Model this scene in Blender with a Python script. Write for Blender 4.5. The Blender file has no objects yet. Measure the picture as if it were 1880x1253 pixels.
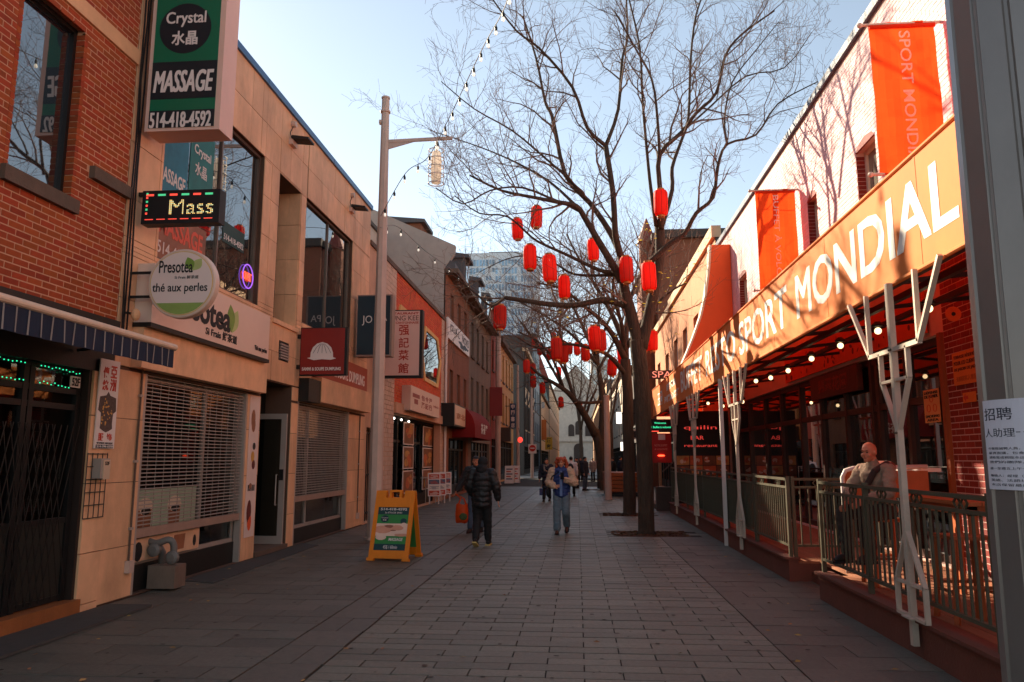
import bpy, bmesh, math, random
from mathutils import Vector as V, Matrix, noise
random.seed(7)
sc = bpy.context.scene
C = sc.collection
rad = math.radians

# ------------------------------------------------------------------ camera, sky, sun, exposure
CAMZ, PITCH, YAW, FPX = 1.65, rad(8.69), rad(4.81), 1410.0
cd = bpy.data.cameras.new('camera'); cam = bpy.data.objects.new('camera', cd); C.objects.link(cam)
cd.sensor_width = 36; cd.lens = 36 * FPX / 1880; cd.clip_start = .05; cd.clip_end = 5000
cam.location = (0, 0, CAMZ); cam.rotation_euler = (rad(90) + PITCH, 0, YAW)
sc.camera = cam
SUN = V((-1.0, 1.3, .86)).normalized()          # towards the sun
w = bpy.data.worlds.new('World'); sc.world = w; w.use_nodes = True
nt = w.node_tree; nt.nodes.clear()
sky = nt.nodes.new('ShaderNodeTexSky'); sky.sky_type = 'NISHITA'; sky.sun_disc = False
sky.sun_elevation = math.asin(SUN.z); sky.sun_rotation = math.atan2(SUN.x, SUN.y)
sky.altitude = 50; sky.air_density = 1.0; sky.dust_density = .12; sky.ozone_density = .6
bg = nt.nodes.new('ShaderNodeBackground'); bg.inputs['Strength'].default_value = .068
wo = nt.nodes.new('ShaderNodeOutputWorld')
hz = nt.nodes.new('ShaderNodeHueSaturation'); hz.inputs['Saturation'].default_value = .66; hz.inputs['Hue'].default_value = .49; hz.inputs['Value'].default_value = 1.14
nt.links.new(sky.outputs[0], hz.inputs['Color']); nt.links.new(hz.outputs[0], bg.inputs[0]); nt.links.new(bg.outputs[0], wo.inputs[0])
sd = bpy.data.lights.new('sun', 'SUN'); sd.energy = 5.0; sd.angle = rad(.55); sd.color = (1, .84, .62)
so = bpy.data.objects.new('sun', sd); C.objects.link(so)
so.rotation_euler = SUN.to_track_quat('Z', 'Y').to_euler(); so.location = (-40, 60, 60)
sc.view_settings.view_transform = 'Standard'; sc.view_settings.look = 'None'
sc.view_settings.exposure = 1.34; sc.view_settings.gamma = 1
sc.render.engine = 'CYCLES'
sc.cycles.max_bounces = 8; sc.cycles.diffuse_bounces = 5; sc.cycles.glossy_bounces = 3
sc.cycles.transparent_max_bounces = 12; sc.cycles.caustics_reflective = False; sc.cycles.caustics_refractive = False

# ------------------------------------------------------------------ geometry helpers
CAM = V((0, 0, CAMZ))
_f = V((-math.sin(YAW) * math.cos(PITCH), math.cos(YAW) * math.cos(PITCH), math.sin(PITCH)))
_r = V((math.cos(YAW), math.sin(YAW), 0)); _u = _r.cross(_f)
def ray(px, py): return (_r * ((px - 940) / FPX) - _u * ((py - 626.5) / FPX) + _f)
def onplane(px, py, o, n):
    d = ray(px, py); t = (o - CAM).dot(n) / d.dot(n); return CAM + d * t
def ax(px, py, X): return onplane(px, py, V((X, 0, 0)), V((1, 0, 0)))
def ay(px, py, Y): return onplane(px, py, V((0, Y, 0)), V((0, 1, 0)))
def az(px, py, Z=0): return onplane(px, py, V((0, 0, Z)), V((0, 0, 1)))
def proj(p):
    d = V(p) - CAM; z = d.dot(_f)
    if z <= .01: return None
    return 940 + FPX * d.dot(_r) / z, 626.5 - FPX * d.dot(_u) / z
def inframe(p, m=0):
    q = proj(p); return q is not None and -m < q[0] < 1880 + m and -m < q[1] < 1253 + m

class Fr:
    """a plane: origin o, axes u, v, outward normal n"""
    def __init__(s, o, u, v, n): s.o, s.u, s.v, s.n = V(o), V(u), V(v), V(n)
    def P(s, a, b, c=0): return s.o + s.u * a + s.v * b + s.n * c
    def uv(s, px, py, c=0):
        q = onplane(px, py, s.o + s.n * c, s.n) - s.o
        return q.dot(s.u), q.dot(s.v)
    def off(s, c): return Fr(s.o + s.n * c, s.u, s.v, s.n)
    def flip(s): return s.u.cross(s.v).dot(s.n) < 0
def left(X): return Fr((X, 0, 0), (0, 1, 0), (0, 0, 1), (1, 0, 0))
def right(X): return Fr((X, 0, 0), (0, 1, 0), (0, 0, 1), (-1, 0, 0))
def front(Y): return Fr((0, Y, 0), (1, 0, 0), (0, 0, 1), (0, -1, 0))
def floorf(Z=0): return Fr((0, 0, Z), (1, 0, 0), (0, 1, 0), (0, 0, 1))

WL = {}
def wl(o):
    return WL.get(o.name, V((0, 0, 0)))
class MB:
    def __init__(s): s.v, s.f, s.m = [], [], []
    def add(s, vs, fs, m=0):
        b = len(s.v); s.v += [tuple(x) for x in vs]
        for q in fs: s.f.append([b + i for i in q]); s.m.append(m)
        return s
    def fbox(s, F, u0, u1, v0, v1, n0, n1, m=0):
        P = F.P
        return s.add([P(u0, v0, n0), P(u1, v0, n0), P(u1, v1, n0), P(u0, v1, n0), P(u0, v0, n1), P(u1, v0, n1), P(u1, v1, n1), P(u0, v1, n1)],
              [(0, 3, 2, 1), (4, 5, 6, 7), (0, 1, 5, 4), (1, 2, 6, 5), (2, 3, 7, 6), (3, 0, 4, 7)], m)
    def box(s, x0, x1, y0, y1, z0, z1, m=0):
        return s.fbox(WF, x0, x1, y0, y1, z0, z1, m)
    def quad(s, *p, m=0): return s.add(p, [tuple(range(len(p)))], m)
    def prism(s, F, poly, n0, n1, m=0):
        k = len(poly)
        vs = [F.P(a, b, n0) for a, b in poly] + [F.P(a, b, n1) for a, b in poly]
        fs = [tuple(range(k))[::-1], tuple(range(k, 2 * k))] + [(i, (i + 1) % k, k + (i + 1) % k, k + i) for i in range(k)]
        return s.add(vs, fs, m)
    def tube(s, pts, r, n=6, m=0, cap=True):
        pts = [V(p) for p in pts]
        if not isinstance(r, (list, tuple)): r = [r] * len(pts)
        vs, fs = [], []
        t0 = (pts[1] - pts[0]).normalized()
        a = t0.cross(V((0, 0, 1)) if abs(t0.z) < .9 else V((1, 0, 0))).normalized()
        for i, p in enumerate(pts):
            t = (pts[min(i + 1, len(pts) - 1)] - pts[max(i - 1, 0)])
            t = t.normalized() if t.length > 1e-9 else t0
            a = (a - t * a.dot(t)); a = a.normalized() if a.length > 1e-6 else t.orthogonal().normalized()
            b = t.cross(a)
            for k in range(n):
                g = 2 * math.pi * (k + .5) / n
                vs.append(p + (a * math.cos(g) + b * math.sin(g)) * r[i])
        for i in range(len(pts) - 1):
            for k in range(n):
                fs.append((i * n + k, i * n + (k + 1) % n, (i + 1) * n + (k + 1) % n, (i + 1) * n + k))
        if cap:
            fs.append(tuple(range(n))[::-1]); fs.append(tuple(range((len(pts) - 1) * n, len(pts) * n)))
        return s.add(vs, fs, m)
    def bar(s, p, q, w, h=None, up=V((0, 0, 1)), m=0):
        """square bar from p to q"""
        h = h or w; p, q = V(p), V(q); d = (q - p).normalized()
        a = d.cross(up)
        a = a.normalized() if a.length > 1e-4 else d.orthogonal().normalized()
        b = a.cross(d)
        vs = []
        for c in (p, q):
            for i, j in ((-1, -1), (1, -1), (1, 1), (-1, 1)): vs.append(c + a * (w / 2 * i) + b * (h / 2 * j))
        return s.add(vs, [(0, 1, 2, 3), (7, 6, 5, 4), (0, 4, 5, 1), (1, 5, 6, 2), (2, 6, 7, 3), (3, 7, 4, 0)], m)
    def lathe(s, c, prof, n=16, m=0, axis=None):
        c = V(c); vs, fs = [], []
        A = axis or (V((1, 0, 0)), V((0, 1, 0)), V((0, 0, 1)))
        for r, z in prof:
            for k in range(n):
                g = 2 * math.pi * k / n
                vs.append(c + A[0] * (r * math.cos(g)) + A[1] * (r * math.sin(g)) + A[2] * z)
        for i in range(len(prof) - 1):
            for k in range(n):
                fs.append((i * n + k, i * n + (k + 1) % n, (i + 1) * n + (k + 1) % n, (i + 1) * n + k))
        fs.append(tuple(range(n))[::-1]); fs.append(tuple(range((len(prof) - 1) * n, len(prof) * n)))
        return s.add(vs, fs, m)
    def ball(s, c, r, n=10, k=6, m=0, R=None):
        if not isinstance(r, (list, tuple)): r = (r, r, r)
        c = V(c); vs, fs = [], []
        vs.append(V((0, 0, -r[2])))
        for i in range(1, k):
            a = -math.pi / 2 + math.pi * i / k
            for j in range(n):
                g = 2 * math.pi * j / n
                vs.append(V((r[0] * math.cos(a) * math.cos(g), r[1] * math.cos(a) * math.sin(g), r[2] * math.sin(a))))
        vs.append(V((0, 0, r[2]))); L = len(vs) - 1
        for j in range(n):
            fs.append((0, 1 + (j + 1) % n, 1 + j)); fs.append((L, L - n + j, L - n + (j + 1) % n))
            for i in range(k - 2):
                b = 1 + i * n; fs.append((b + j, b + (j + 1) % n, b + n + (j + 1) % n, b + n + j))
        if R is not None: vs = [R @ x for x in vs]
        return s.add([c + x for x in vs], fs, m)
    def mesh(s, name, mats, smooth=False, fix=True):
        me = bpy.data.meshes.new(name); me.from_pydata(s.v, [], s.f)
        for x in (mats if isinstance(mats, (list, tuple)) else [mats]): me.materials.append(x)
        if any(s.m): me.polygons.foreach_set('material_index', s.m)
        if fix and len(s.f) < 30000:
            bm = bmesh.new(); bm.from_mesh(me); bmesh.ops.recalc_face_normals(bm, faces=bm.faces); bm.to_mesh(me); bm.free()
        if smooth: me.polygons.foreach_set('use_smooth', [True] * len(me.polygons))
        me.update()
        return me
    def build(s, name, mats, parent=None, smooth=False, kind=None, fix=True):
        return link(name, s.mesh(name, mats, smooth, fix), parent, kind)
WF = Fr((0, 0, 0), (1, 0, 0), (0, 1, 0), (0, 0, 1))

def link(name, me, parent=None, kind=None):
    o = bpy.data.objects.new(name, me); C.objects.link(o)
    if parent is not None:
        o.parent = parent; o.location = -wl(parent); 
    if kind: o['kind'] = kind
    return o
def tag(o, label=None, cat=None, group=None, kind=None):
    if label: o['label'] = label
    if cat: o['category'] = cat
    if group: o['group'] = group
    if kind: o['kind'] = kind
    return o
def thing(name, label, cat, loc=(0, 0, 0), group=None):
    o = bpy.data.objects.new(name, None); C.objects.link(o); o.location = loc; o.empty_display_size = .1
    WL[o.name] = V(loc)
    return tag(o, label, cat, group)
def kids(o): return [c for c in o.children]
def dup(root, loc, rz=0, label=None, scale=1, only=None):
    r = root.copy(); C.objects.link(r); r.location = loc; r.rotation_euler = (0, 0, rz); r.scale = (scale,) * 3
    if label: r['label'] = label
    WL[r.name] = V(loc)
    for ch in kids(root):
        c = ch.copy(); C.objects.link(c); c.parent = r
        for g in kids(ch):
            d = g.copy(); C.objects.link(d); d.parent = c
    return r

# ------------------------------------------------------------------ materials
def rgb(r, g, b):
    f = lambda c: (c / 12.92 if c <= .04045 else ((c + .055) / 1.055) ** 2.4)
    return tuple(f(x / 255) for x in (r, g, b))
MATS = {}
def M(name, c, rough=.75, var=.12, scale=5, bump=.12, bscale=60, metal=0, island=0, spec=.4, stain=0, coord='Object', stretch=None, hue=0, bdist=.02):
    if name in MATS: return MATS[name]
    m = bpy.data.materials.new(name); m.use_nodes = True; MATS[name] = m
    t = m.node_tree; N = t.nodes; L = t.links; p = N['Principled BSDF']
    p.inputs['Roughness'].default_value = rough; p.inputs['Metallic'].default_value = metal
    p.inputs['Specular IOR Level'].default_value = spec
    tc = N.new('ShaderNodeTexCoord'); src = tc.outputs[coord]
    if stretch:
        mp = N.new('ShaderNodeMapping'); mp.inputs['Scale'].default_value = stretch; L.new(src, mp.inputs[0]); src = mp.outputs[0]
    n1 = N.new('ShaderNodeTexNoise'); n1.inputs['Scale'].default_value = scale; n1.inputs['Detail'].default_value = 6; n1.inputs['Roughness'].default_value = .65
    L.new(src, n1.inputs[0])
    mx = N.new('ShaderNodeMix'); mx.data_type = 'RGBA'
    mx.inputs['A'].default_value = (*[max(0, x * (1 - var * 1.6)) for x in c], 1); mx.inputs['B'].default_value = (*[min(1, x * (1 + var * 1.6)) for x in c], 1)
    L.new(n1.outputs['Fac'], mx.inputs['Factor']); out = mx.outputs['Result']
    if island or hue:
        g = N.new('ShaderNodeNewGeometry'); oi = N.new('ShaderNodeObjectInfo')
        ad = N.new('ShaderNodeMath'); ad.operation = 'ADD'; L.new(g.outputs['Random Per Island'], ad.inputs[0]); L.new(oi.outputs['Random'], ad.inputs[1])
        fr = N.new('ShaderNodeMath'); fr.operation = 'FRACT'; L.new(ad.outputs[0], fr.inputs[0])
        mr = N.new('ShaderNodeMapRange'); mr.inputs['To Min'].default_value = 1 - island; mr.inputs['To Max'].default_value = 1 + island; L.new(fr.outputs[0], mr.inputs[0])
        hs = N.new('ShaderNodeHueSaturation'); L.new(mr.outputs[0], hs.inputs['Value']); L.new(out, hs.inputs['Color']); out = hs.outputs[0]
        if hue:
            m2 = N.new('ShaderNodeMath'); m2.operation = 'MULTIPLY'; m2.inputs[1].default_value = 7.31; L.new(fr.outputs[0], m2.inputs[0])
            f2 = N.new('ShaderNodeMath'); f2.operation = 'FRACT'; L.new(m2.outputs[0], f2.inputs[0])
            mh = N.new('ShaderNodeMapRange'); mh.inputs['To Min'].default_value = .5 - hue; mh.inputs['To Max'].default_value = .5 + hue; L.new(f2.outputs[0], mh.inputs[0]); L.new(mh.outputs[0], hs.inputs['Hue'])
    if stain:
        n2 = N.new('ShaderNodeTexNoise'); n2.inputs['Scale'].default_value = .9; n2.inputs['Detail'].default_value = 8; n2.inputs['Roughness'].default_value = .7
        mp2 = N.new('ShaderNodeMapping'); mp2.inputs['Scale'].default_value = (1, 1, .35); L.new(tc.outputs['Object'], mp2.inputs[0]); L.new(mp2.outputs[0], n2.inputs[0])
        rp = N.new('ShaderNodeMapRange'); rp.inputs['From Min'].default_value = .42; rp.inputs['From Max'].default_value = .68
        rp.inputs['To Min'].default_value = 0; rp.inputs['To Max'].default_value = stain; L.new(n2.outputs['Fac'], rp.inputs[0])
        ms = N.new('ShaderNodeMix'); ms.data_type = 'RGBA'; ms.inputs['B'].default_value = (*[x * .35 for x in c], 1)
        L.new(rp.outputs[0], ms.inputs['Factor']); L.new(out, ms.inputs['A']); out = ms.outputs['Result']
    L.new(out, p.inputs['Base Color'])
    if bump:
        n3 = N.new('ShaderNodeTexNoise'); n3.inputs['Scale'].default_value = bscale; n3.inputs['Detail'].default_value = 4; L.new(src, n3.inputs[0])
        bp = N.new('ShaderNodeBump'); bp.inputs['Strength'].default_value = bump; bp.inputs['Distance'].default_value = bdist
        L.new(n3.outputs['Fac'], bp.inputs['Height']); L.new(bp.outputs[0], p.inputs['Normal'])
    return m
def emit(name, c, s):
    if name in MATS: return MATS[name]
    m = bpy.data.materials.new(name); m.use_nodes = True; MATS[name] = m
    p = m.node_tree.nodes['Principled BSDF']; p.inputs['Base Color'].default_value = (*c, 1)
    p.inputs['Emission Color'].default_value = (*c, 1); p.inputs['Emission Strength'].default_value = s
    return m
def cloth(name, c, tr=.5, rough=.9, var=.06, tc=None, island=0, stain=0):
    """woven or coated fabric that lets some light through"""
    if name in MATS: return MATS[name]
    m = M(name, c, rough, var, 7, .08, 180, island=island, stain=stain); t = m.node_tree; N = t.nodes; L = t.links
    p = N['Principled BSDF']; tl = N.new('ShaderNodeBsdfTranslucent'); mx = N.new('ShaderNodeMixShader'); mx.inputs[0].default_value = tr
    if tc: tl.inputs[0].default_value = (*tc, 1)
    else: L.new(p.inputs['Base Color'].links[0].from_socket, tl.inputs[0])
    L.new(p.outputs[0], mx.inputs[1]); L.new(tl.outputs[0], mx.inputs[2]); L.new(mx.outputs[0], N['Material Output'].inputs[0])
    return m
def ink(name, c, cover=.5):
    """a thin print that lets the cloth under it show through"""
    if name in MATS: return MATS[name]
    m = M(name, c, .9, .04, 5, 0); t = m.node_tree; N = t.nodes; L = t.links
    tr = N.new('ShaderNodeBsdfTransparent'); mx = N.new('ShaderNodeMixShader'); mx.inputs[0].default_value = cover
    L.new(tr.outputs[0], mx.inputs[1]); L.new(N['Principled BSDF'].outputs[0], mx.inputs[2]); L.new(mx.outputs[0], N['Material Output'].inputs[0])
    return m
def thin(name, tint=(.9, .95, .95), refl=.1):
    """thin clear pane: see-through with a mirror sheen"""
    if name in MATS: return MATS[name]
    m = bpy.data.materials.new(name); m.use_nodes = True; MATS[name] = m
    t = m.node_tree; N = t.nodes; L = t.links; N.remove(N['Principled BSDF'])
    tr = N.new('ShaderNodeBsdfTransparent'); tr.inputs[0].default_value = (*tint, 1)
    gl = N.new('ShaderNodeBsdfGlossy'); gl.inputs['Roughness'].default_value = .01
    fr = N.new('ShaderNodeFresnel'); fr.inputs['IOR'].default_value = 1.7
    mx = N.new('ShaderNodeMixShader'); L.new(fr.outputs[0], mx.inputs[0]); L.new(tr.outputs[0], mx.inputs[1]); L.new(gl.outputs[0], mx.inputs[2])
    L.new(mx.outputs[0], N['Material Output'].inputs[0])
    return m
def glassy(name, c=(.012, .014, .016), ior=1.9, rough=.015):
    if name in MATS: return MATS[name]
    m = M(name, c, rough, .2, 1.5, .02, 1.2, spec=.5); m.node_tree.nodes['Principled BSDF'].inputs['IOR'].default_value = ior
    return m

# ------------------------------------------------------------------ text, walls, bricks
def baked(o):
    """the finished mesh of a temporary object, worked out in a scene of its own"""
    tmp = bpy.data.scenes.get('workbench') or bpy.data.scenes.new('workbench')
    tmp.collection.objects.link(o); vl = tmp.view_layers[0]; vl.update()
    me = bpy.data.meshes.new_from_object(o.evaluated_get(vl.depsgraph)); bpy.data.objects.remove(o)
    return me
def textmesh(body, bold=0, shear=0, ext=.004, space=1):
    c = bpy.data.curves.new('lettering', 'FONT'); c.body = body; c.offset = bold; c.shear = shear; c.resolution_u = 3; c.space_character = space
    o = bpy.data.objects.new('lettering_curve', c)
    me = baked(o); bpy.data.curves.remove(c)
    return me
def text(body, F, u0, u1, v0, v1, n, mat, parent, bold=0, shear=0, name='lettering', rot=0, ext=.004, flip=None, space=1, heavy=0):
    """lettering filling the rectangle u0..u1, v0..v1 on plane F, n proud of it, solid (ext thick)"""
    me = textmesh(body, bold, shear, space=space)
    P = [(x.co.x, x.co.y) for x in me.vertices]
    if rot == -90: P = [(y, -x) for x, y in P]
    xs = [p[0] for p in P]; ys = [p[1] for p in P]
    a, b, c, d = min(xs), max(xs), min(ys), max(ys)
    if u0 > u1: u0, u1 = u1, u0
    if v0 > v1: v0, v1 = v1, v0
    fl = F.flip() if flip is None else flip
    mb = MB(); k = len(P); hv = heavy * (v1 - v0); u0 += hv; u1 -= hv; v0 += hv * .6; v1 -= hv * .6
    Q = []
    for x, y in P:
        s = (x - a) / max(b - a, 1e-6); t = (y - c) / max(d - c, 1e-6)
        Q.append(((u1 - (u1 - u0) * s) if fl else (u0 + (u1 - u0) * s), v0 + (v1 - v0) * t))
    fs = [list(p.vertices) for p in me.polygons]
    shifts = [(0, 0)] if not heavy else [(0, 0), (hv, hv * .6), (-hv, hv * .6), (hv, -hv * .6), (-hv, -hv * .6), (hv, 0), (-hv, 0)]
    # side walls from boundary edges
    ec = {}
    for f in fs:
        for i in range(len(f)):
            e = (f[i], f[(i + 1) % len(f)]); ec[tuple(sorted(e))] = ec.get(tuple(sorted(e)), 0) + 1
    for z, (du, dv) in enumerate(shifts):     # heavier strokes: the same outline laid over itself, each a hair lower
        e = n + ext - z * min(.0003, ext / 12); o = len(mb.v)
        mb.v += [tuple(F.P(q[0] + du, q[1] + dv, e)) for q in Q] + [tuple(F.P(q[0] + du, q[1] + dv, n)) for q in Q]
        mb.f += [[i + o for i in f] for f in fs] + [[i + o, j + o, j + k + o, i + k + o] for (i, j), cnt in ec.items() if cnt == 1]
    mb.m = [0] * len(mb.f)
    bpy.data.meshes.remove(me)
    return mb.build(name, mat, parent, fix=False)
def cells(u0, u1, v0, v1, holes):
    us = sorted({u0, u1, *[min(max(h[i], u0), u1) for h in holes for i in (0, 1)]})
    vs = sorted({v0, v1, *[min(max(h[i], v0), v1) for h in holes for i in (2, 3)]})
    for i in range(len(us) - 1):
        for j in range(len(vs) - 1):
            a, b = (us[i] + us[i + 1]) / 2, (vs[j] + vs[j + 1]) / 2
            if us[i + 1] - us[i] > 1e-5 and vs[j + 1] - vs[j] > 1e-5 and not any(h[0] < a < h[1] and h[2] < b < h[3] for h in holes):
                yield us[i], us[i + 1], vs[j], vs[j + 1]
def wallgrid(mb, F, u0, u1, v0, v1, holes, depth=.2, n=0, m=0, mr=None):
    """wall face with openings; every opening gets four reveals, depth deep"""
    for a, b, c, d in cells(u0, u1, v0, v1, holes):
        mb.add([F.P(a, c, n), F.P(b, c, n), F.P(b, d, n), F.P(a, d, n)], [(0, 1, 2, 3)], m)
    for a, b, c, d in holes:
        k = [(a, c), (b, c), (b, d), (a, d)]
        for i in range(4):
            p, q = k[i], k[(i + 1) % 4]
            mb.add([F.P(*p, n), F.P(*q, n), F.P(*q, n - depth), F.P(*p, n - depth)], [(0, 1, 2, 3)], m if mr is None else mr)
    return mb
def window(F, r, depth, parent, frm, gls, fw=.06, bars_u=(), bars_v=(), sill=None, n=0, name='window', sillm=None, sd=.08):
    """frame ring + pane + optional bars, set depth behind plane F; r = u0,u1,v0,v1"""
    a, b, c, d = r; z = n - depth
    mb = MB()
    mb.fbox(F, a, b, c, c + fw, z - .03, z + .04).fbox(F, a, b, d - fw, d, z - .03, z + .04)
    mb.fbox(F, a, a + fw, c + fw, d - fw, z - .03, z + .04).fbox(F, b - fw, b, c + fw, d - fw, z - .03, z + .04)
    for t in bars_u: mb.fbox(F, a + (b - a) * t - fw * .4, a + (b - a) * t + fw * .4, c + fw, d - fw, z - .025, z + .03)
    for t in bars_v: mb.fbox(F, a + fw, b - fw, c + (d - c) * t - fw * .35, c + (d - c) * t + fw * .35, z - .02, z + .025)
    w = mb.build(name, frm, parent)
    pm = MB(); pm.add([F.P(a + fw, c + fw, z), F.P(b - fw, c + fw, z), F.P(b - fw, d - fw, z), F.P(a + fw, d - fw, z)], [(0, 1, 2, 3)])
    pm.build('pane', gls, w)
    if sill:
        MB().fbox(F, a - .08, b + .08, c - sill, c, z, n + sd).build('sill', sillm or frm, w)
    return w
def brick_rects(u0, u1, v0, v1, holes, L, H, g, clip=None):
    out = []; row = 0; v = v0
    while v + H <= v1 + 1e-6:
        u = u0 - (L + g) * (.5 if row % 2 else 0)
        while u < u1:
            a, b = max(u, u0), min(u + L, u1)
            if b - a > .03:
                segs = [(a, b)]
                for h in holes:
                    if h[2] < v + H * .5 < h[3]:
                        ns = []
                        for x, y in segs:
                            if h[1] <= x or h[0] >= y: ns.append((x, y))
                            else:
                                if h[0] - x > .03: ns.append((x, h[0]))
                                if y - h[1] > .03: ns.append((h[1], y))
                        segs = ns
                for x, y in segs:
                    if clip is None or clip((x + y) / 2, v + H / 2): out.append((x, y, v, v + H))
            u += L + g
        v += H + g; row += 1
    return out
def bricks(F, rects, mat, parent, count=300, n0=-.03, n1=.008, name='brick', jit=.004, stuff='brickwork'):
    """the bricks of a wall: those that show largest are parts, the rest one mesh of bricks"""
    def size(r):
        p = F.P((r[0] + r[1]) / 2, (r[2] + r[3]) / 2); return ((p - CAM).length + (0 if inframe(p, 20) else 1e4))
    rects = sorted(rects, key=size); shared = {}
    for r in rects[:count]:
        k = (round(r[1] - r[0], 3), round(r[3] - r[2], 3))
        if k not in shared:
            shared[k] = MB().fbox(Fr((0, 0, 0), F.u, F.v, F.n), 0, k[0], 0, k[1], n0, n1).mesh(name, mat)
        o = bpy.data.objects.new(name, shared[k]); C.objects.link(o)
        o.location = F.P(r[0], r[2], random.uniform(-jit, jit))
        if parent is not None: o.parent = parent; o.location -= wl(parent)
    if len(rects) > count:
        mb = MB()
        for r in rects[count:]:
            z = random.uniform(-jit, jit); mb.fbox(F, *r, n0, n1 + z)
        mb.build(stuff, mat, parent, kind='stuff', fix=False)
# ------------------------------------------------------------------ materials used by the setting
m_joint = M('paving joint', rgb(44, 39, 35), .95, .3, 3, .3, 40)
m_paver = M('concrete paver', rgb(116, 110, 96), .42, .34, 26, .5, 260, island=.2, spec=.5, stain=.6)
m_walk = M('sidewalk slab', rgb(102, 95, 84), .5, .32, 24, .45, 240, island=.16, stain=.6)
m_dark = M('dark granite strip', rgb(96, 88, 77), .5, .3, 12, .25, 200, island=.1)
m_asph = M('asphalt', rgb(70, 66, 62), .9, .2, 10, .3, 120)
m_mulch = M('bark mulch', rgb(98, 66, 44), .95, .4, 30, .5, 60, island=.45, hue=.02)
m_brickred = M('red brick', rgb(160, 68, 30), .85, .14, 18, .3, 120, island=.17, hue=.008)
m_mortar = M('mortar', rgb(206, 154, 122), .95, .12, 20, .4, 150)
m_stone = M('tan stone', rgb(234, 180, 136), .6, .14, 3, .15, 90, island=.09, stain=.55)
m_stonej = M('stone joint', rgb(92, 68, 54), .9)
m_band = M('cream stone band', rgb(226, 172, 126), .75, .1, 6, .2, 60, stain=.25)
m_sill = M('grey stone sill', rgb(104, 84, 70), .85, .2, 9, .4, 60, stain=.4)
m_alu = M('grey aluminium', rgb(172, 158, 147), .42, .08, 4, .05, 80, metal=.2)
m_darkmetal = M('dark metal', rgb(40, 38, 36), .5, .2, 8, .1, 60, metal=.4)
m_black = M('black paint', rgb(22, 21, 21), .55, .2, 6, .08, 60)
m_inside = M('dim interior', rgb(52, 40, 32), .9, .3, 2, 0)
m_roof = M('flat roof', rgb(90, 86, 82), .9)
m_glass = glassy('dark window glass', ior=3.5)
m_clear = thin('clear shop glass')
m_white = M('white enamel', rgb(226, 214, 206), .45, .05, 4, .04, 60)
m_bluecap = M('blue metal coping', rgb(70, 104, 140), .4, .12, 4, .05, 40, metal=.5)
m_postm = M('galvanised post', rgb(204, 176, 160), .5, .14, 3, .06, 60, stain=.2)
m_wood = M('stained wood', rgb(150, 78, 34), .6, .25, 3, .15, 50, stretch=(1, 1, .12), island=.12)

# ------------------------------------------------------------------ ground
MB().quad(V((-400, -60, -.08)), V((400, -60, -.08)), V((400, 1500, -.08)), V((-400, 1500, -.08))).build('ground', m_asph, kind='structure')
street = MB().quad(V((-5.4, -3, -.014)), V((4.6, -3, -.014)), V((4.6, 64, -.014)), V((-5.4, 64, -.014))).build('street', m_joint, kind='structure')
MB().quad(V((-60, 66, -.02)), V((60, 66, -.02)), V((60, 76, -.02)), V((-60, 76, -.02))).build('cross_street', M('worn concrete road', rgb(150, 142, 132), .85, .15, 2, .2, 60), kind='structure')
MB().quad(V((-5.4, 78, -.016)), V((4.6, 78, -.016)), V((4.6, 400, -.016)), V((-5.4, 400, -.016))).build('far_street', m_walk, kind='structure')
sp_ = [az(330, 1068, -.002), az(392, 1072, -.002), az(585, 1002, -.002), az(545, 998, -.002)]
MB().add([V((p.x, p.y, z)) for z in (-.01, .012) for p in sp_], [(0, 1, 2, 3), (4, 5, 6, 7), (0, 1, 5, 4), (1, 2, 6, 5), (2, 3, 7, 6), (3, 0, 4, 7)]).build('asphalt_strip', m_asph, kind='structure')
GF = floorf()
PIT = [(.72, 2.42, 17.05, 18.3), (.72, 2.2, 22.9, 24.2), (.5, 2.0, 41, 42.3)]
DRAINS = [(-4.62, -3.9, 12.2, 12.9)]
def pavers(x0, x1, y0, y1, L, W, g, mat, count, name, z=0.0):
    rs = []
    y = y0; k = 0
    while y < y1:
        x = x0 - (L / 2 if k % 2 else 0)
        while x < x1 - .02:
            a, b = max(x, x0), min(x + L - g, x1)
            if b - a > .05 and not any(h[0] - .02 < (a + b) / 2 < h[1] + .02 and h[2] - .02 < y + W / 2 < h[3] + .02 for h in PIT): rs.append((a, b, y, y + W - g))
            x += L
        y += W; k += 1
    bricks(GF, rs, mat, street, count, -.03, z, name, .003, name + '_field')
pavers(-2.06, 1.72, 4.6, 46, .60, .196, .012, m_paver, 230, 'paver')
pavers(-5.38, -2.62, 4.6, 46, .62, .33, .010, m_walk, 60, 'slab')
pavers(-2.60, -2.08, 4.6, 46, .52, .60, .008, m_dark, 24, 'granite_sett')
pavers(1.735, 4.5, 4.6, 46, .60, .40, .006, m_walk, 40, 'flagstone')
for i, (a, b, c, d) in enumerate(PIT):
    mb = MB(); rr = random.Random(i)
    mb.quad(V((a, c, -.012)), V((b, c, -.012)), V((b, d, -.012)), V((a, d, -.012)))
    for k in range(900):
        x, y = rr.uniform(a + .03, b - .03), rr.uniform(c + .03, d - .03); s = rr.uniform(.012, .03)
        R = Matrix.Rotation(rr.uniform(0, 6.3), 3, 'Z') @ Matrix.Rotation(rr.uniform(-.6, .6), 3, 'X')
        mb.add([V((x, y, rr.uniform(-.008, .012))) + R @ V(q) for q in ((-s * 1.6, -s * .5, 0), (s * 1.6, -s * .4, 0), (s * 1.4, s * .5, .006), (-s * 1.5, s * .4, .004))], [(0, 1, 2, 3)])
    mb.build('mulch', m_mulch, kind='stuff', fix=False)
rr = random.Random(5); mb = MB()
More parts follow.
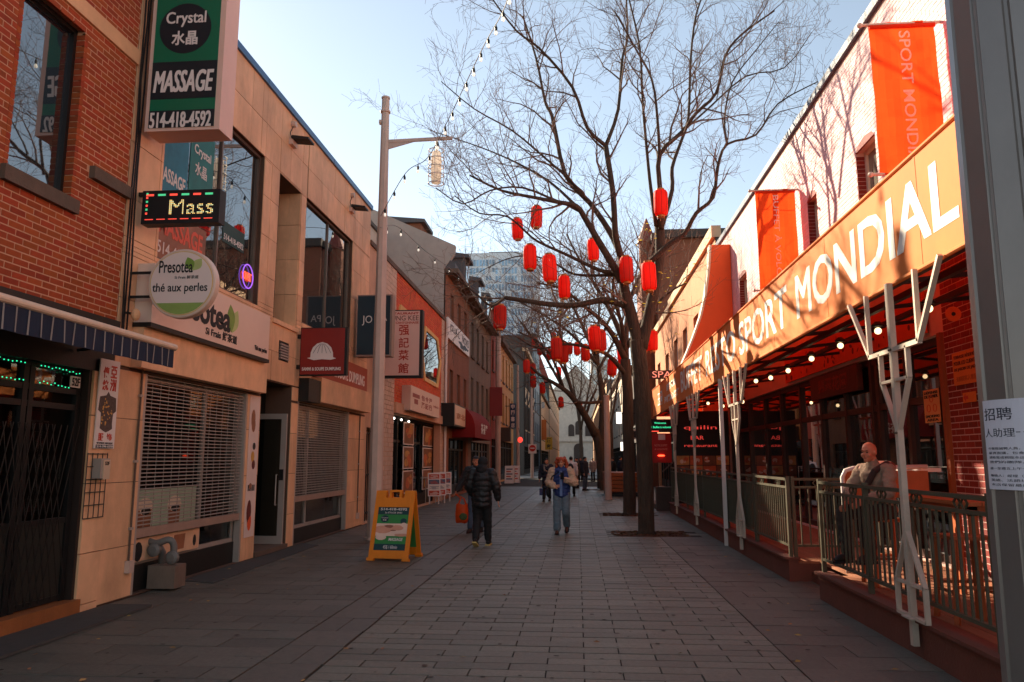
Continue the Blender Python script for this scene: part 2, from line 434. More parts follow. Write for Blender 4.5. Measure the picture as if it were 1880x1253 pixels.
for k in range(170):      # fallen leaves and scraps lying on the paving
    x, y = rr.uniform(-5, 2.6), 5 + 25 * rr.random() ** 1.5
    if rr.random() < .55: x = rr.choice((rr.uniform(-5.3, -4.3), rr.uniform(1.6, 2.7)))
    s = rr.uniform(.012, .03); a = rr.uniform(0, 6.3)
    R = Matrix.Rotation(a, 3, 'Z') @ Matrix.Rotation(rr.uniform(-.5, .5), 3, 'X')
    mb.add([V((x, y, .012)) + R @ V(q) for q in ((-s * 1.3, 0, 0), (0, -s * .6, .003), (s * 1.4, 0, 0), (0, s * .6, .004))], [(0, 1, 2, 3)])
mb.build('fallen_leaves', M('dry leaf', rgb(170, 128, 78), .8, .2, 9, 0, island=.4, hue=.03), kind='stuff', fix=False)
rr = random.Random(15); mb = MB()
for k in range(420):      # trodden gum and drips on the slabs
    x, y = rr.uniform(-5, 2.7), 4.8 + 24 * rr.random() ** 1.7; r = rr.uniform(.008, .028); q = rr.uniform(.5, 1)
    mb.add([V((x + r * math.cos(a * 1.047), y + r * q * math.sin(a * 1.047), .0062)) for a in range(6)], [tuple(range(6))])
mb.build('gum_spots', M('trodden gum', rgb(62, 55, 48), .9, .3, 9, 0, island=.5), kind='stuff', fix=False)
# ------------------------------------------------------------------ left side, building by building
FL = left(-5.4)
def shell(parent, X0, X1, y0, y1, z, mat, zb=0, sides=(1, 1), deep=9):
    """everything of a building behind its street wall: side walls, roof slab, rear block. X0 = street face"""
    s = 1 if X1 > X0 else -1
    mb = MB()
    a, b = sorted((X0 + s * .02, X0 + s * 1.7)); c, d = sorted((X0 + s * 1.7, X0 + s * deep))
    mb.box(a, b, y0 + .01, y1 - .01, z - .32, z - .06)
    mb.box(c, d, y0 + .01, y1 - .01, zb, z - .06)
    if sides[0]: mb.box(a, b, y0 + .01, y0 + .16, zb, z - .33)
    if sides[1]: mb.box(a, b, y1 - .16, y1 - .01, zb, z - .33)
    return mb.build('roof', mat, parent)

# ---- red brick shop at the near left
BB = thing('brick_building', 'red brick shop building under the blue striped awning, nearest on the left', 'building', (-5.4, 6, 0))
bw = (6.57, 7.51, 4.41, 6.36)
wm = wallgrid(MB(), FL, 2.5, 8.5, 2.95, 11, [bw], .14)
wall = wm.build('wall', m_mortar, BB)
near = [r for r in brick_rects(2.5, 8.5, 2.96, 10.9, [(bw[0] - .0, bw[1] + .0, bw[2] - .16, bw[3]), (2, 8.5, 6.47, 6.68), (7.77, 8.6, 4.74, 4.9)], .2, .055, .014)]
bricks(FL, near, m_brickred, BB, 300, n1=.003, jit=.0015)
# brick reveals of the window, course by course
mb = MB(); v = bw[2]
while v < bw[3] - .05:
    mb.fbox(FL, bw[1] - .006, bw[1] + .05, v, v + .057, -.13, .006); mb.fbox(FL, bw[0] - .05, bw[0] + .006, v, v + .057, -.13, .006); v += .068
mb.build('brick_reveal', m_brickred, BB, kind='stuff')
window(FL, bw, .13, BB, M('dark bronze frame', rgb(46, 40, 38), .4, metal=.5), m_glass, .05, sill=.15, sillm=m_sill, sd=.06)
MB().fbox(FL, 2.5, 8.5, 6.48, 6.67, -.02, .035).build('stone_band', m_band, BB)
MB().fbox(FL, 7.78, 8.52, 4.75, 4.89, -.02, .07).build('string_course', m_sill, BB)
MB().fbox(FL, 2.5, 8.46, 2.98, 3.06, .0, .10).build('ledge', m_sill, BB)
shell(BB, -5.4, -14, 2.5, 8.5, 11, m_roof)
pil = MB()
for a, b in ((0, .08), (.09, .62), (.63, 1.37), (1.38, 2.12), (2.13, 2.62)): pil.fbox(FL, 8.12, 8.49, a, b, -.03, .035)
MB().fbox(FL, 8.07, 8.115, .16, 2.62, -.12, .01).build('door_jamb', M('brown jamb', rgb(44, 30, 24), .6, .2, 5), BB)
pil.build('pilaster', m_stone, BB)
MB().fbox(FL, 2.5, 8.49, 2.62, 2.95, -.3, .02).build('lintel', m_darkmetal, BB)
MB().fbox(FL, 2.5, 8.13, 0, .16, -.5, .08).build('step', M('ochre painted step', rgb(150, 88, 44), .7, .2, 5, .3, 60, stain=.4), BB)
MB().fbox(FL, 2.5, 8.6, .004, .03, .1, .62).build('threshold_ramp', m_asph, BB)
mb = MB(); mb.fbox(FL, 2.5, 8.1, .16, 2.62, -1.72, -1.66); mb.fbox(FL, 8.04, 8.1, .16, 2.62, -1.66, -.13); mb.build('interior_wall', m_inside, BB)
# door wall: posts, rails, panes
dm = MB(); DZ = -.10
for u in (3.9, 5.02, 6.1, 6.2, 7.2, 7.29, 8.03): dm.fbox(FL, u - .035, u + .035, .16, 2.62, DZ - .03, DZ + .03)
for v in (.2, 1.0, 2.2, 2.37, 2.61): dm.fbox(FL, 2.5, 8.06, v - .03, v + .03, DZ - .025, DZ + .025)
door = dm.build('door', m_black, BB)
MB().fbox(FL, 2.5, 8.06, .23, .97, DZ - .01, DZ + .01).build('door_panel', M('dark green panel', rgb(40, 40, 34), .6), door)
MB().add([FL.P(2.5, .16, DZ - .012), FL.P(8.06, .16, DZ - .012), FL.P(8.06, 2.6, DZ - .012), FL.P(2.5, 2.6, DZ - .012)], [(0, 1, 2, 3)]).build('pane', m_clear, door)
mb = MB()
for a, b in ((6.3, 7.12), (7.36, 7.78)):
    mb.prism(FL, [(a, 2.42), (b, 2.42), (b, 2.5), (a + (b - a) * .6, 2.57), (a, 2.57)], DZ - .1, DZ - .08)
mb.build('transom_reflection', m_wood, BB)  # wood-coloured shapes standing in for sunlit reflections in the transom glass
# goods hanging dimly inside
mb = MB(); rr = random.Random(3)
for k in range(16):
    u = rr.uniform(4.2, 7.8); v = rr.uniform(.9, 1.7); mb.fbox(FL, u - .12, u + .12, v - .25, v + .2, DZ - .5, DZ - .42, m=k % 3)
mb.build('clothes_rack', [M('dark red cloth', rgb(120, 26, 20), .9), M('olive cloth', rgb(60, 54, 36), .9), M('navy cloth', rgb(34, 34, 50), .9)], BB)
# scissor gate
GZ = -.03
for k in range(34):
    u = 4.6 + k * .1
    for s in (1, -1):
        a, b = (u, u + .42) if s > 0 else (u + .42, u)
        if b > 8.08 or a > 8.08: continue
        g = MB().bar(FL.P(a, .2, GZ + s * .008), FL.P(b, 2.0, GZ + s * .008), .014, .006, up=V((1, 0, 0)))
        g.build('gate_bar', m_darkmetal, BB)
pl = MB().fbox(FL, 7.86, 8.02, 2.415, 2.535, DZ + .03, DZ + .045).build('number_plate', m_white, BB)
text('52F', FL, 7.875, 8.005, 2.43, 2.52, DZ + .047, m_black, pl, .02)
# lit green fairy lights round the transom
g = thing('fairy_lights', 'green fairy lights strung round the transom of the dark shop door', 'string lights', tuple(FL.P(6, 2.4, DZ)))
mw = MB(); em = emit('green bulb', (.03, 1, .45), .5); bulb = MB().ball((0, 0, 0), .007, 6, 4).mesh('bulb', em)
for (a, b, v0, v1) in ((5.4, 7.15, 2.60, 2.585), (7.33, 8.0, 2.59, 2.565), (5.4, 7.15, 2.43, 2.42), (7.33, 7.84, 2.425, 2.41)):
    n = int((b - a) / .055); mw.tube([FL.P(a, v0, DZ + .05), FL.P(b, v1, DZ + .05)], .003, 4)
    for i in range(n):
        t = (i + .5) / n; o = link('bulb', bulb, g); o.location = FL.P(a + (b - a) * t, v0 + (v1 - v0) * t + random.uniform(-.012, .012), DZ + .06) - wl(g)
mw.build('wire', m_black, g)

# ---- awning
A0, A1 = 4.2, 8.27
aw = thing('shop_awning', 'navy striped roll-out awning with cream front bar over the dark shop', 'awning', (-5.0, 6.3, 2.9))
m_navy = cloth('navy awning cloth', rgb(38, 44, 62), .12)
MB().add([FL.P(A0, 3.1, .12), FL.P(A1 - .02, 3.1, .12), FL.P(A1 - .02, 2.94, .82), FL.P(A0, 2.94, .82)], [(0, 1, 2, 3)]).build('canopy', m_navy, aw)
MB().tube([FL.P(A0, 2.925, .85), FL.P(A1 + .03, 2.895, .85)], .038, 12).build('front_bar', M('cream painted bar', rgb(226, 196, 168), .4, .1, 6, .05, stain=.3), aw)
MB().fbox(FL, A0, A1, 3.1, 3.2, .02, .2).build('cassette', m_darkmetal, aw)
va = MB(); N = 60
for i in range(N):
    u0, u1 = A0 + (A1 - A0) * i / N, A0 + (A1 - A0) * (i + 1) / N
    w0, w1 = [.86 + .012 * math.sin(u * 19) for u in (u0, u1)]
    va.add([FL.P(u0, 2.66, w0), FL.P(u1, 2.66, w1), FL.P(u1, 2.90, .86), FL.P(u0, 2.90, .86)], [(0, 1, 2, 3)])
val = va.build('valance', m_navy, aw, smooth=True)
u = A0 + .1; k = 0
while u < A1 - .05:
    sp = MB(); sp.add([FL.P(u, 2.664, .866 + .012 * math.sin(u * 19)), FL.P(u + .018, 2.664, .866 + .012 * math.sin(u * 19 + .3)), FL.P(u + .018, 2.89, .864), FL.P(u, 2.89, .864)], [(0, 1, 2, 3)])
    sp.build('stripe', M('grey stripe', rgb(140, 134, 128), .9), val); u += .148
for u in (A0 + .4, A1 - .5): MB().bar(FL.P(u, 2.8, .05), FL.P(u + .05, 2.9, .82), .03).build('arm', m_darkmetal, aw)

# ---- robe sign, mailbox, wire rack
sg = thing('shop_sign', 'tall white sign with a printed robe and red characters beside the dark door', 'sign', tuple(FL.P(8.6, 2, .06)))
FL0 = FL; FL = Fr(FL0.P(8.18 - 8.36 * .88, 1.76 - 1.72 * 1.074, 0), FL0.u * .88, FL0.v * 1.074, FL0.n)
ru0, ru1, rv0, rv1 = 8.36, 8.78, 1.72, 2.66
MB().fbox(FL, ru0, ru1, rv0, rv1, .045, .06).build('board', m_white, sg)
m_redp = M('red print', rgb(196, 60, 34), .6, bump=0); m_blk = M('black print', rgb(28, 26, 28), .6, bump=0)
text('亞', FL, 8.59, 8.72, 2.47, 2.6, .06, m_redp, sg, .02); text('洲', FL, 8.59, 8.72, 2.33, 2.46, .06, m_redp, sg, .02)
text('傳', FL, 8.43, 8.55, 2.46, 2.58, .06, m_redp, sg, .02); text('統', FL, 8.43, 8.55, 2.33, 2.44, .06, m_redp, sg, .02)
robe = [(8.57, 2.32), (8.61, 2.28), (8.74, 2.26), (8.76, 2.12), (8.7, 2.09), (8.69, 1.99), (8.7, 1.93), (8.63, 1.905), (8.57, 1.89), (8.51, 1.905), (8.44, 1.93), (8.45, 1.99), (8.44, 2.09), (8.38, 2.12), (8.4, 2.26), (8.53, 2.28)]
MB().prism(FL, robe, .06, .063).build('robe_print', M('printed brocade', rgb(92, 74, 66), .8, .7, 38, 0, stain=.5), sg)
mb = MB(); rr = random.Random(8)
for k in range(26):
    u, v = rr.uniform(8.46, 8.68), rr.uniform(1.94, 2.25)
    mb.ball(FL.P(u, v, .064), (.002, rr.uniform(.008, .02), rr.uniform(.006, .016)), 6, 4)
mb.build('gold_motif', M('gold print', rgb(214, 160, 80), .7, bump=0), sg)
text('服', FL, 8.42, 8.53, 1.80, 1.88, .06, m_redp, sg, .02); text('饰', FL, 8.60, 8.71, 1.80, 1.88, .06, m_redp, sg, .02)
text('VÊTEMENT ASIATIQUE', FL, 8.40, 8.74, 1.765, 1.79, .06, m_blk, sg)
ph = MB().fbox(FL, 8.39, 8.75, 1.725, 1.76, .06, .064).build('phone_strip', m_blk, sg); text('514-396-6550', FL, 8.40, 8.74, 1.73, 1.755, .064, m_white, ph, .01)
FL = Fr(FL0.P(-.155, .05, 0), FL0.u, FL0.v, FL0.n)
mbx = thing('mailbox', 'small cream mailbox marked 52F fixed under the robe sign', 'mailbox', tuple(FL.P(8.44, 1.45, .06)))
MB().fbox(FL, 8.36, 8.52, 1.38, 1.6, .04, .14).build('body', m_alu, mbx)
dr = MB().fbox(FL, 8.40, 8.52, 1.37, 1.585, .14, .15).build('door', M('cream door', rgb(206, 178, 150), .6), mbx)
text('52F', FL, 8.42, 8.5, 1.525, 1.565, .15, m_blk, dr, .015)
rk = thing('wire_rack', 'black wire grid rack fixed to the pilaster below the mailbox', 'rack', tuple(FL.P(8.42, 1, .05)))
for k in range(5): MB().tube([FL.P(8.25 + k * .09, .95, .05), FL.P(8.25 + k * .09, 1.66, .05)], .005, 5).build('wire', m_black, rk)
for k in range(6): MB().tube([FL.P(8.25, .95 + k * .14, .052), FL.P(8.61, .95 + k * .14, .052)], .005, 5).build('wire', m_black, rk)

m_beige0 = M('rear render', rgb(196, 160, 136), .9, .1, 2, .1)
FL = FL0
# ---- tan stone building
A = thing('stone_building', 'tan stone-clad two storey building with massage and bubble tea signs', 'building', (-5.4, 14, 0))
AZ = 8.2; AH = dict(w1=(9.24, 12.42, 4.22, 6.88), rec=(13.1, 14.25, 4.1, 6.85), w2=(14.56, 17.76, 4.3, 6.88), s1=(9.18, 12.22, 0.02, 2.7), dr=(12.74, 14.18, .02, 3.0), s2=(14.52, 17.9, .02, 2.74))
holes = list(AH.values())
wallgrid(MB(), FL, 8.5, 19.3, 0, AZ, holes, .5).build('wall', m_stonej, A)
ub = [8.505, 9.24, 10.1, 10.95, 11.8, 12.42, 12.74, 13.1, 13.6, 14.25, 14.56, 15.4, 16.25, 17.05, 17.83, 18.55, 19.3]
vb = [0.02, .62, 1.37, 2.12, 2.72, 3.02, 3.55, 4.16, 4.8, 5.5, 6.2, 6.88, 7.5, AZ]
allu = sorted(set(ub)); 
for j in range(len(vb) - 1):
    for i in range(len(allu) - 1):
        for a, b, c, d in cells(allu[i], allu[i + 1], vb[j], vb[j + 1], holes):
            if b - a > .05 and d - c > .03:
                z = random.uniform(.012, .018)
                MB().fbox(FL, a + .004, b - .004, c + .004, d - .004, -.02, z).build('stone_panel', m_stone, A)
for h, dp in ((AH['rec'], .45),):   # stone lining of the tall recess
    vv = [h[2], 4.8, 5.5, 6.2, h[3]]
    for c, d in zip(vv[:-1], vv[1:]):
        for s, (n0, n1) in enumerate(((-.44, -.24), (-.235, -.0))): MB().fbox(FL, h[1] - .03, h[1] - .005, c + .004, d - .004, n0, n1).build('stone_panel', m_stone, A)
    MB().add([FL.P(h[0], h[2], -.45), FL.P(h[1], h[2], -.45), FL.P(h[1], h[3], -.45), FL.P(h[0], h[3], -.45)], [(0, 1, 2, 3)]).build('recess_glazing', m_glass, A)
    MB().fbox(FL, h[0] - .05, h[1] + .05, h[2] - .05, h[2] + .03, -.44, .05).build('sill', m_stone, A)
m_brz = M('bronze window frame', rgb(120, 98, 84), .4, metal=.6)
wA = window(FL, AH['w1'], .1, A, m_brz, m_glass, .05, bars_u=(.56,), n=0)
wB = window(FL, AH['w2'], .1, A, m_brz, m_glass, .05, bars_u=(.5,), n=0)
for y0, y1 in ((8.46, 12.3), (12.32, 16.0), (16.02, 19.34)):
    MB().fbox(FL, y0, y1, AZ - .02, AZ + .10, -.3, .06).build('coping', m_bluecap, A)
shell(A, -5.4, -14, 8.5, 19.3, AZ, m_roof)
MB().box(-14, -9.35, 8.52, 19.28, AZ - .05, 12.6).build('rear_shade_block', m_beige0, A)  # unseen mass added above the roof to shade the near terrace
mb = MB(); mb.fbox(FL, 8.6, 19.2, 0, 3.1, -1.72, -1.68); mb.fbox(FL, 8.6, 19.2, 3.05, 3.1, -1.7, -.5); mb.fbox(FL, 12.5, 12.62, 0, 3.0, -1.7, -.1); mb.fbox(FL, 14.24, 14.4, 0, 3.0, -1.7, -.1)
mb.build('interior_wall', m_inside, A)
# posters stuck behind the upper window glass are on its face
p1 = MB().fbox(FL, 9.4, 10.05, 5.1, 6.5, -.098, -.092).build('window_poster', M('teal poster', rgb(36, 116, 136), .5, .3, 3, 0), wA)
text('ASSAGE', FL, 9.42, 10.0, 5.35, 5.55, -.092, m_white, p1, .02); text('水晶', FL, 9.5, 9.8, 6.1, 6.3, -.092, m_white, p1, .01)
p2 = MB().fbox(FL, 10.1, 10.8, 5.1, 6.45, -.098, -.092).build('window_poster', M('green poster', rgb(30, 110, 104), .5, .3, 3, 0), wA)
text('Crystal', FL, 10.2, 10.7, 6.02, 6.2, -.092, m_white, p2, .015); text('水晶', FL, 10.25, 10.6, 5.75, 5.95, -.092, m_white, p2, .01); text('MASSAGE', FL, 10.14, 10.76, 5.25, 5.45, -.092, m_white, p2, .02)
p3 = MB().fbox(FL, 9.35, 10.7, 4.28, 5.0, -.098, -.092).build('window_poster', M('skin tone photo print', rgb(150, 100, 76), .6, .5, 2.5, 0), wA)
text('MASSAGE', FL, 9.4, 10.6, 4.62, 4.9, -.092, M('pale red', rgb(222, 96, 70), .6), p3, .03); text('514-418-4592', FL, 9.4, 10.6, 4.35, 4.52, -.092, m_white, p3, .01)
p4 = MB().fbox(FL, 11.22, 12.0, 5.02, 5.35, -.098, -.092).build('window_poster', M('dark green print', rgb(20, 60, 52), .5, bump=0), wA)
text('514-418-4592', FL, 11.26, 11.96, 5.06, 5.16, -.092, m_white, p4, .01)
# open-sign neon in that window
ne = thing('neon_sign', 'round purple and red neon OUVERT sign inside the upper window', 'neon sign', tuple(FL.P(12.05, 4.7, -.05)))
cxy = FL.uv(455, 508, -.07)
pts = [FL.P(cxy[0] + .2 * math.cos(t * math.pi / 12), cxy[1] + .2 * math.sin(t * math.pi / 12), -.07) for t in range(25)]
MB().tube(pts, .011, 6).build('ring', emit('violet neon', (.35, .12, .8), .45), ne)
text('OUVERT', FL, cxy[0] - .15, cxy[0] + .15, cxy[1] - .07, cxy[1] + .07, -.075, emit('red neon', (1, .12, .05), .6), ne, .01)
# stone lintels over the shutters
l1 = MB(); l1.fbox(FL, 8.82, 12.6, 2.74, 3.24, 0, .16); l1.build('lintel', m_stone, A)
MB().fbox(FL, 14.5, 15.2, 2.75, 3.2, .0, .22).build('speaker_box', m_darkmetal, A)
MB().fbox(FL, 15.2, 19.0, 2.78, 3.28, .0, .24).build('lintel', m_stone, A)
def shutter(nm, lab, u0, u1, v0, v1, vp, hp):
    t = thing(nm, lab, 'roller shutter', tuple(FL.P((u0 + u1) / 2, v0, .0)))
    me = MB().tube([FL.P(u0 + .03, 0, -.035) - FL.P(u0, 0, 0), FL.P(u1 - .03, 0, -.035) - FL.P(u0, 0, 0)], .0085, 5).mesh('rod', m_alu)
    v = v0 + .06
    while v < v1:
        o = link('rod', me, t); o.location = FL.P(u0, v, 0) - wl(t); v += vp
    mb = MB(); u = u0 + .06; k = 0
    while u < u1 - .04:
        mb.tube([FL.P(u, v0 + .04, -.035), FL.P(u, v1, -.035)], .004, 4); u += hp
    mb.build('link_mesh', m_alu, t)
    MB().fbox(FL, u0 + .02, u1 - .02, v0 - .04, v0 + .07, -.06, -.005).build('bottom_bar', M('pinkish aluminium', rgb(178, 150, 134), .45, metal=.4), t)
    for u in (u0, u1 - .05): MB().fbox(FL, u, u + .05, 0.02, v1, -.09, .012).build('guide', m_alu, t)
    return t
shutter('roller_shutter', 'steel rod roller shutter under the bubble tea fascia', 9.18, 12.22, .72, 2.7, .049, .2)
shutter('roller_shutter', 'close-meshed roller shutter under the dumpling fascia sign', 14.52, 17.9, .86, 2.74, .05, .085)
def shopglass(parent, u0, u1, v0, bars, n=-.14):
    mb = MB()
    for u in (u0 + .03, u1 - .03, *bars): mb.fbox(FL, u - .03, u + .03, v0, 2.7, n - .03, n + .03)
    for v in (v0 + .03, 2.66): mb.fbox(FL, u0 + .06, u1 - .06, v - .03, v + .03, n - .025, n + .025)
    f = mb.build('shop_window', m_alu, parent)
    MB().add([FL.P(u0, v0, n), FL.P(u1, v0, n), FL.P(u1, 2.7, n), FL.P(u0, 2.7, n)], [(0, 1, 2, 3)]).build('pane', m_clear, f)
    MB().fbox(FL, u0, u1, .02, v0, n - .1, n + .06).build('kick_panel', m_darkmetal, parent)
    return f
f1 = shopglass(A, 9.2, 12.2, .34, (11.05,)); f2 = shopglass(A, 14.54, 17.88, .3, (15.5,))
pp = MB().fbox(FL, 9.3, 10.95, .36, 1.25, -.136, -.13).build('window_poster', M('pale mint print', rgb(170, 186, 160), .6, .15, 2, 0), f1)
mcup = M('brown print', rgb(150, 96, 66), .6, .3, 6, 0); mcr = M('cream print', rgb(222, 200, 176), .6, bump=0)
for u in (9.62, 10.35):
    cup = MB(); cup.prism(FL, [(u - .16, 1.0), (u + .16, 1.0), (u + .12, .42), (u - .12, .42)], -.13, -.126, 0); cup.ball(FL.P(u, 1.02, -.128), (.003, .19, .13), 12, 6, 1); cup.ball(FL.P(u + .02, .98, -.126), (.003, .12, .05), 10, 5, 2)
    cup.build('cup_print', [mcup, mcr, m_blk], pp)
pq = MB().fbox(FL, 9.26, 10.98, .38, .66, -.07, -.065).build('window_poster', M('peach print', rgb(214, 170, 134), .6, .25, 3, 0), f1)
cup = MB(); cup.ball(FL.P(9.42, .5, -.064), (.003, .1, .12), 10, 6, 0); cup.prism(FL, [(10.3, .42), (10.55, .42), (10.58, .62), (10.28, .62)], -.065, -.062, 1); cup.ball(FL.P(10.85, .5, -.064), (.003, .05, .08), 8, 5, 0); cup.build('cup_print', [m_blk, mcup], pq)
# posters on the narrow stone pier
ps = thing('poster_strip', 'tall narrow white poster of drinks on the pier beside the glass door', 'poster', tuple(FL.P(12.5, 1.6, .03)))
pu0, pu1 = 12.3, 12.68
MB().fbox(FL, pu0, pu1, .38, 2.68, .02, .028).build('sheet', M('white paper', rgb(224, 200, 186), .7, .05, 3, 0), ps)
mb = MB()
for v, c, s in ((2.3, 0, .16), (2.2, 0, .12), (1.85, 1, .06), (1.68, 2, .09), (1.55, 3, .08), (1.2, 0, .05), (.78, 3, .2), (.62, 4, .14)):
    mb.ball(FL.P(12.49 + random.uniform(-.06, .06), v, .03), (.003, .05 + s * .2, s), 8, 6, c)
for k in range(5): mb.fbox(FL, pu0 + .06 + .055 * k, pu0 + .095 + .055 * k, 1.12, 1.22, .028, .031, m=1)
mb.build('drink_print', [mcup, m_blk, M('mustard print', rgb(206, 156, 70), .6, bump=0), M('maroon print', rgb(96, 34, 26), .6, bump=0), M('orange print', rgb(226, 92, 44), .6, bump=0)], ps)
# the open glass door in its recess
FD = front(14.08)
gd = thing('glass_door', 'grey framed glass door standing open in the stone recess', 'door', (-5.42, 14.08, .06))
mb = MB(); a, b = -6.38, -5.42
mb.fbox(FD, a, b, .06, .24, -.025, .025).fbox(FD, a, b, 2.38, 2.48, -.025, .025).fbox(FD, a, a + .08, .24, 2.38, -.025, .025).fbox(FD, b - .1, b, .24, 2.38, -.025, .025)
gf = mb.build('frame', m_alu, gd)
MB().fbox(FD, a + .08, b - .1, .24, 2.38, -.004, .004).build('pane', m_clear, gd)
MB().tube([FD.P(b - .14, .8, .03), FD.P(b - .14, .8, .07), FD.P(b - .14, 1.35, .07), FD.P(b - .14, 1.35, .03)], .012, 6).build('handle', m_alu, gd)
MB().fbox(FD, b - .09, b - .02, 1.25, 1.45, .025, .05).build('lock', m_darkmetal, gd)
MB().fbox(FL, 12.74, 14.18, .02, .1, -1.6, .05).build('door_step', m_sill, A)
# fascia sign behind the dumpling sign
fs = thing('fascia_sign', 'red fascia board ending in LING behind the square dumpling sign', 'sign', tuple(FL.P(17, 3.5, .1)))
MB().fbox(FL, 15.2, 19.0, 3.3, 3.88, .02, .12).build('board', M('brick red board', rgb(158, 62, 40), .55, .08, 3, .03), fs)
text('SAMMI & SOUPE DUMPLING', FL, 15.5, 18.75, 3.42, 3.68, .12, m_white, fs, .02)

# conduits and small fittings on the stone front
for k, (u, v0, v1, nm) in enumerate(((9.06, .3, 3.1, 'thin grey conduit running up the first stone pier'), (18.75, .2, 2.7, 'thin conduit up the last stone pier'))):
    cn = thing('conduit', nm, 'conduit', tuple(FL.P(u, v0, .04))); MB().tube([FL.P(u, v0, .035), FL.P(u, (v0 + v1) / 2, .035), FL.P(u + .01, v1, .035)], .014, 6).build('pipe', m_sill, cn); MB().fbox(FL, u - .05, u + .05, v0, v0 + .14, .018, .08).build('junction_box', m_postm, cn)
    for q in range(3): MB().fbox(FL, u - .03, u + .03, v0 + .5 + q * .8, v0 + .53 + q * .8, .018, .052).build('clip', m_alu, cn)
vg = thing('vent_grille', 'small louvred metal vent beside the dumpling sign bracket', 'vent', tuple(FL.P(13.7, 3.6, .02)))
for q in range(6): MB().fbox(FL, 13.45, 13.85, 3.45 + q * .05, 3.48 + q * .05, .018, .05).build('slat', m_alu, vg)
MB().fbox(FL, 13.42, 13.88, 3.42, 3.78, .016, .022).build('back_plate', m_darkmetal, vg)

# ---- bubble tea fascia
pf = thing('fascia_sign', 'long pale lightbox fascia with green leaf and black tea shop name', 'sign', tuple(FL.P(10.6, 3.6, .15)))
m_pf = M('pale sign face', rgb(228, 196, 176), .4, .07, 1.2, .02, spec=.5)
MB().fbox(FL, 8.82, 12.42, 3.245, 4.03, .02, .24).build('box', m_pf, pf)
MB().fbox(FL, 8.8, 12.44, 3.235, 3.29, .015, .252).build('trim', m_darkmetal, pf)
text('Presotea', FL, 9.1, 10.95, 3.5, 3.88, .243, m_blk, pf, .03); text('Si Frais 鮮茶道', FL, 10.2, 11.2, 3.36, 3.49, .243, m_blk, pf, .02); text('Thé aux perles', FL, 11.85, 12.34, 3.36, 3.46, .243, m_blk, pf, .03)
leaf = lambda u, v, a, L, W: [(u + math.cos(a) * L * t - math.sin(a) * W * s * math.sin(math.pi * t), v + math.sin(a) * L * t + math.cos(a) * W * s * math.sin(math.pi * t)) for s, tt in ((1, range(0, 11)), (-1, range(9, 0, -1))) for t in [x / 10 for x in tt]]
m_lf1 = M('leaf green', rgb(120, 150, 60), .5, .25, 6, 0); m_lf2 = M('leaf light', rgb(178, 190, 118), .5, .2, 6, 0)
MB().prism(FL, leaf(11.0, 3.52, 1.75, .42, .13), .241, .244).build('leaf_print', m_lf1, pf); MB().prism(FL, leaf(11.02, 3.52, 1.15, .4, .12), .241, .2435).build('leaf_print', m_lf2, pf)

# ---- round tea sign
YR = 8.69; FR = front(YR); c0 = FR.uv(337, 522); rr_ = abs(FR.uv(399, 522)[0] - c0[0])
rs = thing('round_sign', 'round white projecting sign with green leaf reading thé aux perles', 'sign', tuple(FR.P(*c0)))
AXR = (V((1, 0, 0)), V((0, 0, 1)), V((0, -1, 0)))
MB().lathe(FR.P(*c0), [(rr_ * .9, -.07), (rr_, -.06), (rr_, .04), (rr_ * .97, .05)], 48, axis=AXR).build('drum', M('aged white plastic', rgb(216, 190, 172), .4, .06, 3, .03), rs)
MB().lathe(FR.P(*c0), [(rr_ * .93, .05), (rr_ * .93, .054)], 48, axis=AXR).build('gold_ring', M('gold line', rgb(214, 178, 112), .5, bump=0), rs)
fc = MB().lathe(FR.P(*c0), [(rr_ * .905, .054), (rr_ * .905, .057)], 48, axis=AXR).build('face', M('sign white', rgb(226, 206, 196), .35, .04, 1, 0), rs)
gp = []
for k in range(13):
    t = math.pi * (1.22 + .56 * k / 12); gp.append((c0[0] + rr_ * .9 * math.cos(t), c0[1] + rr_ * .9 * math.sin(t)))
MB().prism(FR, gp, .057, .059).build('hill_print', M('grass print', rgb(140, 164, 84), .5, .3, 2, 0), fc)
R_ = rr_
text('Presotea', FR, c0[0] - .68 * R_, c0[0] + .32 * R_, c0[1] + .30 * R_, c0[1] + .66 * R_, .057, m_blk, fc, .012)
text('Si Frais 鮮茶道', FR, c0[0] - .2 * R_, c0[0] + .5 * R_, c0[1] + .12 * R_, c0[1] + .22 * R_, .057, m_blk, fc)
text('thé aux perles', FR, c0[0] - .84 * R_, c0[0] + .78 * R_, c0[1] - .32 * R_, c0[1] + .0 * R_, .057, m_blk, fc, .01)
MB().prism(FR, leaf(c0[0] + .3 * R_, c0[1] + .36 * R_, 1.95, .42 * R_, .14 * R_), .057, .06).build('leaf_print', m_lf1, fc)
MB().prism(FR, leaf(c0[0] + .32 * R_, c0[1] + .36 * R_, .95, .42 * R_, .14 * R_), .057, .0595).build('leaf_print', m_lf2, fc)
for dv in (.35, -.35): MB().bar(FR.P(-5.39, c0[1] + dv * R_, .0), FR.P(c0[0] - R_ * .85, c0[1] + dv * R_, 0), .03).build('bracket', m_darkmetal, rs)

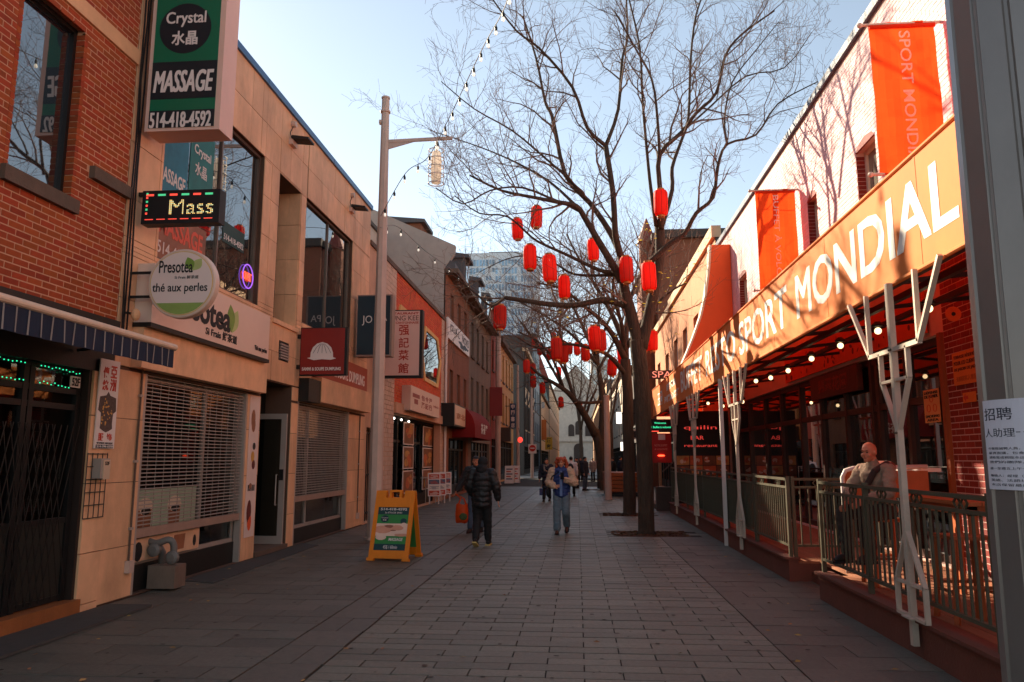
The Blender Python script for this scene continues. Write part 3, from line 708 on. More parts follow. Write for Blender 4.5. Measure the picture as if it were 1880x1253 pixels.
# ---- massage lightbox
YC = ax(264, 240, -5.3).y; FC = front(YC)
x0 = FC.uv(265, 240)[0]; x1 = FC.uv(392, 240)[0]; z0 = FC.uv(330, 240)[1]; z1 = 8.6
cs = thing('massage_sign', 'big projecting lightbox sign in green and black reading Crystal Massage', 'sign', ((x0 + x1) / 2, YC, z0))
MB().fbox(FC, x0, x1 + .07, z0, z1, -.36, 0).build('box', M('pinkish white sheet metal', rgb(226, 186, 168), .45, .06, 3, .03, stain=.15), cs)
gpn = MB().fbox(FC, x0 + .05, x1, z0 + .04, z1 - .05, 0, .006).build('face', M('sign green', rgb(10, 104, 74), .35, .08, 2, 0), cs)
m_bk = M('sign black', rgb(22, 36, 42), .35, .08, 2, 0); wd = x1 - x0
zz = lambda y: FC.uv(330, y)[1]
for ya, yb in ((114, 182), (203, 240)): MB().fbox(FC, x0 + .05, x1, zz(yb) + (.04 if yb == 240 else 0), zz(ya), .006, .009).build('black_band', m_bk, gpn)
cc = FC.uv(341, 53); MB().lathe(FC.P(cc[0], cc[1], 0), [(.38 * wd, .006), (.38 * wd, .009)], 40, axis=AXR).build('black_disc', m_bk, gpn)
text('Crystal', FC, cc[0] - .29 * wd, cc[0] + .3 * wd, zz(51), zz(23), .009, m_white, gpn, 0, heavy=.015)
text('水晶', FC, cc[0] - .19 * wd, cc[0] + .19 * wd, zz(84), zz(58), .009, m_white, gpn, .022)
text('MASSAGE', FC, x0 + .09 * wd, x1 - .04 * wd, zz(170), zz(130), .009, m_white, gpn, .0, shear=.18, heavy=.025)
text('514-418-4592', FC, x0 + .07 * wd, x1 - .04 * wd, zz(235), zz(206), .009, m_white, gpn, .0, heavy=.025)
for v in (z0 + .15, z0 + 1.6): MB().fbox(FC, -5.4, x0, v, v + .05, -.2, -.15).build('bracket', m_darkmetal, cs)

# ---- LED message board
YL = ax(259, 398, -5.3).y; FE = front(YL)
a, d = FE.uv(258, 412); b, c = FE.uv(402, 347)
ls = thing('message_board', 'black LED message board showing Mass in dotted letters', 'display', tuple(FE.P((a + b) / 2, d)))
MB().fbox(FE, a, b + .02, d, c, -.16, 0).build('case', m_black, ls)
tm = textmesh('Mass', .0); P = [v.co for v in tm.vertices]
from mathutils.bvhtree import BVHTree
bv = BVHTree.FromPolygons([tuple(x) for x in P], [tuple(p.vertices) for p in tm.polygons])
xs = [p.x for p in P]; ys = [p.y for p in P]; xa, xb, ya, yb = min(xs), max(xs), min(ys), max(ys)
led = MB(); NX, NY = 30, 13
for i in range(NX):
    for j in range(NY):
        h = bv.ray_cast(V((xa + (xb - xa) * (i + .5) / NX, ya + (yb - ya) * (j + .5) / NY, 1)), V((0, 0, -1)))
        if h[0] is not None:
            u = a + (b - a) * (.36 + .58 * (i + .5) / NX); v = d + (c - d) * (.27 + .44 * (j + .5) / NY); s = (b - a) * .0058
            led.fbox(FE, u - s, u + s, v - s * .8, v + s * .8, .0, .003, m=j % 2)
bpy.data.meshes.remove(tm)
led.build('lettering', [emit('led yellow', (1, .6, .18), .5), emit('led pale', (.8, .85, .45), .42)], ls, fix=False)
bo = MB()
for k in range(6): u = a + (b - a) * (.05 + .155 * k); bo.fbox(FE, u, u + (b - a) * .1, c - .07, c - .045, 0, .003, m=k % 2); bo.fbox(FE, u, u + (b - a) * .11, d + .05, d + .06, 0, .003, m=0)
for k in range(6): bo.fbox(FE, a + .05, a + .075, d + .12 + k * .05, d + .145 + k * .05, 0, .003, m=k % 2)
bo.build('border_lights', [emit('led red', (1, .08, .05), .4), emit('led green', (.1, .8, .35), .22)], ls, fix=False)
MB().bar(FE.P(-5.4, c - .02, -.08), FE.P(a, c - .02, -.08), .05).build('bracket', m_darkmetal, ls)

# ---- dumpling sign (square), JOPA sign, restaurant sign
YS = ax(547, 690, -5.33).y; FS = front(YS)
a, d = FS.uv(549, 690); b, c = FS.uv(634, 601)
ds = thing('dumpling_sign', 'square maroon projecting sign with a white dumpling over its name', 'sign', tuple(FS.P((a + b) / 2, d)))
MB().fbox(FS, a, b + .05, d, c, -.12, 0).build('box', m_black, ds)
fc = MB().fbox(FS, a + .015, b, d + .02, c - .015, 0, .006).build('face', M('maroon sign', rgb(138, 36, 28), .45, .08, 1.5, 0), ds)
w = b - a; u = lambda t: a + w * t; v = lambda t: d + (c - d) * t
bun = [(.17, .36), (.24, .375), (.245, .47), (.29, .58), (.38, .66), (.5, .69), (.61, .66), (.7, .58), (.745, .47), (.75, .375), (.82, .35), (.7, .32), (.5, .335), (.32, .315)]
bn = MB().prism(FS, [(u(x), v(y)) for x, y in bun], .006, .01).build('dumpling_print', m_white, fc)
mb = MB()
for k in range(5): t = .34 + .08 * k; mb.tube([FS.P(u(.5 + (t - .5) * .25), v(.66), .011), FS.P(u(.5 + (t - .5) * .8), v(.58), .011), FS.P(u(.5 + (t - .5) * 1.25), v(.46), .011)], .004, 4)
mb.build('fold_print', m_blk, bn)
text('SAMMI & SOUPE DUMPLING', FS, u(.06), u(.93), v(.10), v(.17), .006, m_white, fc, .03)
for t in (.14, .78): MB().fbox(FS, -5.4, a, v(t), v(t) + .08, -.1, -.03).build('bracket', m_darkmetal, ds)

YJ = ax(653, 655, -5.3).y; FJ = front(YJ)
a, d = FJ.uv(653, 655); b, c = FJ.uv(718, 541)
js = thing('projecting_sign', 'blue-black projecting sign with thin white capitals behind the lamp post', 'sign', tuple(FJ.P((a + b) / 2, d)))
MB().fbox(FJ, a, b + .04, d, c, -.3, 0).build('box', M('grey sign case', rgb(150, 126, 112), .5), js)
fc = MB().fbox(FJ, a + .02, b - .01, d + .04, c - .03, 0, .006).build('face', M('blue black sign', rgb(26, 40, 50), .4, .08, 2, 0), js)
text('JO', FJ, a + (b - a) * .16, a + (b - a) * .46, d + (c - d) * .5, d + (c - d) * .66, .006, m_white, fc); text('PA', FJ, a + (b - a) * .6, a + (b - a) * .9, d + (c - d) * .57, d + (c - d) * .68, .006, m_white, fc)
YK = ax(702, 690, -5.3).y; FK = front(YK)
a, d = FK.uv(700, 690); b, c = FK.uv(771, 571)
ks = thing('restaurant_sign', 'tall white projecting sign with four red Chinese characters in a column', 'sign', tuple(FK.P((a + b) / 2, d)))
MB().fbox(FK, a, b + .08, d - .06, c + .03, -.26, 0).build('box', m_black, ks)
fc = MB().fbox(FK, a, b, d, c, 0, .006).build('face', M('sign pink white', rgb(226, 186, 172), .4, .05, 2, 0), ks)
w = b - a; uu = lambda x: FK.uv(x, 630)[0]; vv = lambda y: FK.uv(740, y)[1]; m_rust = M('rust red letters', rgb(176, 46, 24), .5, bump=0)
text('RESTAURANT', FK, uu(706), uu(768), vv(578), vv(574), .006, m_rust, fc, .03)
text('YUNG KEE', FK, uu(710), uu(768), vv(589), vv(580), .006, M('dark red letters', rgb(96, 40, 34), .5), fc)
text('CUISINE CANTONNAISE', FK, uu(702), uu(768), vv(595), vv(591), .006, m_rust, fc, .02)
for ch, y0 in zip('强記菜館', (597, 620, 643, 667)): text(ch, FK, uu(732), uu(751), vv(y0 + 19), vv(y0), .006, m_rust, fc, .014)
# ------------------------------------------------------------------ orange brick restaurant
m_beige = M('beige render', rgb(214, 166, 134), .85, .12, 2, .2, 60, stain=.4)
m_whiteb = M('white painted brick', rgb(214, 180, 156), .8, .14, 9, .2, 80, island=.08, stain=.3)
m_orangeb = M('orange brick', rgb(214, 92, 52), .8, .1, 2.2, .15, 80, island=.10, hue=.006, stain=.1)
B = thing('brick_restaurant', 'low orange brick restaurant building with hexagonal window and white quoins', 'building', (-5.4, 25, 0))
BZ = 7.25; q0 = FL.uv(703, 560)[0]; q1 = FL.uv(724, 640)[0]
so_ = (q1 + .05, 30.2, .02, 2.98)
gate = (19.5, q0 - .1, .02, 2.45)
wallgrid(MB(), FL, 19.3, q0, 0, BZ, [gate], .6).build('wall', m_beige, B)
wallgrid(MB(), FL, q0, 30.9, 0, BZ, [so_], .25).build('wall', m_mortar, B)
hexa = [FL.uv(*p) for p in ((779, 599), (802, 621), (808, 667), (802, 713), (777, 699), (772, 646))]
hexb = [(p[0] - 3.9, p[1]) for p in hexa]
def inpoly(x, y, P):
    r = False
    for i in range(len(P)):
        a, b = P[i], P[i - 1]
        if (a[1] > y) != (b[1] > y) and x < (b[0] - a[0]) * (y - a[1]) / (b[1] - a[1]) + a[0]: r = not r
    return r
bricks(FL, brick_rects(q0, q1, 0, BZ, [so_], .24, .12, .012), m_whiteb, B, 70, -.02, .03)
bricks(FL, brick_rects(30.22, 30.88, 0, BZ, [], .3, .12, .012), m_whiteb, B, 30, -.02, .02)
bricks(FL, brick_rects(q1 + .01, 30.2, 3.32, BZ, [], .24, .07, .012, clip=lambda x, y: not inpoly(x, y, hexa) and not inpoly(x, y, hexb)), m_orangeb, B, 120, -.02, .012)
for hx, nm in ((hexa, 'window'), (hexb, 'window')):
    cx = sum(p[0] for p in hx) / 6; cy = sum(p[1] for p in hx) / 6
    inn = [(cx + (x - cx) * .84, cy + (y - cy) * .86) for x, y in hx]
    mb = MB()
    for i in range(6):
        j = (i + 1) % 6
        mb.add([FL.P(*hx[i], -.02), FL.P(*hx[j], -.02), FL.P(*inn[j], -.02), FL.P(*inn[i], -.02), FL.P(*hx[i], .06), FL.P(*hx[j], .06), FL.P(*inn[j], .05), FL.P(*inn[i], .05)], [(0, 1, 2, 3), (4, 5, 6, 7), (0, 1, 5, 4), (3, 2, 6, 7)])
    f = mb.build(nm, M('yellow cream frame', rgb(226, 178, 106), .6, .08, 5, .1), B)
    MB().add([FL.P(*p, .018) for p in inn], [tuple(range(6))]).build('pane', m_glass, f)
MB().fbox(FL, 19.3, q0 + .02, BZ, BZ + .12, -.3, .05).build('coping', m_sill, B); MB().fbox(FL, q0 + .03, 30.95, BZ, BZ + .14, -.3, .07).build('coping', m_sill, B)
MB().fbox(FL, q1, 30.25, 2.98, 3.3, -.05, .1).build('lintel', m_beige, B)
shell(B, -5.4, -14, 19.3, 30.9, BZ, m_roof)
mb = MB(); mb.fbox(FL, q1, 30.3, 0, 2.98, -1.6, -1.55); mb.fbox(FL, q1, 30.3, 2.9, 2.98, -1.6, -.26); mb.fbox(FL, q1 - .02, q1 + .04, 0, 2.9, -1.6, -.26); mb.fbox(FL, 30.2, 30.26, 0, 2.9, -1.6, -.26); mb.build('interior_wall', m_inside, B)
mb = MB()
for k in range(9): mb.tube([FL.P(gate[0] + .1 + k * .17, .02, -.2), FL.P(gate[0] + .1 + k * .17, 2.4, -.2)], .014, 5)
for vv_ in (.2, 1.2, 2.3): mb.fbox(FL, gate[0], gate[1], vv_, vv_ + .05, -.22, -.18)
mb.fbox(FL, gate[0], gate[1], .02, 2.45, -.58, -.55)
mb.build('gate', m_black, B)
MB().tube([FL.P(30.75, BZ - .1, .16), FL.P(30.85, BZ - .9, .1), FL.P(30.85, .2, .1)], .05, 6).build('downspout', m_white, B)
sw = MB()
for u in (23.0, 24.6, 26.2, 26.9, 28.4, 30.1): sw.fbox(FL, u - .06, u + .06, .4, 2.9, -.5, -.38)
for v_ in (.4, 2.2): sw.fbox(FL, q1 + .1, 30.15, v_ - .04, v_ + .04, -.48, -.40)
sw.fbox(FL, 26.2, 30.2, .02, .4, -.6, -.3)
f = sw.build('shop_window', m_darkmetal, B)
MB().add([FL.P(q1 + .1, .4, -.44), FL.P(30.15, .4, -.44), FL.P(30.15, 2.9, -.44), FL.P(q1 + .1, 2.9, -.44)], [(0, 1, 2, 3)]).build('pane', m_clear, f)
m_food = [M('food print ochre', rgb(196, 142, 74), .5, .5, 5, 0), M('food print orange', rgb(190, 92, 44), .5, .5, 6, 0), M('food print brown', rgb(128, 76, 44), .5, .5, 5, 0)]
k = 0
for px0, px1 in ((741, 760), (777, 795)):
    ua, ub_ = FL.uv(px0, 800, -.3)[0], FL.uv(px1, 800, -.3)[0]
    for va, vb_ in ((2.1, 2.85), (1.3, 2.05), (.5, 1.25)):
        p = MB().fbox(FL, ua, ub_, va, vb_, -.32, -.3).build('menu_poster', m_white, B); s = random.Random(k)
        mb = MB().fbox(FL, ua + .1, ub_ - .1, va + .04, vb_ - .04, -.3, -.296, 2)
        for q in range(5): mb.ball(FL.P(s.uniform(ua + .4, ub_ - .4), s.uniform(va + .2, vb_ - .2), -.296), (.004, s.uniform(.15, .4), s.uniform(.08, .2)), 9, 5, q % 2)
        mb.build('food_print', m_food, p, fix=False); k += 1
lt = thing('ceiling_spotlights', 'three small bright downlights under the shop front soffit with menu photos', 'lights', tuple(FL.P(24, 2.88, -.2)))
for u in (23.3, 24.3, 25.4): MB().ball(FL.P(u, 2.87, -.2), .035, 8, 5).build('bulb', emit('spot bulb', (1, .92, .8), 2.5), lt)
sg = thing('shop_sign', 'white lightbox sign with large red Chinese characters above the menu window', 'sign', tuple(FL.P(28, 3.7, .1)))
sa, sb = FL.uv(754, 728, .3)[0], FL.uv(807, 745, .3)[0]; st, sbm = FL.uv(754, 707, .3)[1], FL.uv(754, 753, .3)[1]
MB().fbox(FL, sa, sb, sbm, st, .02, .3).build('box', M('warm white sign', rgb(220, 188, 168), .45, .06, 2, .02), sg)
L_ = sb - sa; H_ = st - sbm
m_dr = M('faded red letters', rgb(150, 52, 44), .5, bump=0)
for i, ch in enumerate('包令洋'): text(ch, FL, sa + L_ * (.33 + .13 * i), sa + L_ * (.44 + .13 * i), sbm + H_ * .54, sbm + H_ * .78, .3, m_dr, sg, .03)
for i, ch in enumerate('茂記行'): text(ch, FL, sa + L_ * (.33 + .13 * i), sa + L_ * (.44 + .13 * i), sbm + H_ * .22, sbm + H_ * .48, .3, m_dr, sg, .03)
MB().fbox(FL, sa + L_ * .06, sa + L_ * .27, sbm + H_ * .56, sbm + H_ * .72, .3, .304).fbox(FL, sa + L_ * .11, sa + L_ * .22, sbm + H_ * .3, sbm + H_ * .5, .3, .304).build('print_block', m_dr, sg)
text('HING', FL, sa + L_ * .76, sa + L_ * .95, sbm + H_ * .42, sbm + H_ * .52, .3, m_dr, sg, .02)

# pale rear wing behind the roofs, placed and sized to shade the terrace
rw = thing('rear_shade_wing', 'tall pale windowless rear block behind the orange brick restaurant, shaped and placed to shade the terrace', 'building', (-12, 25, 0))
WING = (-13.5, -8.3, 27.9, 30.7, 11.05)
MB().box(*WING[:4], 0, WING[4]).build('wall', M('pale render', rgb(206, 186, 170), .9, .08, 1, .1, stain=.2), rw)
MB().box(-13.5, -9.0, 19.45, 25.0, BZ - .1, 12.5).build('near_shade_block', MATS['pale render'], rw)  # unseen block added to keep the near railing and post in shade
MB().box(WING[0] - .1, WING[1] + .1, WING[2] - .1, WING[3] + .1, WING[4], WING[4] + .15).build('coping', m_roof, rw)

# ------------------------------------------------------------------ gable house with the grey side wall, then the grey house
m_grey = M('grey render', rgb(172, 158, 148), .9, .1, 3, .2, 40, stain=.2)
m_slate = M('slate roof', rgb(86, 82, 84), .7, .2, 10, .3, 30)
m_rb = M('brown red brick', rgb(142, 90, 66), .85, .22, 9, .4, 40, stain=.3)
m_gb = M('grey brown brick', rgb(132, 112, 96), .85, .22, 9, .4, 40, stain=.35)
m_sash = M('sash paint', rgb(120, 110, 102), .6)
FGb = front(31.0)
C1 = thing('gable_house', 'old brick house with a grey gable side wall and dormer, beyond the orange restaurant', 'building', (-5.4, 35, 0))
MB().prism(FGb, [(-13, 0), (-5.46, 0), (-5.46, 9.5), (-5.05, 10.15), (-5.0, 10.5), (-8.5, 12.15), (-9.6, 12.5), (-13, 11)], -.3, 0).build('gable_wall', m_grey, C1)
wins = []
for i in range(3):
    u = 32.35 + i * 2.05; wins += [(u, u + .95, 6.95, 8.75), (u, u + .95, 3.75, 5.45)]
shop1 = (32.3, 37.4, .1, 2.5)
wallgrid(MB(), FL, 31.0, 38.2, 0, 9.45, wins + [shop1], .22).build('wall', m_rb, C1)
for r in wins: window(FL, r, .16, C1, m_sash, m_glass, .07, bars_v=(.5,), sill=.12, sillm=m_sill)
def roofside(parent, y0, y1, ze, dormers, mat):
    mb = MB(); P = [(-5.0, ze), (-5.0, ze + .25), (-9.6, ze + 2.9), (-13, ze + 1.4), (-13, ze)]
    mb.prism(front(y0), P, -(y1 - y0), -.02); mb.build('roof', mat, parent)
    MB().box(-5.45, -4.86, y0, y1, ze - .16, ze + .02).build('eaves_gutter', m_sill, parent)
    for yc in dormers:
        d = MB(); d.box(-7.6, -5.3, yc - .7, yc + .7, ze + .1, ze + 1.75, 0)
        d.prism(front(yc - .85), [(-5.1, ze + 1.75), (-5.1, ze + 1.9), (-8.4, ze + 2.5), (-8.4, ze + 1.75)], -1.7, 0, 1)
        dd = d.build('dormer', [mat, m_slate], parent)
        MB().add([V((-5.28, yc - .5, ze + .45)), V((-5.28, yc + .5, ze + .45)), V((-5.28, yc + .5, ze + 1.6)), V((-5.28, yc - .5, ze + 1.6))], [(0, 1, 2, 3)]).build('pane', m_glass, dd)
roofside(C1, 31.02, 38.2, 9.5, (36.6,), m_slate)
d0 = MB(); d0.box(-9.2, -7.0, 33.5, 35.2, 11.0, 12.3, 0); d0.prism(front(33.3), [(-6.8, 12.3), (-6.8, 12.45), (-9.4, 12.7), (-9.4, 12.3)], -2.1, 0, 1); d0.build('dormer', [m_rb, m_slate], C1)
shell(C1, -5.4, -14, 31.3, 38.2, 9.4, m_roof)
def shopfront(parent, r, F=FL, frm=None, doorat=None, dep=.5):
    frm = frm or m_darkmetal; a, b, c, d = r
    mb = MB(); n = max(2, round((b - a) / 1.3))
    for i in range(n + 1): u = a + (b - a) * i / n; mb.fbox(F, max(a, u - .05), min(b, u + .05), c, d, -.24, -.14)
    mb.fbox(F, a, b, c, c + .4, -.22, -.15); mb.fbox(F, a, b, d - .5, d - .42, -.22, -.15)
    f = mb.build('shop_window', frm, parent)
    MB().add([F.P(a, c + .3, -.19), F.P(b, c + .3, -.19), F.P(b, d, -.19), F.P(a, d, -.19)], [(0, 1, 2, 3)]).build('pane', m_glass, f)
    return f
shopfront(C1, shop1)
D1 = thing('grey_brick_house', 'grey-brown brick house with slate roof and dormer, after the gable house', 'building', (-5.4, 43, 0))
wins = []
for i in range(4):
    u = 39.0 + i * 2.2; wins += [(u, u + 1.0, 6.9, 8.7), (u, u + 1.0, 4.0, 5.8)]
shop2 = (39.2, 47.4, .1, 2.5)
wallgrid(MB(), FL, 38.2, 48, 0, 9.45, wins + [shop2], .22).build('wall', m_gb, D1)
for r in wins: window(FL, r, .16, D1, m_sash, m_glass, .07, bars_v=(.5,), sill=.12, sillm=m_sill)
roofside(D1, 38.22, 48, 9.5, (41.5, 45.5), m_slate)
shell(D1, -5.4, -14, 38.2, 48, 9.4, m_roof); shopfront(D1, shop2)
# signs on them
ws = thing('shop_sign', 'long white banner sign with black brush lettering on the brown-red brick front', 'sign', tuple(FL.P(35, 6.3, .1)))
a, t0 = FL.uv(823, 582, .1); b = FL.uv(862, 640, .1)[0]; bt = FL.uv(823, 620, .1)[1]
MB().fbox(FL, a, b, bt, t0, .02, .1).build('board', M('bright white board', rgb(232, 222, 212), .5, .04, 2, 0), ws)
L_ = b - a; H_ = t0 - bt
text('(SUA L', FL, a + L_ * .08, a + L_ * .5, bt + H_ * .35, bt + H_ * .82, .1, m_blk, ws, .02); text('NOVU', FL, a + L_ * .62, a + L_ * .95, bt + H_ * .42, bt + H_ * .85, .1, m_blk, ws, .03)
mb = MB()
for k in range(14): s = random.Random(k); mb.ball(FL.P(a + L_ * (.45 + .5 * s.random()), bt + H_ * (.08 + .25 * s.random()), .1), (.004, .1 + .5 * s.random(), .04 + .09 * s.random()), 8, 5)
mb.build('brush_print', M('ink blue print', rgb(48, 56, 66), .6, bump=0), ws)
s2 = thing('shop_sign', 'boxy cream shop sign with brown letters over a doorway, left of the red awning', 'sign', tuple(FL.P(35, 3.4, .3)))
a, t0 = FL.uv(834, 740, .55); b = FL.uv(868, 772, .55)[0]; bt = FL.uv(834, 782, .55)[1]
MB().fbox(FL, a, b, bt, t0, .0, .55).build('box', m_darkmetal, s2); fc = MB().fbox(FL, a + .15, b, bt + .06, t0 - .06, .55, .57).build('face', M('cream sign', rgb(222, 190, 160), .45, .06, 2, 0), s2)
text('南北行', FL, a + .5, a + (b - a) * .72, bt + .3, t0 - .35, .57, M('faded brown', rgb(170, 110, 76), .6, bump=0), fc, .03); text('茶', FL, a + (b - a) * .8, b - .15, bt + .4, t0 - .4, .57, m_dr, fc, .03)
ra = thing('red_awning', 'dark red quarter-round shop awning further along the left side', 'awning', (-5, 43, 3))
a = FL.uv(868, 800, .9)[0]; b = FL.uv(899, 800, .9)[0]; m_ra = cloth('red awning cloth', rgb(136, 26, 24), .1)
prof = [(.0, 4.0)] + [(1.0 * math.sin(t * math.pi / 16), 2.9 + 1.1 * math.cos(t * math.pi / 16)) for t in range(9)] + [(1.0, 2.55)]
mb = MB()
for (n0, z0_), (n1, z1_) in zip(prof[:-1], prof[1:]): mb.add([FL.P(a, z0_, n0), FL.P(b, z0_, n0), FL.P(b, z1_, n1), FL.P(a, z1_, n1)], [(0, 1, 2, 3)])
mb.build('canopy', m_ra, ra); 
for u in (a, b): MB().add([FL.P(u, z_, n_) for n_, z_ in prof] + [FL.P(u, 2.55, 0)], [tuple(range(len(prof) + 1))]).build('end_panel', m_ra, ra)
text('茶餐廳', FL, a + 2, b - 2, 2.75, 3.25, 1.01, m_white, ra, .02)

# ------------------------------------------------------------------ the rest of the left row and the street beyond
def rowhouse(name, label, F, y0, y1, z, mat, n, rows, ww=.9, shop=True, frm=None, gls=None, cor=.35, trim=None, deep=9, X=None, roofm=None):
    o = thing(name, label, 'building', tuple(F.P((y0 + y1) / 2, 0)))
    hs = []; st_ = (y1 - y0) / n
    for c, d in rows:
        for i in range(n): u = y0 + st_ * (i + .5); hs.append((u - ww / 2, u + ww / 2, c, d))
    sh = (y0 + .4, y1 - .4, .1, 2.9)
    wallgrid(MB(), F, y0, y1, 0, z, hs + ([sh] if shop else []), .25).build('wall', mat, o)
    for r in hs: window(F, r, .18, o, frm or m_sash, gls or m_glass, .08, bars_v=(.5,), sill=.12, sillm=trim or m_sill)
    if shop: shopfront(o, sh, F)
    if cor: MB().fbox(F, y0 - .02, y1 + .02, z - .3, z + .1, -.2, cor).build('cornice', trim or m_sill, o)
    X0 = F.o.x; shell(o, X0, X0 - F.n.x * 10, y0, y1, z, roofm or m_roof, deep=deep)
    return o
m_rose = M('rose brick', rgb(150, 72, 52), .85, .2, 8, .3, 40); m_yel = M('ochre stone', rgb(214, 158, 96), .8, .12, 5, .2, 40, stain=.2)
m_drk = M('dark clad wall', rgb(78, 66, 60), .8, .2, 4, .2); m_teal = M('green copper', rgb(52, 92, 84), .7, .2, 4, .2)
m_cream = M('cream stone', rgb(226, 184, 146), .8, .1, 4, .15, stain=.15)
rowhouse('brick_house', 'narrow rose brick house beside the grey-brown house on the left row', FL, 48.25, 52.5, 11.5, m_rose, 2, [(4.2, 6.2), (7.3, 9.3)], 1.0)
rowhouse('stone_house', 'ochre stone house at the end of the left row before the crossing', FL, 52.55, 65.5, 10.0, m_yel, 5, [(4.2, 6.4), (7.2, 9.2)], 1.2)
tud = rowhouse('timbered_house', 'dark half-timbered corner house past the crossing on the left', FL, 79, 98, 13.0, m_drk, 4, [(4.6, 7.2), (9, 11.8)], 3.2, frm=m_cream, trim=m_cream)
for u in (81.4, 86.2, 90.9, 95.6):
    mb = MB(); mb.bar(FL.P(u - 1.8, 7.5, .06), FL.P(u + 1.8, 8.7, .06), .22, .1); mb.fbox(FL, u - 2.2, u - 1.9, 3.2, 13, .02, .1); mb.fbox(FL, u - 1.9, u + 1.9, 7.35, 8.85, .0, .03, 1); mb.build('timber', [m_drk, m_cream], tud)
rowhouse('dark_tower', 'dark slate-blue mansard tower rising behind the ochre house', left(-5.6), 98.5, 116, 17.6, M('slate blue cladding', rgb(112, 124, 134), .6, .25, 3, .2), 4, [(4, 6.5), (8, 11), (12.5, 15.5)], 2.2, frm=m_cream)
gm = rowhouse('green_roof_house', 'stone house with tall green copper mansard far down the left side', FL, 116.5, 150, 11.5, m_cream, 7, [(4.5, 7), (8.2, 10.6)], 2.0)
MB().prism(front(116.6), [(-5.2, 11.6), (-6.6, 17.5), (-13, 17.5), (-13, 11.6)], -33, 0).build('mansard_roof', m_teal, gm)
rowhouse('long_stone_house', 'long pale stone block with red roof and many narrow windows, far left', FL, 152, 235, 16.5, m_cream, 16, [(4, 6.6), (8, 10.8), (12, 15)], 2.0, shop=False)
MB().prism(front(152), [(-5.2, 16.7), (-7.5, 23), (-14, 23), (-14, 16.7)], -83, 0).build('red_roof', M('red metal roof', rgb(140, 56, 44), .6, .1, 2, .1), bpy.data.objects['long_stone_house'])
# signs along it
def flag(name, label, px0, px1, py0, py1, Y, col, txt=None, tcol=None, th=.12, rot=0):
    F = front(Y); a, d = F.uv(px0, py1); b, c = F.uv(px1, py0)
    o = thing(name, label, 'sign', tuple(F.P((a + b) / 2, d)))
    MB().fbox(F, a, b, d, c, -th, 0).build('panel', M(name + str(px0), rgb(*col), .55, .1, 2, .02), o)
    if txt:
        if len(txt) > 1 and rot == 0:
            for i, ch in enumerate(txt): h = (c - d) / len(txt); text(ch, F, a + (b - a) * .2, b - (b - a) * .2, c - h * (i + .88), c - h * (i + .12), .0, tcol or m_white, o, .03)
        else: text(txt, F, a + (b - a) * .1, b - (b - a) * .1, d + (c - d) * .15, c - (c - d) * .15, 0, tcol or m_white, o, .02, rot=rot)
    MB().bar(F.P(min(a, -5.4) if a < 0 else max(b, 4.6), c - .2, -.06), F.P((a + b) / 2, c - .2, -.06), .05).build('bracket', m_darkmetal, o)
    return o
flag('hanging_banner', 'faded red hanging banner behind the lamp post on the left row', 898, 922, 711, 764, 47.6, (150, 50, 46), None)
flag('projecting_sign', 'tall dark blue sign with white Chinese characters far on the left', 936, 947, 741, 787, 58, (34, 56, 84), '中國書店')
flag('projecting_sign', 'tall orange sign far down the left side past the crossing', 993, 1003, 771, 808, 118, (196, 98, 32), None)
flag('projecting_sign', 'yellow sign with dark characters beneath the orange one', 1001, 1014, 803, 826, 120, (206, 150, 38), '酒家', m_blk)
flag('shop_sign', 'dark board sign edged in white on the ochre house', 919, 937, 785, 811, 54, (66, 52, 44), None, th=.6)
flag('projecting_sign', 'small white hanging sign near the far lamp post', 994, 1000, 738, 750, 96, (214, 200, 190), None)

# glass office tower and the church that closes the view
tw = thing('glass_tower', 'wide pale blue glass office tower standing far behind the left roofs', 'building', (-32, 300, 0))
FTW = front(300); ta, tt = FTW.uv(822, 466); tb = FTW.uv(985, 470)[0]
m_tg = M('blue tower glass', rgb(150, 184, 214), .35, .35, .25, 0, spec=.6, island=.3); m_tc = M('pale tower concrete', rgb(226, 228, 232), .8, .06, 1, 0)
MB().box(ta, tb, 300, 330, 0, tt - .1).build('frame', m_tc, tw)
n = 28; pan = [MB() for k in range(1)]; rr = random.Random(4); pm = []
for j in range(13):
    for i in range(n):
        if rr.random() < .16: continue
        w_ = (tb - ta) / n; z1_ = tt - 3 - j * 3.4
        pm.append((ta + w_ * i + .25, ta + w_ * (i + 1) - .2, z1_ - 2.5 + rr.choice((0, 0, .8)), z1_))
bricks(FTW, pm, m_tg, tw, 300, -.1, .25, 'window_pane', .05)
MB().box(FTW.uv(895, 460)[0], FTW.uv(952, 460)[0], 304, 322, tt, FTW.uv(920, 458)[1]).build('roof_plant', m_drk, tw)
for px in (853, 876): MB().tube([FTW.P(FTW.uv(px, 470)[0], tt - 1, -3), FTW.P(FTW.uv(px, 470)[0], tt + 3.2, -3)], .12, 5).build('antenna', m_drk, tw)
bh = bpy.data.objects['brick_house']; MB().prism(front(48.0), [(-12, 9.6), (-5.42, 9.6), (-5.42, 11.55), (-12, 11.55)], -.2, .04).build('gable_wall', M('beige plaster', rgb(200, 168, 146), .9, .06, 1, .1), bh)
ch = thing('church', 'grey stone church front with an arched doorway closing the far end of the street', 'building', (3, 260, 0))
FCH = front(260); ca, cb = FCH.uv(1012, 800)[0], FCH.uv(1104, 800)[0]
m_ch = M('grey church stone', rgb(214, 200, 184), .9, .15, 1, .2, stain=.2)
MB().prism(FCH, [(ca, 0), (cb, 0), (cb, 24), ((ca + cb) / 2, 33), (ca, 24)], -20, 0).build('wall', m_ch, ch)
def arch(u, w_, v0, v1): return [(u - w_, v0), (u + w_, v0)] + [(u + w_ * math.cos(t * math.pi / 8), v1 + w_ * math.sin(t * math.pi / 8)) for t in range(9)]
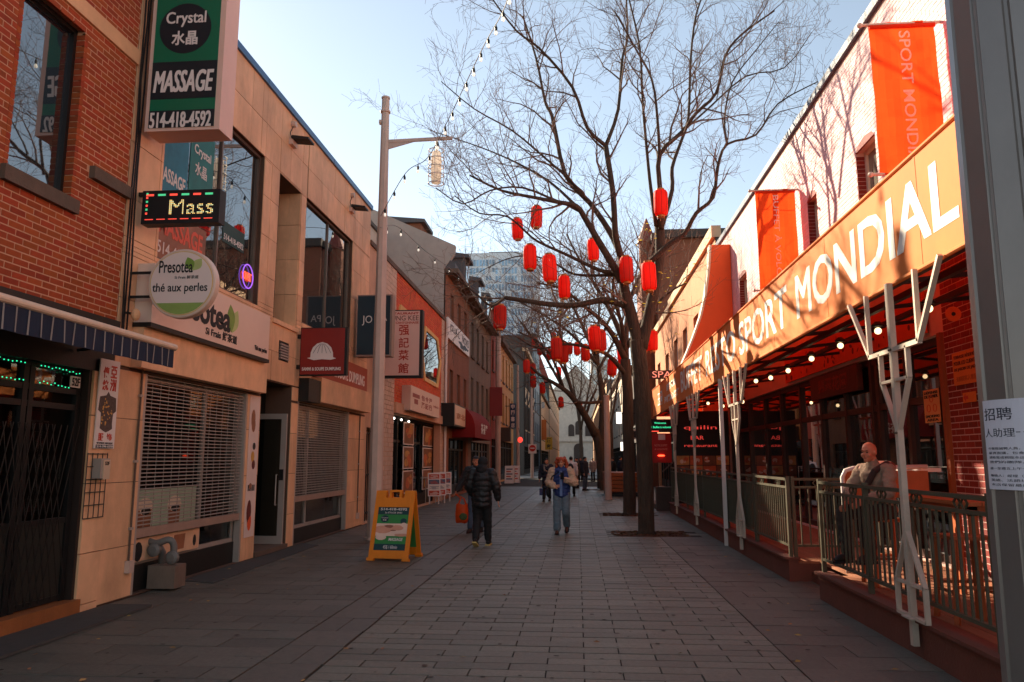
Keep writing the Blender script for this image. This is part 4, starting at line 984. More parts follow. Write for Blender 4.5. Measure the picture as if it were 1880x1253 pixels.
for u, w_, v0, v1 in ((FCH.uv(1062, 800)[0], 1.6, 0, 5), (FCH.uv(1049, 800)[0], 1.0, 9, 12), (FCH.uv(1063, 800)[0], 1.2, 9.5, 13), (FCH.uv(1080, 800)[0], 1.0, 9, 12)):
    MB().prism(FCH, arch(u, w_, v0, v1), -.1, .12).build('arched_opening', m_drk, ch)
MB().fbox(FCH, ca, cb, 7.2, 7.8, 0, .6).build('string_course', m_ch, ch)
st_ = thing('stone_tower', 'grey far tower with rows of windows seen between the tree limbs', 'building', (12, 330, 0))
F3 = front(330); ua, ut = F3.uv(1085, 655); ub_ = F3.uv(1116, 655)[0]
MB().box(ua, ub_, 330, 345, 0, ut).build('wall', m_ch, st_)
for j in range(8):
    for i in range(3): MB().fbox(F3, ua + 1 + i * 2.2, ua + 2.3 + i * 2.2, ut - 4 - j * 4, ut - 2 - j * 4, -.1, .1).build('window', m_glass, st_)
# ------------------------------------------------------------------ right side: buffet restaurant
FW = right(4.7); FT = right(2.85)
RZ = 8.52; RY1 = 25.4
m_pink = M('pinkish white painted brick', rgb(246, 204, 203), .75, .06, 4, .08, 90, island=.07, stain=.22)
m_pinkj = M('painted joint', rgb(214, 180, 168), .9)
m_rbk = M('deep red brick', rgb(132, 38, 26), .7, .2, 16, .4, 100, island=.2)
m_steel = M('parapet flashing', rgb(88, 98, 116), .6, .14, 3, .05)
R1 = thing('buffet_restaurant', 'pink-white painted brick restaurant with orange fascia and glazed terrace front', 'building', (4.7, 14, 0))
rw_ = []
for pxs in ((1570, 1608, 262, 380), (1482, 1500, 362, 470), (1357, 1371, 505, 600)):
    a = FW.uv(pxs[0], pxs[2])[0]; b = FW.uv(pxs[1], pxs[2])[0]; t = FW.uv((pxs[0] + pxs[1]) / 2, pxs[2])[1]
    rw_.append((min(a, b), max(a, b), 4.9, t))
wy = [r[0] for r in rw_]
rw_.append((wy[0] - 4.6, wy[0] - 3.5, 4.9, rw_[0][3]))
GL = (10.2, 24.6, .3, 3.25)
wallgrid(MB(), FW, 2.5, RY1, 0, RZ, rw_ + [GL], .22).build('wall', m_pinkj, R1)
bricks(FW, brick_rects(3.0, RY1, 4.32, RZ - .05, rw_, .205, .062, .010), m_pink, R1, 300, -.02, .007, jit=.002)
bricks(FW, brick_rects(3.0, GL[0] - .05, .3, 4.2, [], .205, .066, .012), m_rbk, R1, 280, -.02, .003, jit=.001)
for r in rw_:
    f = window(FW, r, .17, R1, M('aged white frame', rgb(214, 198, 176), .6), glassy('pale window glass', rgb(120, 116, 104), 2.4, .07), .07, bars_v=(.55,), sill=.12, sillm=m_pink)
    a, b, c, d = r
    MB().prism(FW, [(a, d - .02), (a + (b - a) * .15, d + .07), ((a + b) / 2, d + .12), (b - (b - a) * .15, d + .07), (b, d - .02)], -.02, .012).build('arch_lintel', m_rbk, R1)
    mb = MB(); v = c
    while v < d - .07: mb.fbox(FW, b - .006, b + .004, v, v + .062, -.2, .004); v += .072
    mb.build('brick_reveal', m_rbk, R1, kind='stuff')
for y0, y1 in ((2.5, 8), (8.02, 14), (14.02, 20), (20.02, RY1)): MB().fbox(FW, y0, y1, RZ, RZ + .14, -.3, .07).build('coping', m_steel, R1)
shell(R1, 4.7, 14, 2.5, RY1, RZ, m_roof)
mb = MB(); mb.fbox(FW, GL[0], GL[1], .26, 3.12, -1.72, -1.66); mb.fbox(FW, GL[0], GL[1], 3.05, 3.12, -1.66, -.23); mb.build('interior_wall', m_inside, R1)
# glazed front: posts, doors and panes
gfm = MB(); us = [10.26, 10.5, 11.6, 12.7, 12.95, 14.2, 15.6, 17.0, 18.6, 20.2, 22, 23.4, 24.55]
for u in us: gfm.fbox(FW, u - .05, u + .05, GL[2], GL[3], -.2, -.08)
for v in (GL[2] + .05, 2.45, GL[3] - .05): gfm.fbox(FW, GL[0], GL[1], v - .05, v + .05, -.19, -.09)
sf = gfm.build('shop_window', M('dark brown frame', rgb(58, 30, 20), .5, .2, 3, .05), R1)
for i in range(len(us) - 1):
    MB().add([FW.P(us[i] + .05, GL[2], -.14), FW.P(us[i + 1] - .05, GL[2], -.14), FW.P(us[i + 1] - .05, GL[3], -.14), FW.P(us[i] + .05, GL[3], -.14)], [(0, 1, 2, 3)]).build('pane', m_glass if i % 3 else m_clear, sf)
MB().fbox(FW, 10.16, 10.25, .3, 3.25, -.05, .05).build('door_post', m_wood, R1)
fb = thing('menu_frieze', 'long orange printed cloth frieze along the wall under the awning', 'banner', tuple(FW.P(11, 3, .05)))
fr = MB().fbox(FW, 10.5, 17.5, 3.3, 3.88, .04, .06).build('panel', M('orange printed cloth', rgb(206, 84, 34), .8, .16, 3, .05), fb)
mb = MB(); rr = random.Random(9)
for k in range(46): 
    u, v = rr.uniform(10.6, 17.4), rr.uniform(3.36, 3.82); mb.ball(FW.P(u, v, .06), (.003, rr.uniform(.015, .09), rr.uniform(.01, .06)), 7, 5, R=Matrix.Rotation(rr.uniform(-.8, .8), 3, 'X'))
mb.build('figure_print', M('dark brown figures', rgb(110, 44, 24), .8, bump=0), fr, kind='stuff')
lw = thing('carved_board', 'dark brown carved sign board over the restaurant door', 'sign', tuple(FW.P(12, 2.3, .03)))
MB().fbox(FW, 13.2, 15.8, 2.78, 3.22, -.06, .03).build('board', M('dark carved wood', rgb(70, 30, 18), .6, .3, 4, .3, 20), lw)
text('翡翠花園', FW, 13.7, 15.3, 2.86, 3.14, .03, M('red carved letters', rgb(120, 40, 24), .6), lw, .02)
# notices on the brick pier and door
n1 = thing('notice_board', 'orange notice on the red brick pier reserved for patrons of the terrace', 'notice', tuple(FW.P(8.2, 2.2, .02)))
a, t0 = FW.uv(1748, 650, .02); b, b0 = FW.uv(1800, 700, .02); a, b = sorted((a, b)); t0 = FW.uv(1770, 644, .02)[1]; b0 = FW.uv(1770, 706, .02)[1]
MB().fbox(FW, a, b, b0, t0, .014, .026).build('board', M('orange notice', rgb(214, 122, 52), .7, .06, 4, .03), n1)
H_ = t0 - b0; w_ = b - a
for i, s in enumerate(('TERRASSE RÉSERVÉE', 'POUR LES CLIENTS', 'DE JARDIN DE JADE')): text(s, FW, a + w_ * .06, b - w_ * .06, t0 - H_ * (.2 + .2 * i), t0 - H_ * (.08 + .2 * i), .026, M('brown notice print', rgb(96, 50, 26), .7, bump=0), n1, .01)
text('玉園樓客人專用', FW, a + w_ * .1, b - w_ * .1, t0 - H_ * .9, t0 - H_ * .74, .026, M('tan notice print', rgb(180, 96, 42), .7, bump=0), n1)
n2 = thing('arrow_sign', 'small orange sign with a red arrow on the brick pier', 'sign', tuple(FW.P(8.2, 1.9, .02)))
a2 = FW.uv(1768, 730, .02)[0]; b2 = FW.uv(1792, 730, .02)[0]; a2, b2 = sorted((a2, b2)); v0, v1 = FW.uv(1780, 739, .02)[1], FW.uv(1780, 720, .02)[1]
MB().fbox(FW, a2, b2, v0, v1, .014, .022).build('board', MATS['orange notice'], n2)
mv = (v0 + v1) / 2; MB().prism(FW, [(b2 - .02, mv), (b2 - .07, mv + .05), (b2 - .07, mv + .02), (b2 - .13, mv + .02), (b2 - .13, mv - .02), (b2 - .07, mv - .02), (b2 - .07, mv - .05)], .022, .025).build('arrow_print', m_redp, n2)
n3 = thing('door_notice', 'orange paper notice with three round drawings on the glass door', 'notice', tuple(FW.P(9, 1.9, 0)))
a3 = FW.uv(1697, 750, -.065)[0]; b3 = FW.uv(1726, 750, -.065)[0]; a3, b3 = sorted((a3, b3)); v0, v1 = FW.uv(1710, 777, -.1)[1], FW.uv(1710, 716, -.1)[1]; H_ = v1 - v0; w_ = b3 - a3
MB().fbox(FW, a3, b3, v0, v1, -.07, -.064).build('sheet', M('tan notice paper', rgb(214, 150, 90), .7, .06, 4, 0), n3)
text('DÉFENSE', FW, a3 + .03, b3 - .03, v1 - H_ * .14, v1 - H_ * .04, -.064, m_blk, n3, .03); text('DE FUMER', FW, a3 + .03, b3 - .03, v1 - H_ * .26, v1 - H_ * .17, -.064, m_blk, n3, .03)
text('SMOKING', FW, a3 + .03, b3 - .03, v0 + H_ * .15, v0 + H_ * .23, -.064, m_blk, n3, .02); text('AREA', FW, a3 + .06, b3 - .06, v0 + H_ * .04, v0 + H_ * .12, -.064, m_blk, n3, .02)
mb = MB()
for du, dv in ((0, .1), (-.09, -.03), (.09, -.03)):
    pts = [FW.P((a3 + b3) / 2 + du + .05 * math.cos(t * math.pi / 6), (v0 + v1) / 2 + dv + .05 * math.sin(t * math.pi / 6), -.062) for t in range(13)]; mb.tube(pts, .005, 4)
mb.build('circle_print', m_redp, n3)

# ---- terrace deck, plinths
FLZ = .27
tr = thing('terrace', 'raised red-brown timber terrace with brown plinth along the restaurant', 'terrace', (3.7, 12, 0))
m_pl = M('brown plinth paint', rgb(112, 62, 48), .7, .15, 5, .25, 50, stain=.3)
m_deck = M('worn deck board', rgb(150, 96, 66), .75, .2, 4, .2, 60, island=.14, stretch=(1, .15, 1))
for y0, y1, x0 in ((4.2, 9.74, 2.85), (11.06, 24.6, 2.85)):
    MB().box(x0, 2.98, y0, y1, -.05, FLZ + .02).build('plinth', m_pl, tr); MB().box(2.8, 3.0, y0 - .02, y1 + .02, FLZ + .02, FLZ + .05).build('plinth_cap', m_pl, tr)
MB().box(2.98, 4.7, 11.06, 11.16, -.05, FLZ - .03).build('plinth', m_pl, tr)
for y0, y1, y2 in ((9.74, 11.06, 0),): MB().box(3.15, 4.7, y0, y1, -.05, FLZ - .14).build('ramp', m_pl, tr)
x = 2.99
while x < 4.68:
    MB().box(x, x + .13, 4.2, 9.74, FLZ - .03, FLZ).build('deck_board', m_deck, tr); MB().box(x, x + .13, 11.06, 24.6, FLZ - .03, FLZ).build('deck_board', m_deck, tr)
    if x > 3.14: MB().box(x, x + .13, 9.745, 11.055, FLZ - .031, FLZ - .001).build('deck_board', m_deck, tr)
    x += .138

# ---- railing
m_rail = M('olive grey railing', rgb(82, 76, 58), .5, .15, 5, .08, 60)
def railing(label, p, q, posts=(), diamonds=True):
    p, q = V(p), V(q); d = (q - p); L = d.length; d.normalize(); F = Fr(p, d, (0, 0, 1), (d.y, -d.x, 0))
    t = thing('railing', label, 'railing', tuple(p))
    z0, z1, zm, zb = FLZ + .05, 1.385, 1.255, .47
    for v, h in ((z1 - .02, .035), (zm, .03), (zb, .03)): MB().fbox(F, 0, L, v - h / 2 - p.z, v + h / 2 - p.z, -.02, .02).build('rail', m_rail, t)
    for u in (0.02, L - .02, *posts): MB().fbox(F, u - .022, u + .022, z0, z1 + .02, -.024, .024).build('post', m_rail, t)
    n = int(L / .115); me = MB().fbox(Fr((0, 0, 0), F.u, F.v, F.n), -.009, .009, zb + .015, zm - .015, -.009, .009).mesh('baluster', m_rail)
    for i in range(1, n):
        o = link('baluster', me, t); o.location = F.P(L * i / n, 0) - wl(t)
    k = max(1, int(L / .75))
    for i in range(k):
        for s in (-.055, .055):
            u = L * (i + .5) / k + s; c = (z1 + zm) / 2 - .005; g = MB(); r = .052
            P = [(u - r, c), (u, c + r), (u + r, c), (u, c - r)]
            for a, b in zip(P, P[1:] + P[:1]): g.bar(F.P(*a), F.P(*b), .012, .014, up=F.n)
            g.build('diamond', m_rail, t)
    return t
railing('olive metal terrace railing nearest the camera, in front of the bar tables', (2.9, 9.7, 0), (2.9, 4.3, 0), (1.5, 2.45, 3.9))
railing('sunlit olive railing on the far side of the terrace entrance', (2.9, 13.1, 0), (2.9, 11.1, 0))
railing('short olive railing returning inward at the terrace entrance', (2.94, 11.1, 0), (4.55, 11.1, 0))
railing('long shaded olive railing running away beneath the fascia', (2.9, 24.5, 0), (2.9, 13.15, 0), (3.4, 6.2, 9.0))
gb = thing('railing_mesh', 'dark mesh screen behind the long far railing', 'screen', (2.97, 19, .5)); MB().box(2.95, 2.96, 13.3, 24.4, .5, 1.24).build('panel', cloth('olive screen', rgb(64, 58, 42), .1), gb)

# ---- fascia, awning roof, posts
m_fasc = cloth('orange fascia canvas', rgb(248, 140, 62), .15, .75, .07, stain=.25)
m_red = cloth('red awning canvas', rgb(232, 68, 30), .4, .8, .08)
aw = thing('terrace_awning', 'long orange fascia banner and red canvas roof over the restaurant terrace', 'awning', (3.5, 16, 3.2))
F0, F1 = 4.0, 29.3
FZ0, FZ1 = 3.2, 4.18
fb_ = MB(); N = 60
for i in range(N):
    u0, u1 = F0 + (F1 - F0) * i / N, F0 + (F1 - F0) * (i + 1) / N
    fb_.fbox(FT, u0, u1, FZ0, FZ1, -.015 , 0)
fas = MB().fbox(FT, F0, F1, FZ0, FZ1, -.02, 0).build('fascia', m_fasc, aw)
for i in range(1, 11): MB().fbox(FT, F0 + i * 2.4, F0 + i * 2.4 + .03, FZ0 + .01, FZ1 - .01, 0, .003).build('seam', m_fasc, fas)
for v in (FZ0, FZ1): MB().tube([FT.P(F0, v, .0), FT.P(F1, v, .0)], .022, 8).build('hem', m_fasc, fas)
m_let = M('white fascia letters', rgb(244, 236, 226), .6, .03, 4, 0)
wz = FT.uv
def fwd(txt, pxa, pxb, bold=.03, v0=.22, v1=.80): 
    a = wz(pxa, wz_y(pxa))[0]; b = wz(pxb, wz_y(pxb))[0]
    text(txt, FT, a, b, FZ0 + (FZ1 - FZ0) * v0, FZ0 + (FZ1 - FZ0) * v1, .0, m_let, fas, 0, ext=.004, heavy=.03)
def wz_y(px): return 842 - (px - 1060) * .72
fwd('MONDIAL', 1462, 1757, .028); fwd('SPORT', 1357, 1446); fwd('RESTO', 1296, 1350); fwd('BUFFET', 1250, 1289)
a = wz(1224, 720)[0]; b = wz(1240, 710)[0]; text('自助火鍋', FT, a, b, 3.75, 3.98, 0, m_let, fas, .02); a = wz(1220, 740)[0]; b = wz(1247, 730)[0]; text('海鮮點心燒烤', FT, a, b, 3.4, 3.62, 0, m_let, fas, .02); a = wz(1208, 740)[0]; b = wz(1216, 730)[0]; text('玉園', FT, a, b, 3.45, 3.9, 0, m_let, fas, .02)
MB().add([V((2.87, F0, 3.98)), V((2.87, F1, 3.98)), V((4.69, F1, 4.26)), V((4.69, F0, 4.26))], [(0, 1, 2, 3)]).build('canopy', m_red, aw)
MB().add([V((2.87, F1 - .02, 3.2)), V((4.69, F1 - .02, 3.2)), V((4.69, F1 - .02, 4.2)), V((2.87, F1 - .02, 4.0))], [(0, 1, 2, 3)]).build('end_panel', m_red, aw)
for y in [F0 + .3 + i * 1.6 for i in range(16)]: MB().bar((2.9, y, 3.3), (4.68, y, 3.5), .045).build('joist', m_darkmetal, aw)
for x, z in ((2.9, 3.22), (3.3, 3.27), (3.95, 3.35)): MB().bar((x, F0, z), (x, F1, z), .06).build('beam', m_darkmetal, aw)
# bulbs under the awning
bp = thing('awning_bulb', 'warm round light bulb under the terrace awning', 'light bulb', (0, 0, 0), 'round bulbs under the terrace awning')
MB().ball((0, 0, 0), .04, 12, 8).build('globe', emit('warm bulb', (1, .7, .36), 1.1), bp, smooth=True); MB().lathe((0, 0, .05), [(.06, 0), (.07, .02), (.03, .06)], 10).build('holder', m_darkmetal, bp)
ORD = 'first second third fourth fifth sixth seventh eighth ninth tenth'.split()
spots = [(1705, 567), (1612, 608), (1543, 635), (1490, 659), (1447, 681), (1415, 694), (1388, 700), (1363, 738), (1327, 746), (1300, 741)]
for i, (px, py) in enumerate(spots):
    p = ax(px, py, 3.5); p.z = min(p.z, 3.32)
    lab = ORD[i] + ' round light bulb under the terrace awning, counted from the camera'
    if i == 0: bp.location = p; WL[bp.name] = V(p); bp['label'] = lab
    else: dup(bp, p, 0, lab)
# posts
m_crm = M('cream post paint', rgb(212, 192, 172), .55, .14, 6, .2, 40, stain=.45)
def trident(y, label):
    t = thing('trident_post', label, 'post', (2.82, y, 0)); F = Fr((2.80, y, 0), (0, -1, 0), (0, 0, 1), (-1, 0, 0))
    MB().fbox(F, -.03, .03, .1, 3.2, -.025, .025).build('column', m_crm, t)
    mb = MB(); b_ = lambda p, q, w=.026: mb.bar(F.P(*p, .0), F.P(*q, .0), w, .04, up=F.n)
    b_((-.54, 2.6), (.54, 2.6), .04); b_((-.29, 2.6), (-.29, 2.33)); b_((.29, 2.6), (.29, 2.33)); b_((-.29, 2.33), (.29, 2.33)); b_((-.29, 2.33), (0, 1.87)); b_((.29, 2.33), (0, 1.87))
    for s in (-1, 1): b_((s * .53, 2.6), (s * .54, 3.2), .03); b_((s * .53, 2.6), (s * 1.0, 3.2), .03)
    mb.build('bracket', m_crm, t)
    mb = MB(); b_((0, 1.06), (-.28, .6)); b_((0, 1.06), (.28, .6)); b_((-.28, .6), (.28, .6)); b_((-.28, .6), (-.28, .32)); b_((.28, .6), (.28, .32)); b_((-.28, .33), (.28, .33)); mb.build('foot_brace', m_crm, t)
    MB().fbox(F, -.09, .09, FLZ + .05, FLZ + .065, -.06, .06).build('base_plate', m_crm, t)
    for a in (-1, 1):
        for v in (1.87, 2.6): MB().ball(F.P(a * .02, v, .03), (.01, .012, .012), 6, 4).build('bolt', m_sill, t)
    return t
for y, l in ((7.0, 'cream trident-shaped post carrying the fascia, nearest the camera'), (13.9, 'cream trident post second along the fascia, by the sunlit railing'), (18.9, 'third cream trident post, deep in the shade of the awning'), (22.6, 'fourth cream trident post near the far terrace end')): trident(y, l)
sp = thing('steel_post', 'slim straight steel post between trident posts', 'post', (2.83, 15.4, 0)); MB().box(2.79, 2.86, 15.37, 15.44, 0, 3.2).build('column', m_white, sp)
ds_ = thing('mirror_disc', 'round orange disc hanging by the brick pier under the awning', 'disc', (4.4, 8.6, 3))
pdd = ax(1750, 577, 4.2); MB().lathe(pdd, [(.085, -.006), (.085, .006)], 24, axis=(V((1, 0, 0)), V((0, 0, 1)), V((0, -1, 0)))).build('disc', M('orange disc', rgb(222, 110, 40), .4), ds_); MB().lathe(pdd + V((0, -.008, 0)), [(.022, -.004), (.022, .004)], 12, axis=(V((1, 0, 0)), V((0, 0, 1)), V((0, -1, 0)))).build('hub', m_blk, ds_)

# ---- banners standing out from the wall
m_ban = cloth('orange red banner cloth', rgb(230, 76, 26), .55, .8, .07, stain=.2)
def wallbanner(label, px0, px1, pyt, pyb, txt, pend):
    Y = ax(px1, pyt, 4.7).y; F = front(Y); a, c = F.uv(px0, pyt); b = 4.62; d = F.uv((px0 + px1) / 2, pyb)[1]
    t = thing('wall_banner', label, 'banner', (a, Y, d))
    mb = MB(); N = 10
    for i in range(N):
        for j in range(8):
            f = lambda i, j: F.P(a + (b - a) * i / N, d + (c - d) * j / 8, .02 * math.sin(i * 1.3 + j * .5) + .012 * math.sin(j * 2.1 + i * .6))
            mb.add([f(i, j), f(i + 1, j), f(i + 1, j + 1), f(i, j + 1)], [(0, 1, 2, 3)])
    cl = mb.build('cloth', m_ban, t, smooth=True)
    for v in (c - .02, d + .02):
        MB().tube([F.P(a - .1, v, 0), F.P(4.69, v, 0)], .02, 8).build('rod', m_crm, t); MB().ball(F.P(a - .11, v, 0), .035, 8, 6).build('finial', m_crm, t)
    MB().tube([F.P(a, c - .06, .012), F.P(b, c - .06, .012)], .028, 8).build('hem', m_ban, cl)
    text(txt, F, a + (b - a) * .43, a + (b - a) * .60, F.uv((px0 + px1) / 2, pend)[1], c - .14, .036, ink('pale print on banner', rgb(255, 236, 224), .55), cl, .008, rot=-90, ext=.0006)
    return t
wallbanner('tall orange-red cloth banner reading sport mondial, higher on the pink wall', 1594, 1727, 44, 322, 'SPORT MONDIAL', 318)
wallbanner('orange-red cloth banner reading buffet à volonté, further along the pink wall', 1386, 1466, 349, 535, 'BUFFET À VOLONTÉ', 548)

# ---- wave-shaped fin at the far end of the restaurant
YF = 23.0; FF = front(YF)
fin = thing('wave_fin', 'tall orange fin with a curved cream edge at the end of the pink wall', 'sign', (4, YF, 4.2))
cur = [FF.uv(*p) for p in ((1306, 450), (1304, 490), (1298, 540), (1289, 580), (1275, 620), (1262, 652), (1246, 688), (1236, 702))]
top = FF.uv(1334, 450)
poly = [(4.68, cur[-1][1])] + cur[::-1] + [(4.68, cur[0][1])]
MB().prism(FF, poly, -.35, 0).build('panel', M('orange fin', rgb(244, 100, 36), .6, .06, 3, .05), fin)
mb = MB()
for (a0, b0_), (a1, b1_) in zip(cur[:-1], cur[1:]): mb.add([FF.P(a0 - .06, b0_, -.36), FF.P(a1 - .06, b1_, -.36), FF.P(a1 - .06, b1_, .02), FF.P(a0 - .06, b0_, .02), FF.P(a0, b0_, -.36), FF.P(a1, b1_, -.36), FF.P(a1, b1_, .02), FF.P(a0, b0_, .02)], [(0, 1, 2, 3), (3, 2, 6, 7), (0, 1, 5, 4)])
mb.build('edge_strip', M('cream edge', rgb(244, 222, 190), .6, .04), fin)

# ---- houses beyond on the right
m_sal = M('salmon brick', rgb(214, 142, 100), .85, .15, 6, .3, 60, stain=.2)
r2 = rowhouse('salmon_house', 'salmon brick house with pale parapet beyond the orange fin', FW, 25.45, 38, 9.3, m_sal, 4, [(4.6, 7.2)], 1.3, frm=m_white, gls=glassy('sky window', rgb(96, 104, 112), 2.0), cor=.12, trim=m_cream)
r3 = rowhouse('salmon_house', 'second salmon house, narrower, half hidden by the tree trunk', FW, 38.05, 46, 9.1, m_sal, 2, [(4.6, 7.0)], 1.5, frm=m_white, cor=.12, trim=m_cream)
r4 = rowhouse('dark_brick_building', 'tall dark brick building with black cornice behind the salmon houses', right(5.0), 46.1, 62, 15.2, M('dark russet brick', rgb(146, 84, 60), .85, .2, 4, .3, 30), 4, [(4.2, 7), (8.4, 11)], 1.4, cor=.3, trim=m_drk)
F4 = front(46); MB().fbox(F4, 4.9, 17, 14.9, 15.4, -.5, .3).build('cornice', m_drk, r4); MB().fbox(F4, 5.0, 16, 0, 14.9, -.3, -.05).build('end_wall', MATS['dark russet brick'], r4)
tx_ = ay(1187, 430, 47.6).x
MB().lathe((tx_, 47.6, 0), [(.5, 0), (.5, 15.1)], 12).build('turret_wall', MATS['dark russet brick'], r4)
MB().lathe((tx_, 47.6, 15.1), [(.62, 0), (.6, .12), (.04, 1.6)], 12).build('turret', MATS['red metal roof'], r4)
rowhouse('white_shop_row', 'pale shop row on the right just past the crossing', FW, 79, 120, 10.5, M('off white render', rgb(220, 200, 180), .8, .08, 2, .1), 8, [(4.2, 6.4), (7.4, 9.2)], 2.0)
rowhouse('far_stone_row', 'long distant stone row closing the right side of the street', FW, 121, 240, 14, m_cream, 16, [(4, 7), (8.5, 12)], 3.0, shop=False)
# shade-side shop signs on the right
flag('spa_sign', 'neon SPA sign above the far end of the orange fascia', 1190, 1240, 680, 696, 30.5, (60, 40, 34), None)
sps = bpy.data.objects['spa_sign']; FSP = front(30.5); a, d = FSP.uv(1193, 694); b, c = FSP.uv(1237, 682)
text('SPA', FSP, a + (b - a) * .1, b - .1, d, c, .05, emit('pink neon', (1, .4, .28), .25), sps)
flag('number_sign', 'white hanging sign with a figure one between the two tree trunks', 1158, 1170, 789, 807, 33, (190, 182, 174), '1', m_blk)
rb = flag('red_menu_board', 'red upright menu board with a white label under the terrace end', 1195, 1232, 796, 850, 26.5, (168, 26, 18), None)
FRB = front(26.5); a, d = FRB.uv(1196, 849); b, c = FRB.uv(1231, 797)
MB().fbox(FRB, a + .25, a + .48, c - .2, c - .01, 0, .006).build('label', m_white, rb)
for i, s in enumerate(('NOTRE BUFFET', 'À VOLONTÉ')): text(s, FRB, a + .12, b - .12, c - .42 - .12 * i, c - .35 - .12 * i, .0, M('pink letters', rgb(226, 150, 130), .6, bump=0), rb)
MB().ball(FRB.P((a + b) / 2, d + .22, .03), (.12, .02, .03), 10, 6).build('lamp', emit('red lamp', (1, .06, .02), 2), rb)
lb_ = flag('led_sign', 'dark LED board with green scrolling letters above the red menu board', 1193, 1236, 770, 794, 26.8, (26, 26, 24), None)
FLB = front(26.8); a, d = FLB.uv(1196, 793); b, c = FLB.uv(1234, 771)
text('Welcome', FLB, a + .1, a + .5, c - .14, c - .08, 0, emit('green led', (.05, .9, .4), .4), lb_, .02); text('1 Buffet à volonté', FLB, a, b - .05, d + .12, d + .19, 0, MATS['green led'], lb_, .02)
MB().fbox(FLB, a - .02, a + .25, d + .0, d + .03, 0, .004).build('red_bar', emit('red led', (1, .08, .05), .5), lb_)
# wall of food pictures and LED words deep under the awning
fm = thing('menu_wall', 'panel of food photographs with red LED words above, deep under the awning', 'menu board', (4.2, 24.2, .4))
FM = front(24.3); MB().fbox(FM, 3.0, 4.66, .4, 3.1, -.1, 0).build('panel', m_black, fm)
rr = random.Random(2); k = 0
for i in range(4):
    for j in range(4):
        q = MB().fbox(FM, 3.05 + i * .4, 3.43 + i * .4, .55 + j * .3, .83 + j * .3, 0, .008).build('photo', m_food[k % 3], fm)
        mb = MB(); [mb.ball(FM.P(3.24 + i * .4 + rr.uniform(-.1, .1), .69 + j * .3 + rr.uniform(-.06, .06), .008), (rr.uniform(.03, .09), .004, rr.uniform(.03, .07)), 7, 4, m=rr.randint(0, 1)) for z in range(4)]; mb.build('dish_print', [mcr, m_food[1]], q, fix=False); k += 1
for i, (s, v, h) in enumerate((('quilin', 2.5, .16), ('BAR', 2.22, .12), ('restaurant', 2.0, .07))): text(s, FM, 3.3 + .2 * (i == 1), 4.3 - .4 * (i == 1), v, v + h, .0, emit('red led dim', (1, .08, .06), .22), fm)
# steps with dark rail beyond the terrace
stp = thing('entrance_steps', 'grey stone steps with a dark wall at the far terrace end', 'steps', (3.6, 27, 0))
for i in range(4): MB().box(2.55 + i * .3, 4.6, 25.6, 28.6, .15 * i - .02, .15 * (i + 1)).build('step', m_sill, stp)
MB().box(2.5, 4.6, 25.2, 25.55, 0, .75).build('side_wall', m_drk, stp)
for y in (26.2, 27.4, 28.5): MB().tube([(3.2, y, .3), (3.2, y, 1.5)], .02, 6).build('baluster', m_black, stp)
MB().tube([(2.8, 26.2, 1.2), (3.3, 27.4, 1.5), (4.5, 28.5, 1.6)], .022, 6).build('handrail', m_black, stp)
# ------------------------------------------------------------------ trees
m_bark = M('dark bark', rgb(80, 64, 52), .92, .45, 16, 1.0, 34, stretch=(1, 1, .16), bdist=.06)
m_twig = M('twig bark', rgb(116, 92, 78), .9, .25, 9, .3, 40)
def wobble(p, q, n, amt, rr):
    out = [p]; d = q - p; L = d.length
    for i in range(1, n): out.append(p + d * (i / n) + V((rr.gauss(0, 1), rr.gauss(0, 1), rr.gauss(0, 1))) * amt * L)
    out.append(q); return out
def smooth(pts, rads, k=3):
    """Catmull-Rom through the given points"""
    P, R = [], []
    for i in range(len(pts) - 1):
        p0, p1, p2, p3 = pts[max(i - 1, 0)], pts[i], pts[i + 1], pts[min(i + 2, len(pts) - 1)]
        for j in range(k):
            t = j / k
            P.append(.5 * ((2 * p1) + (p2 - p0) * t + (2 * p0 - 5 * p1 + 4 * p2 - p3) * t * t + (3 * p1 - p0 - 3 * p2 + p3) * t ** 3)); R.append(rads[i] + (rads[i + 1] - rads[i]) * t)
    P.append(pts[-1]); R.append(rads[-1]); return P, R
def spawn(mb, pts, rads, lvl, rr, dens, L0, up=.25, t0=.25):
    tot = sum((b - a).length for a, b in zip(pts[:-1], pts[1:])); n = max(1, int(tot * dens[lvl])); acc = 0
    segs = [(b - a).length for a, b in zip(pts[:-1], pts[1:])]
    for k in range(n):
        s = tot * (t0 + (1 - t0) * (k + rr.random()) / n); i = 0
        while i < len(segs) - 1 and s > segs[i]: s -= segs[i]; i += 1
        t = min(1, s / max(segs[i], 1e-6)); p = pts[i].lerp(pts[i + 1], t); r = rads[i] + (rads[i + 1] - rads[i]) * t
        d = (pts[i + 1] - pts[i]).normalized()
        a = d.orthogonal().normalized(); a = Matrix.Rotation(rr.uniform(0, 6.283), 3, d) @ a
        an = rr.uniform(.5, 1.05); nd = (d * math.cos(an) + a * math.sin(an) + V((0, 0, up * rr.random()))).normalized()
        L = L0[lvl] * rr.uniform(.45, 1.25); r0 = min(r * .6, [.03, .011, .006][lvl]) ; m = [5, 4, 2][lvl]
        q = [p]; dd = nd
        for j in range(m):
            dd = (dd + V((rr.gauss(0, .22), rr.gauss(0, .22), rr.gauss(.05, .2)))).normalized(); q.append(q[-1] + dd * (L / m))
        rs = [max(.003, r0 * (1 - .8 * j / m)) for j in range(m + 1)]
        mb.tube(q, rs, [5, 3, 3][lvl], cap=False)
        if lvl < 2: spawn(mb, q, rs, lvl + 1, rr, dens, L0, up, .15)
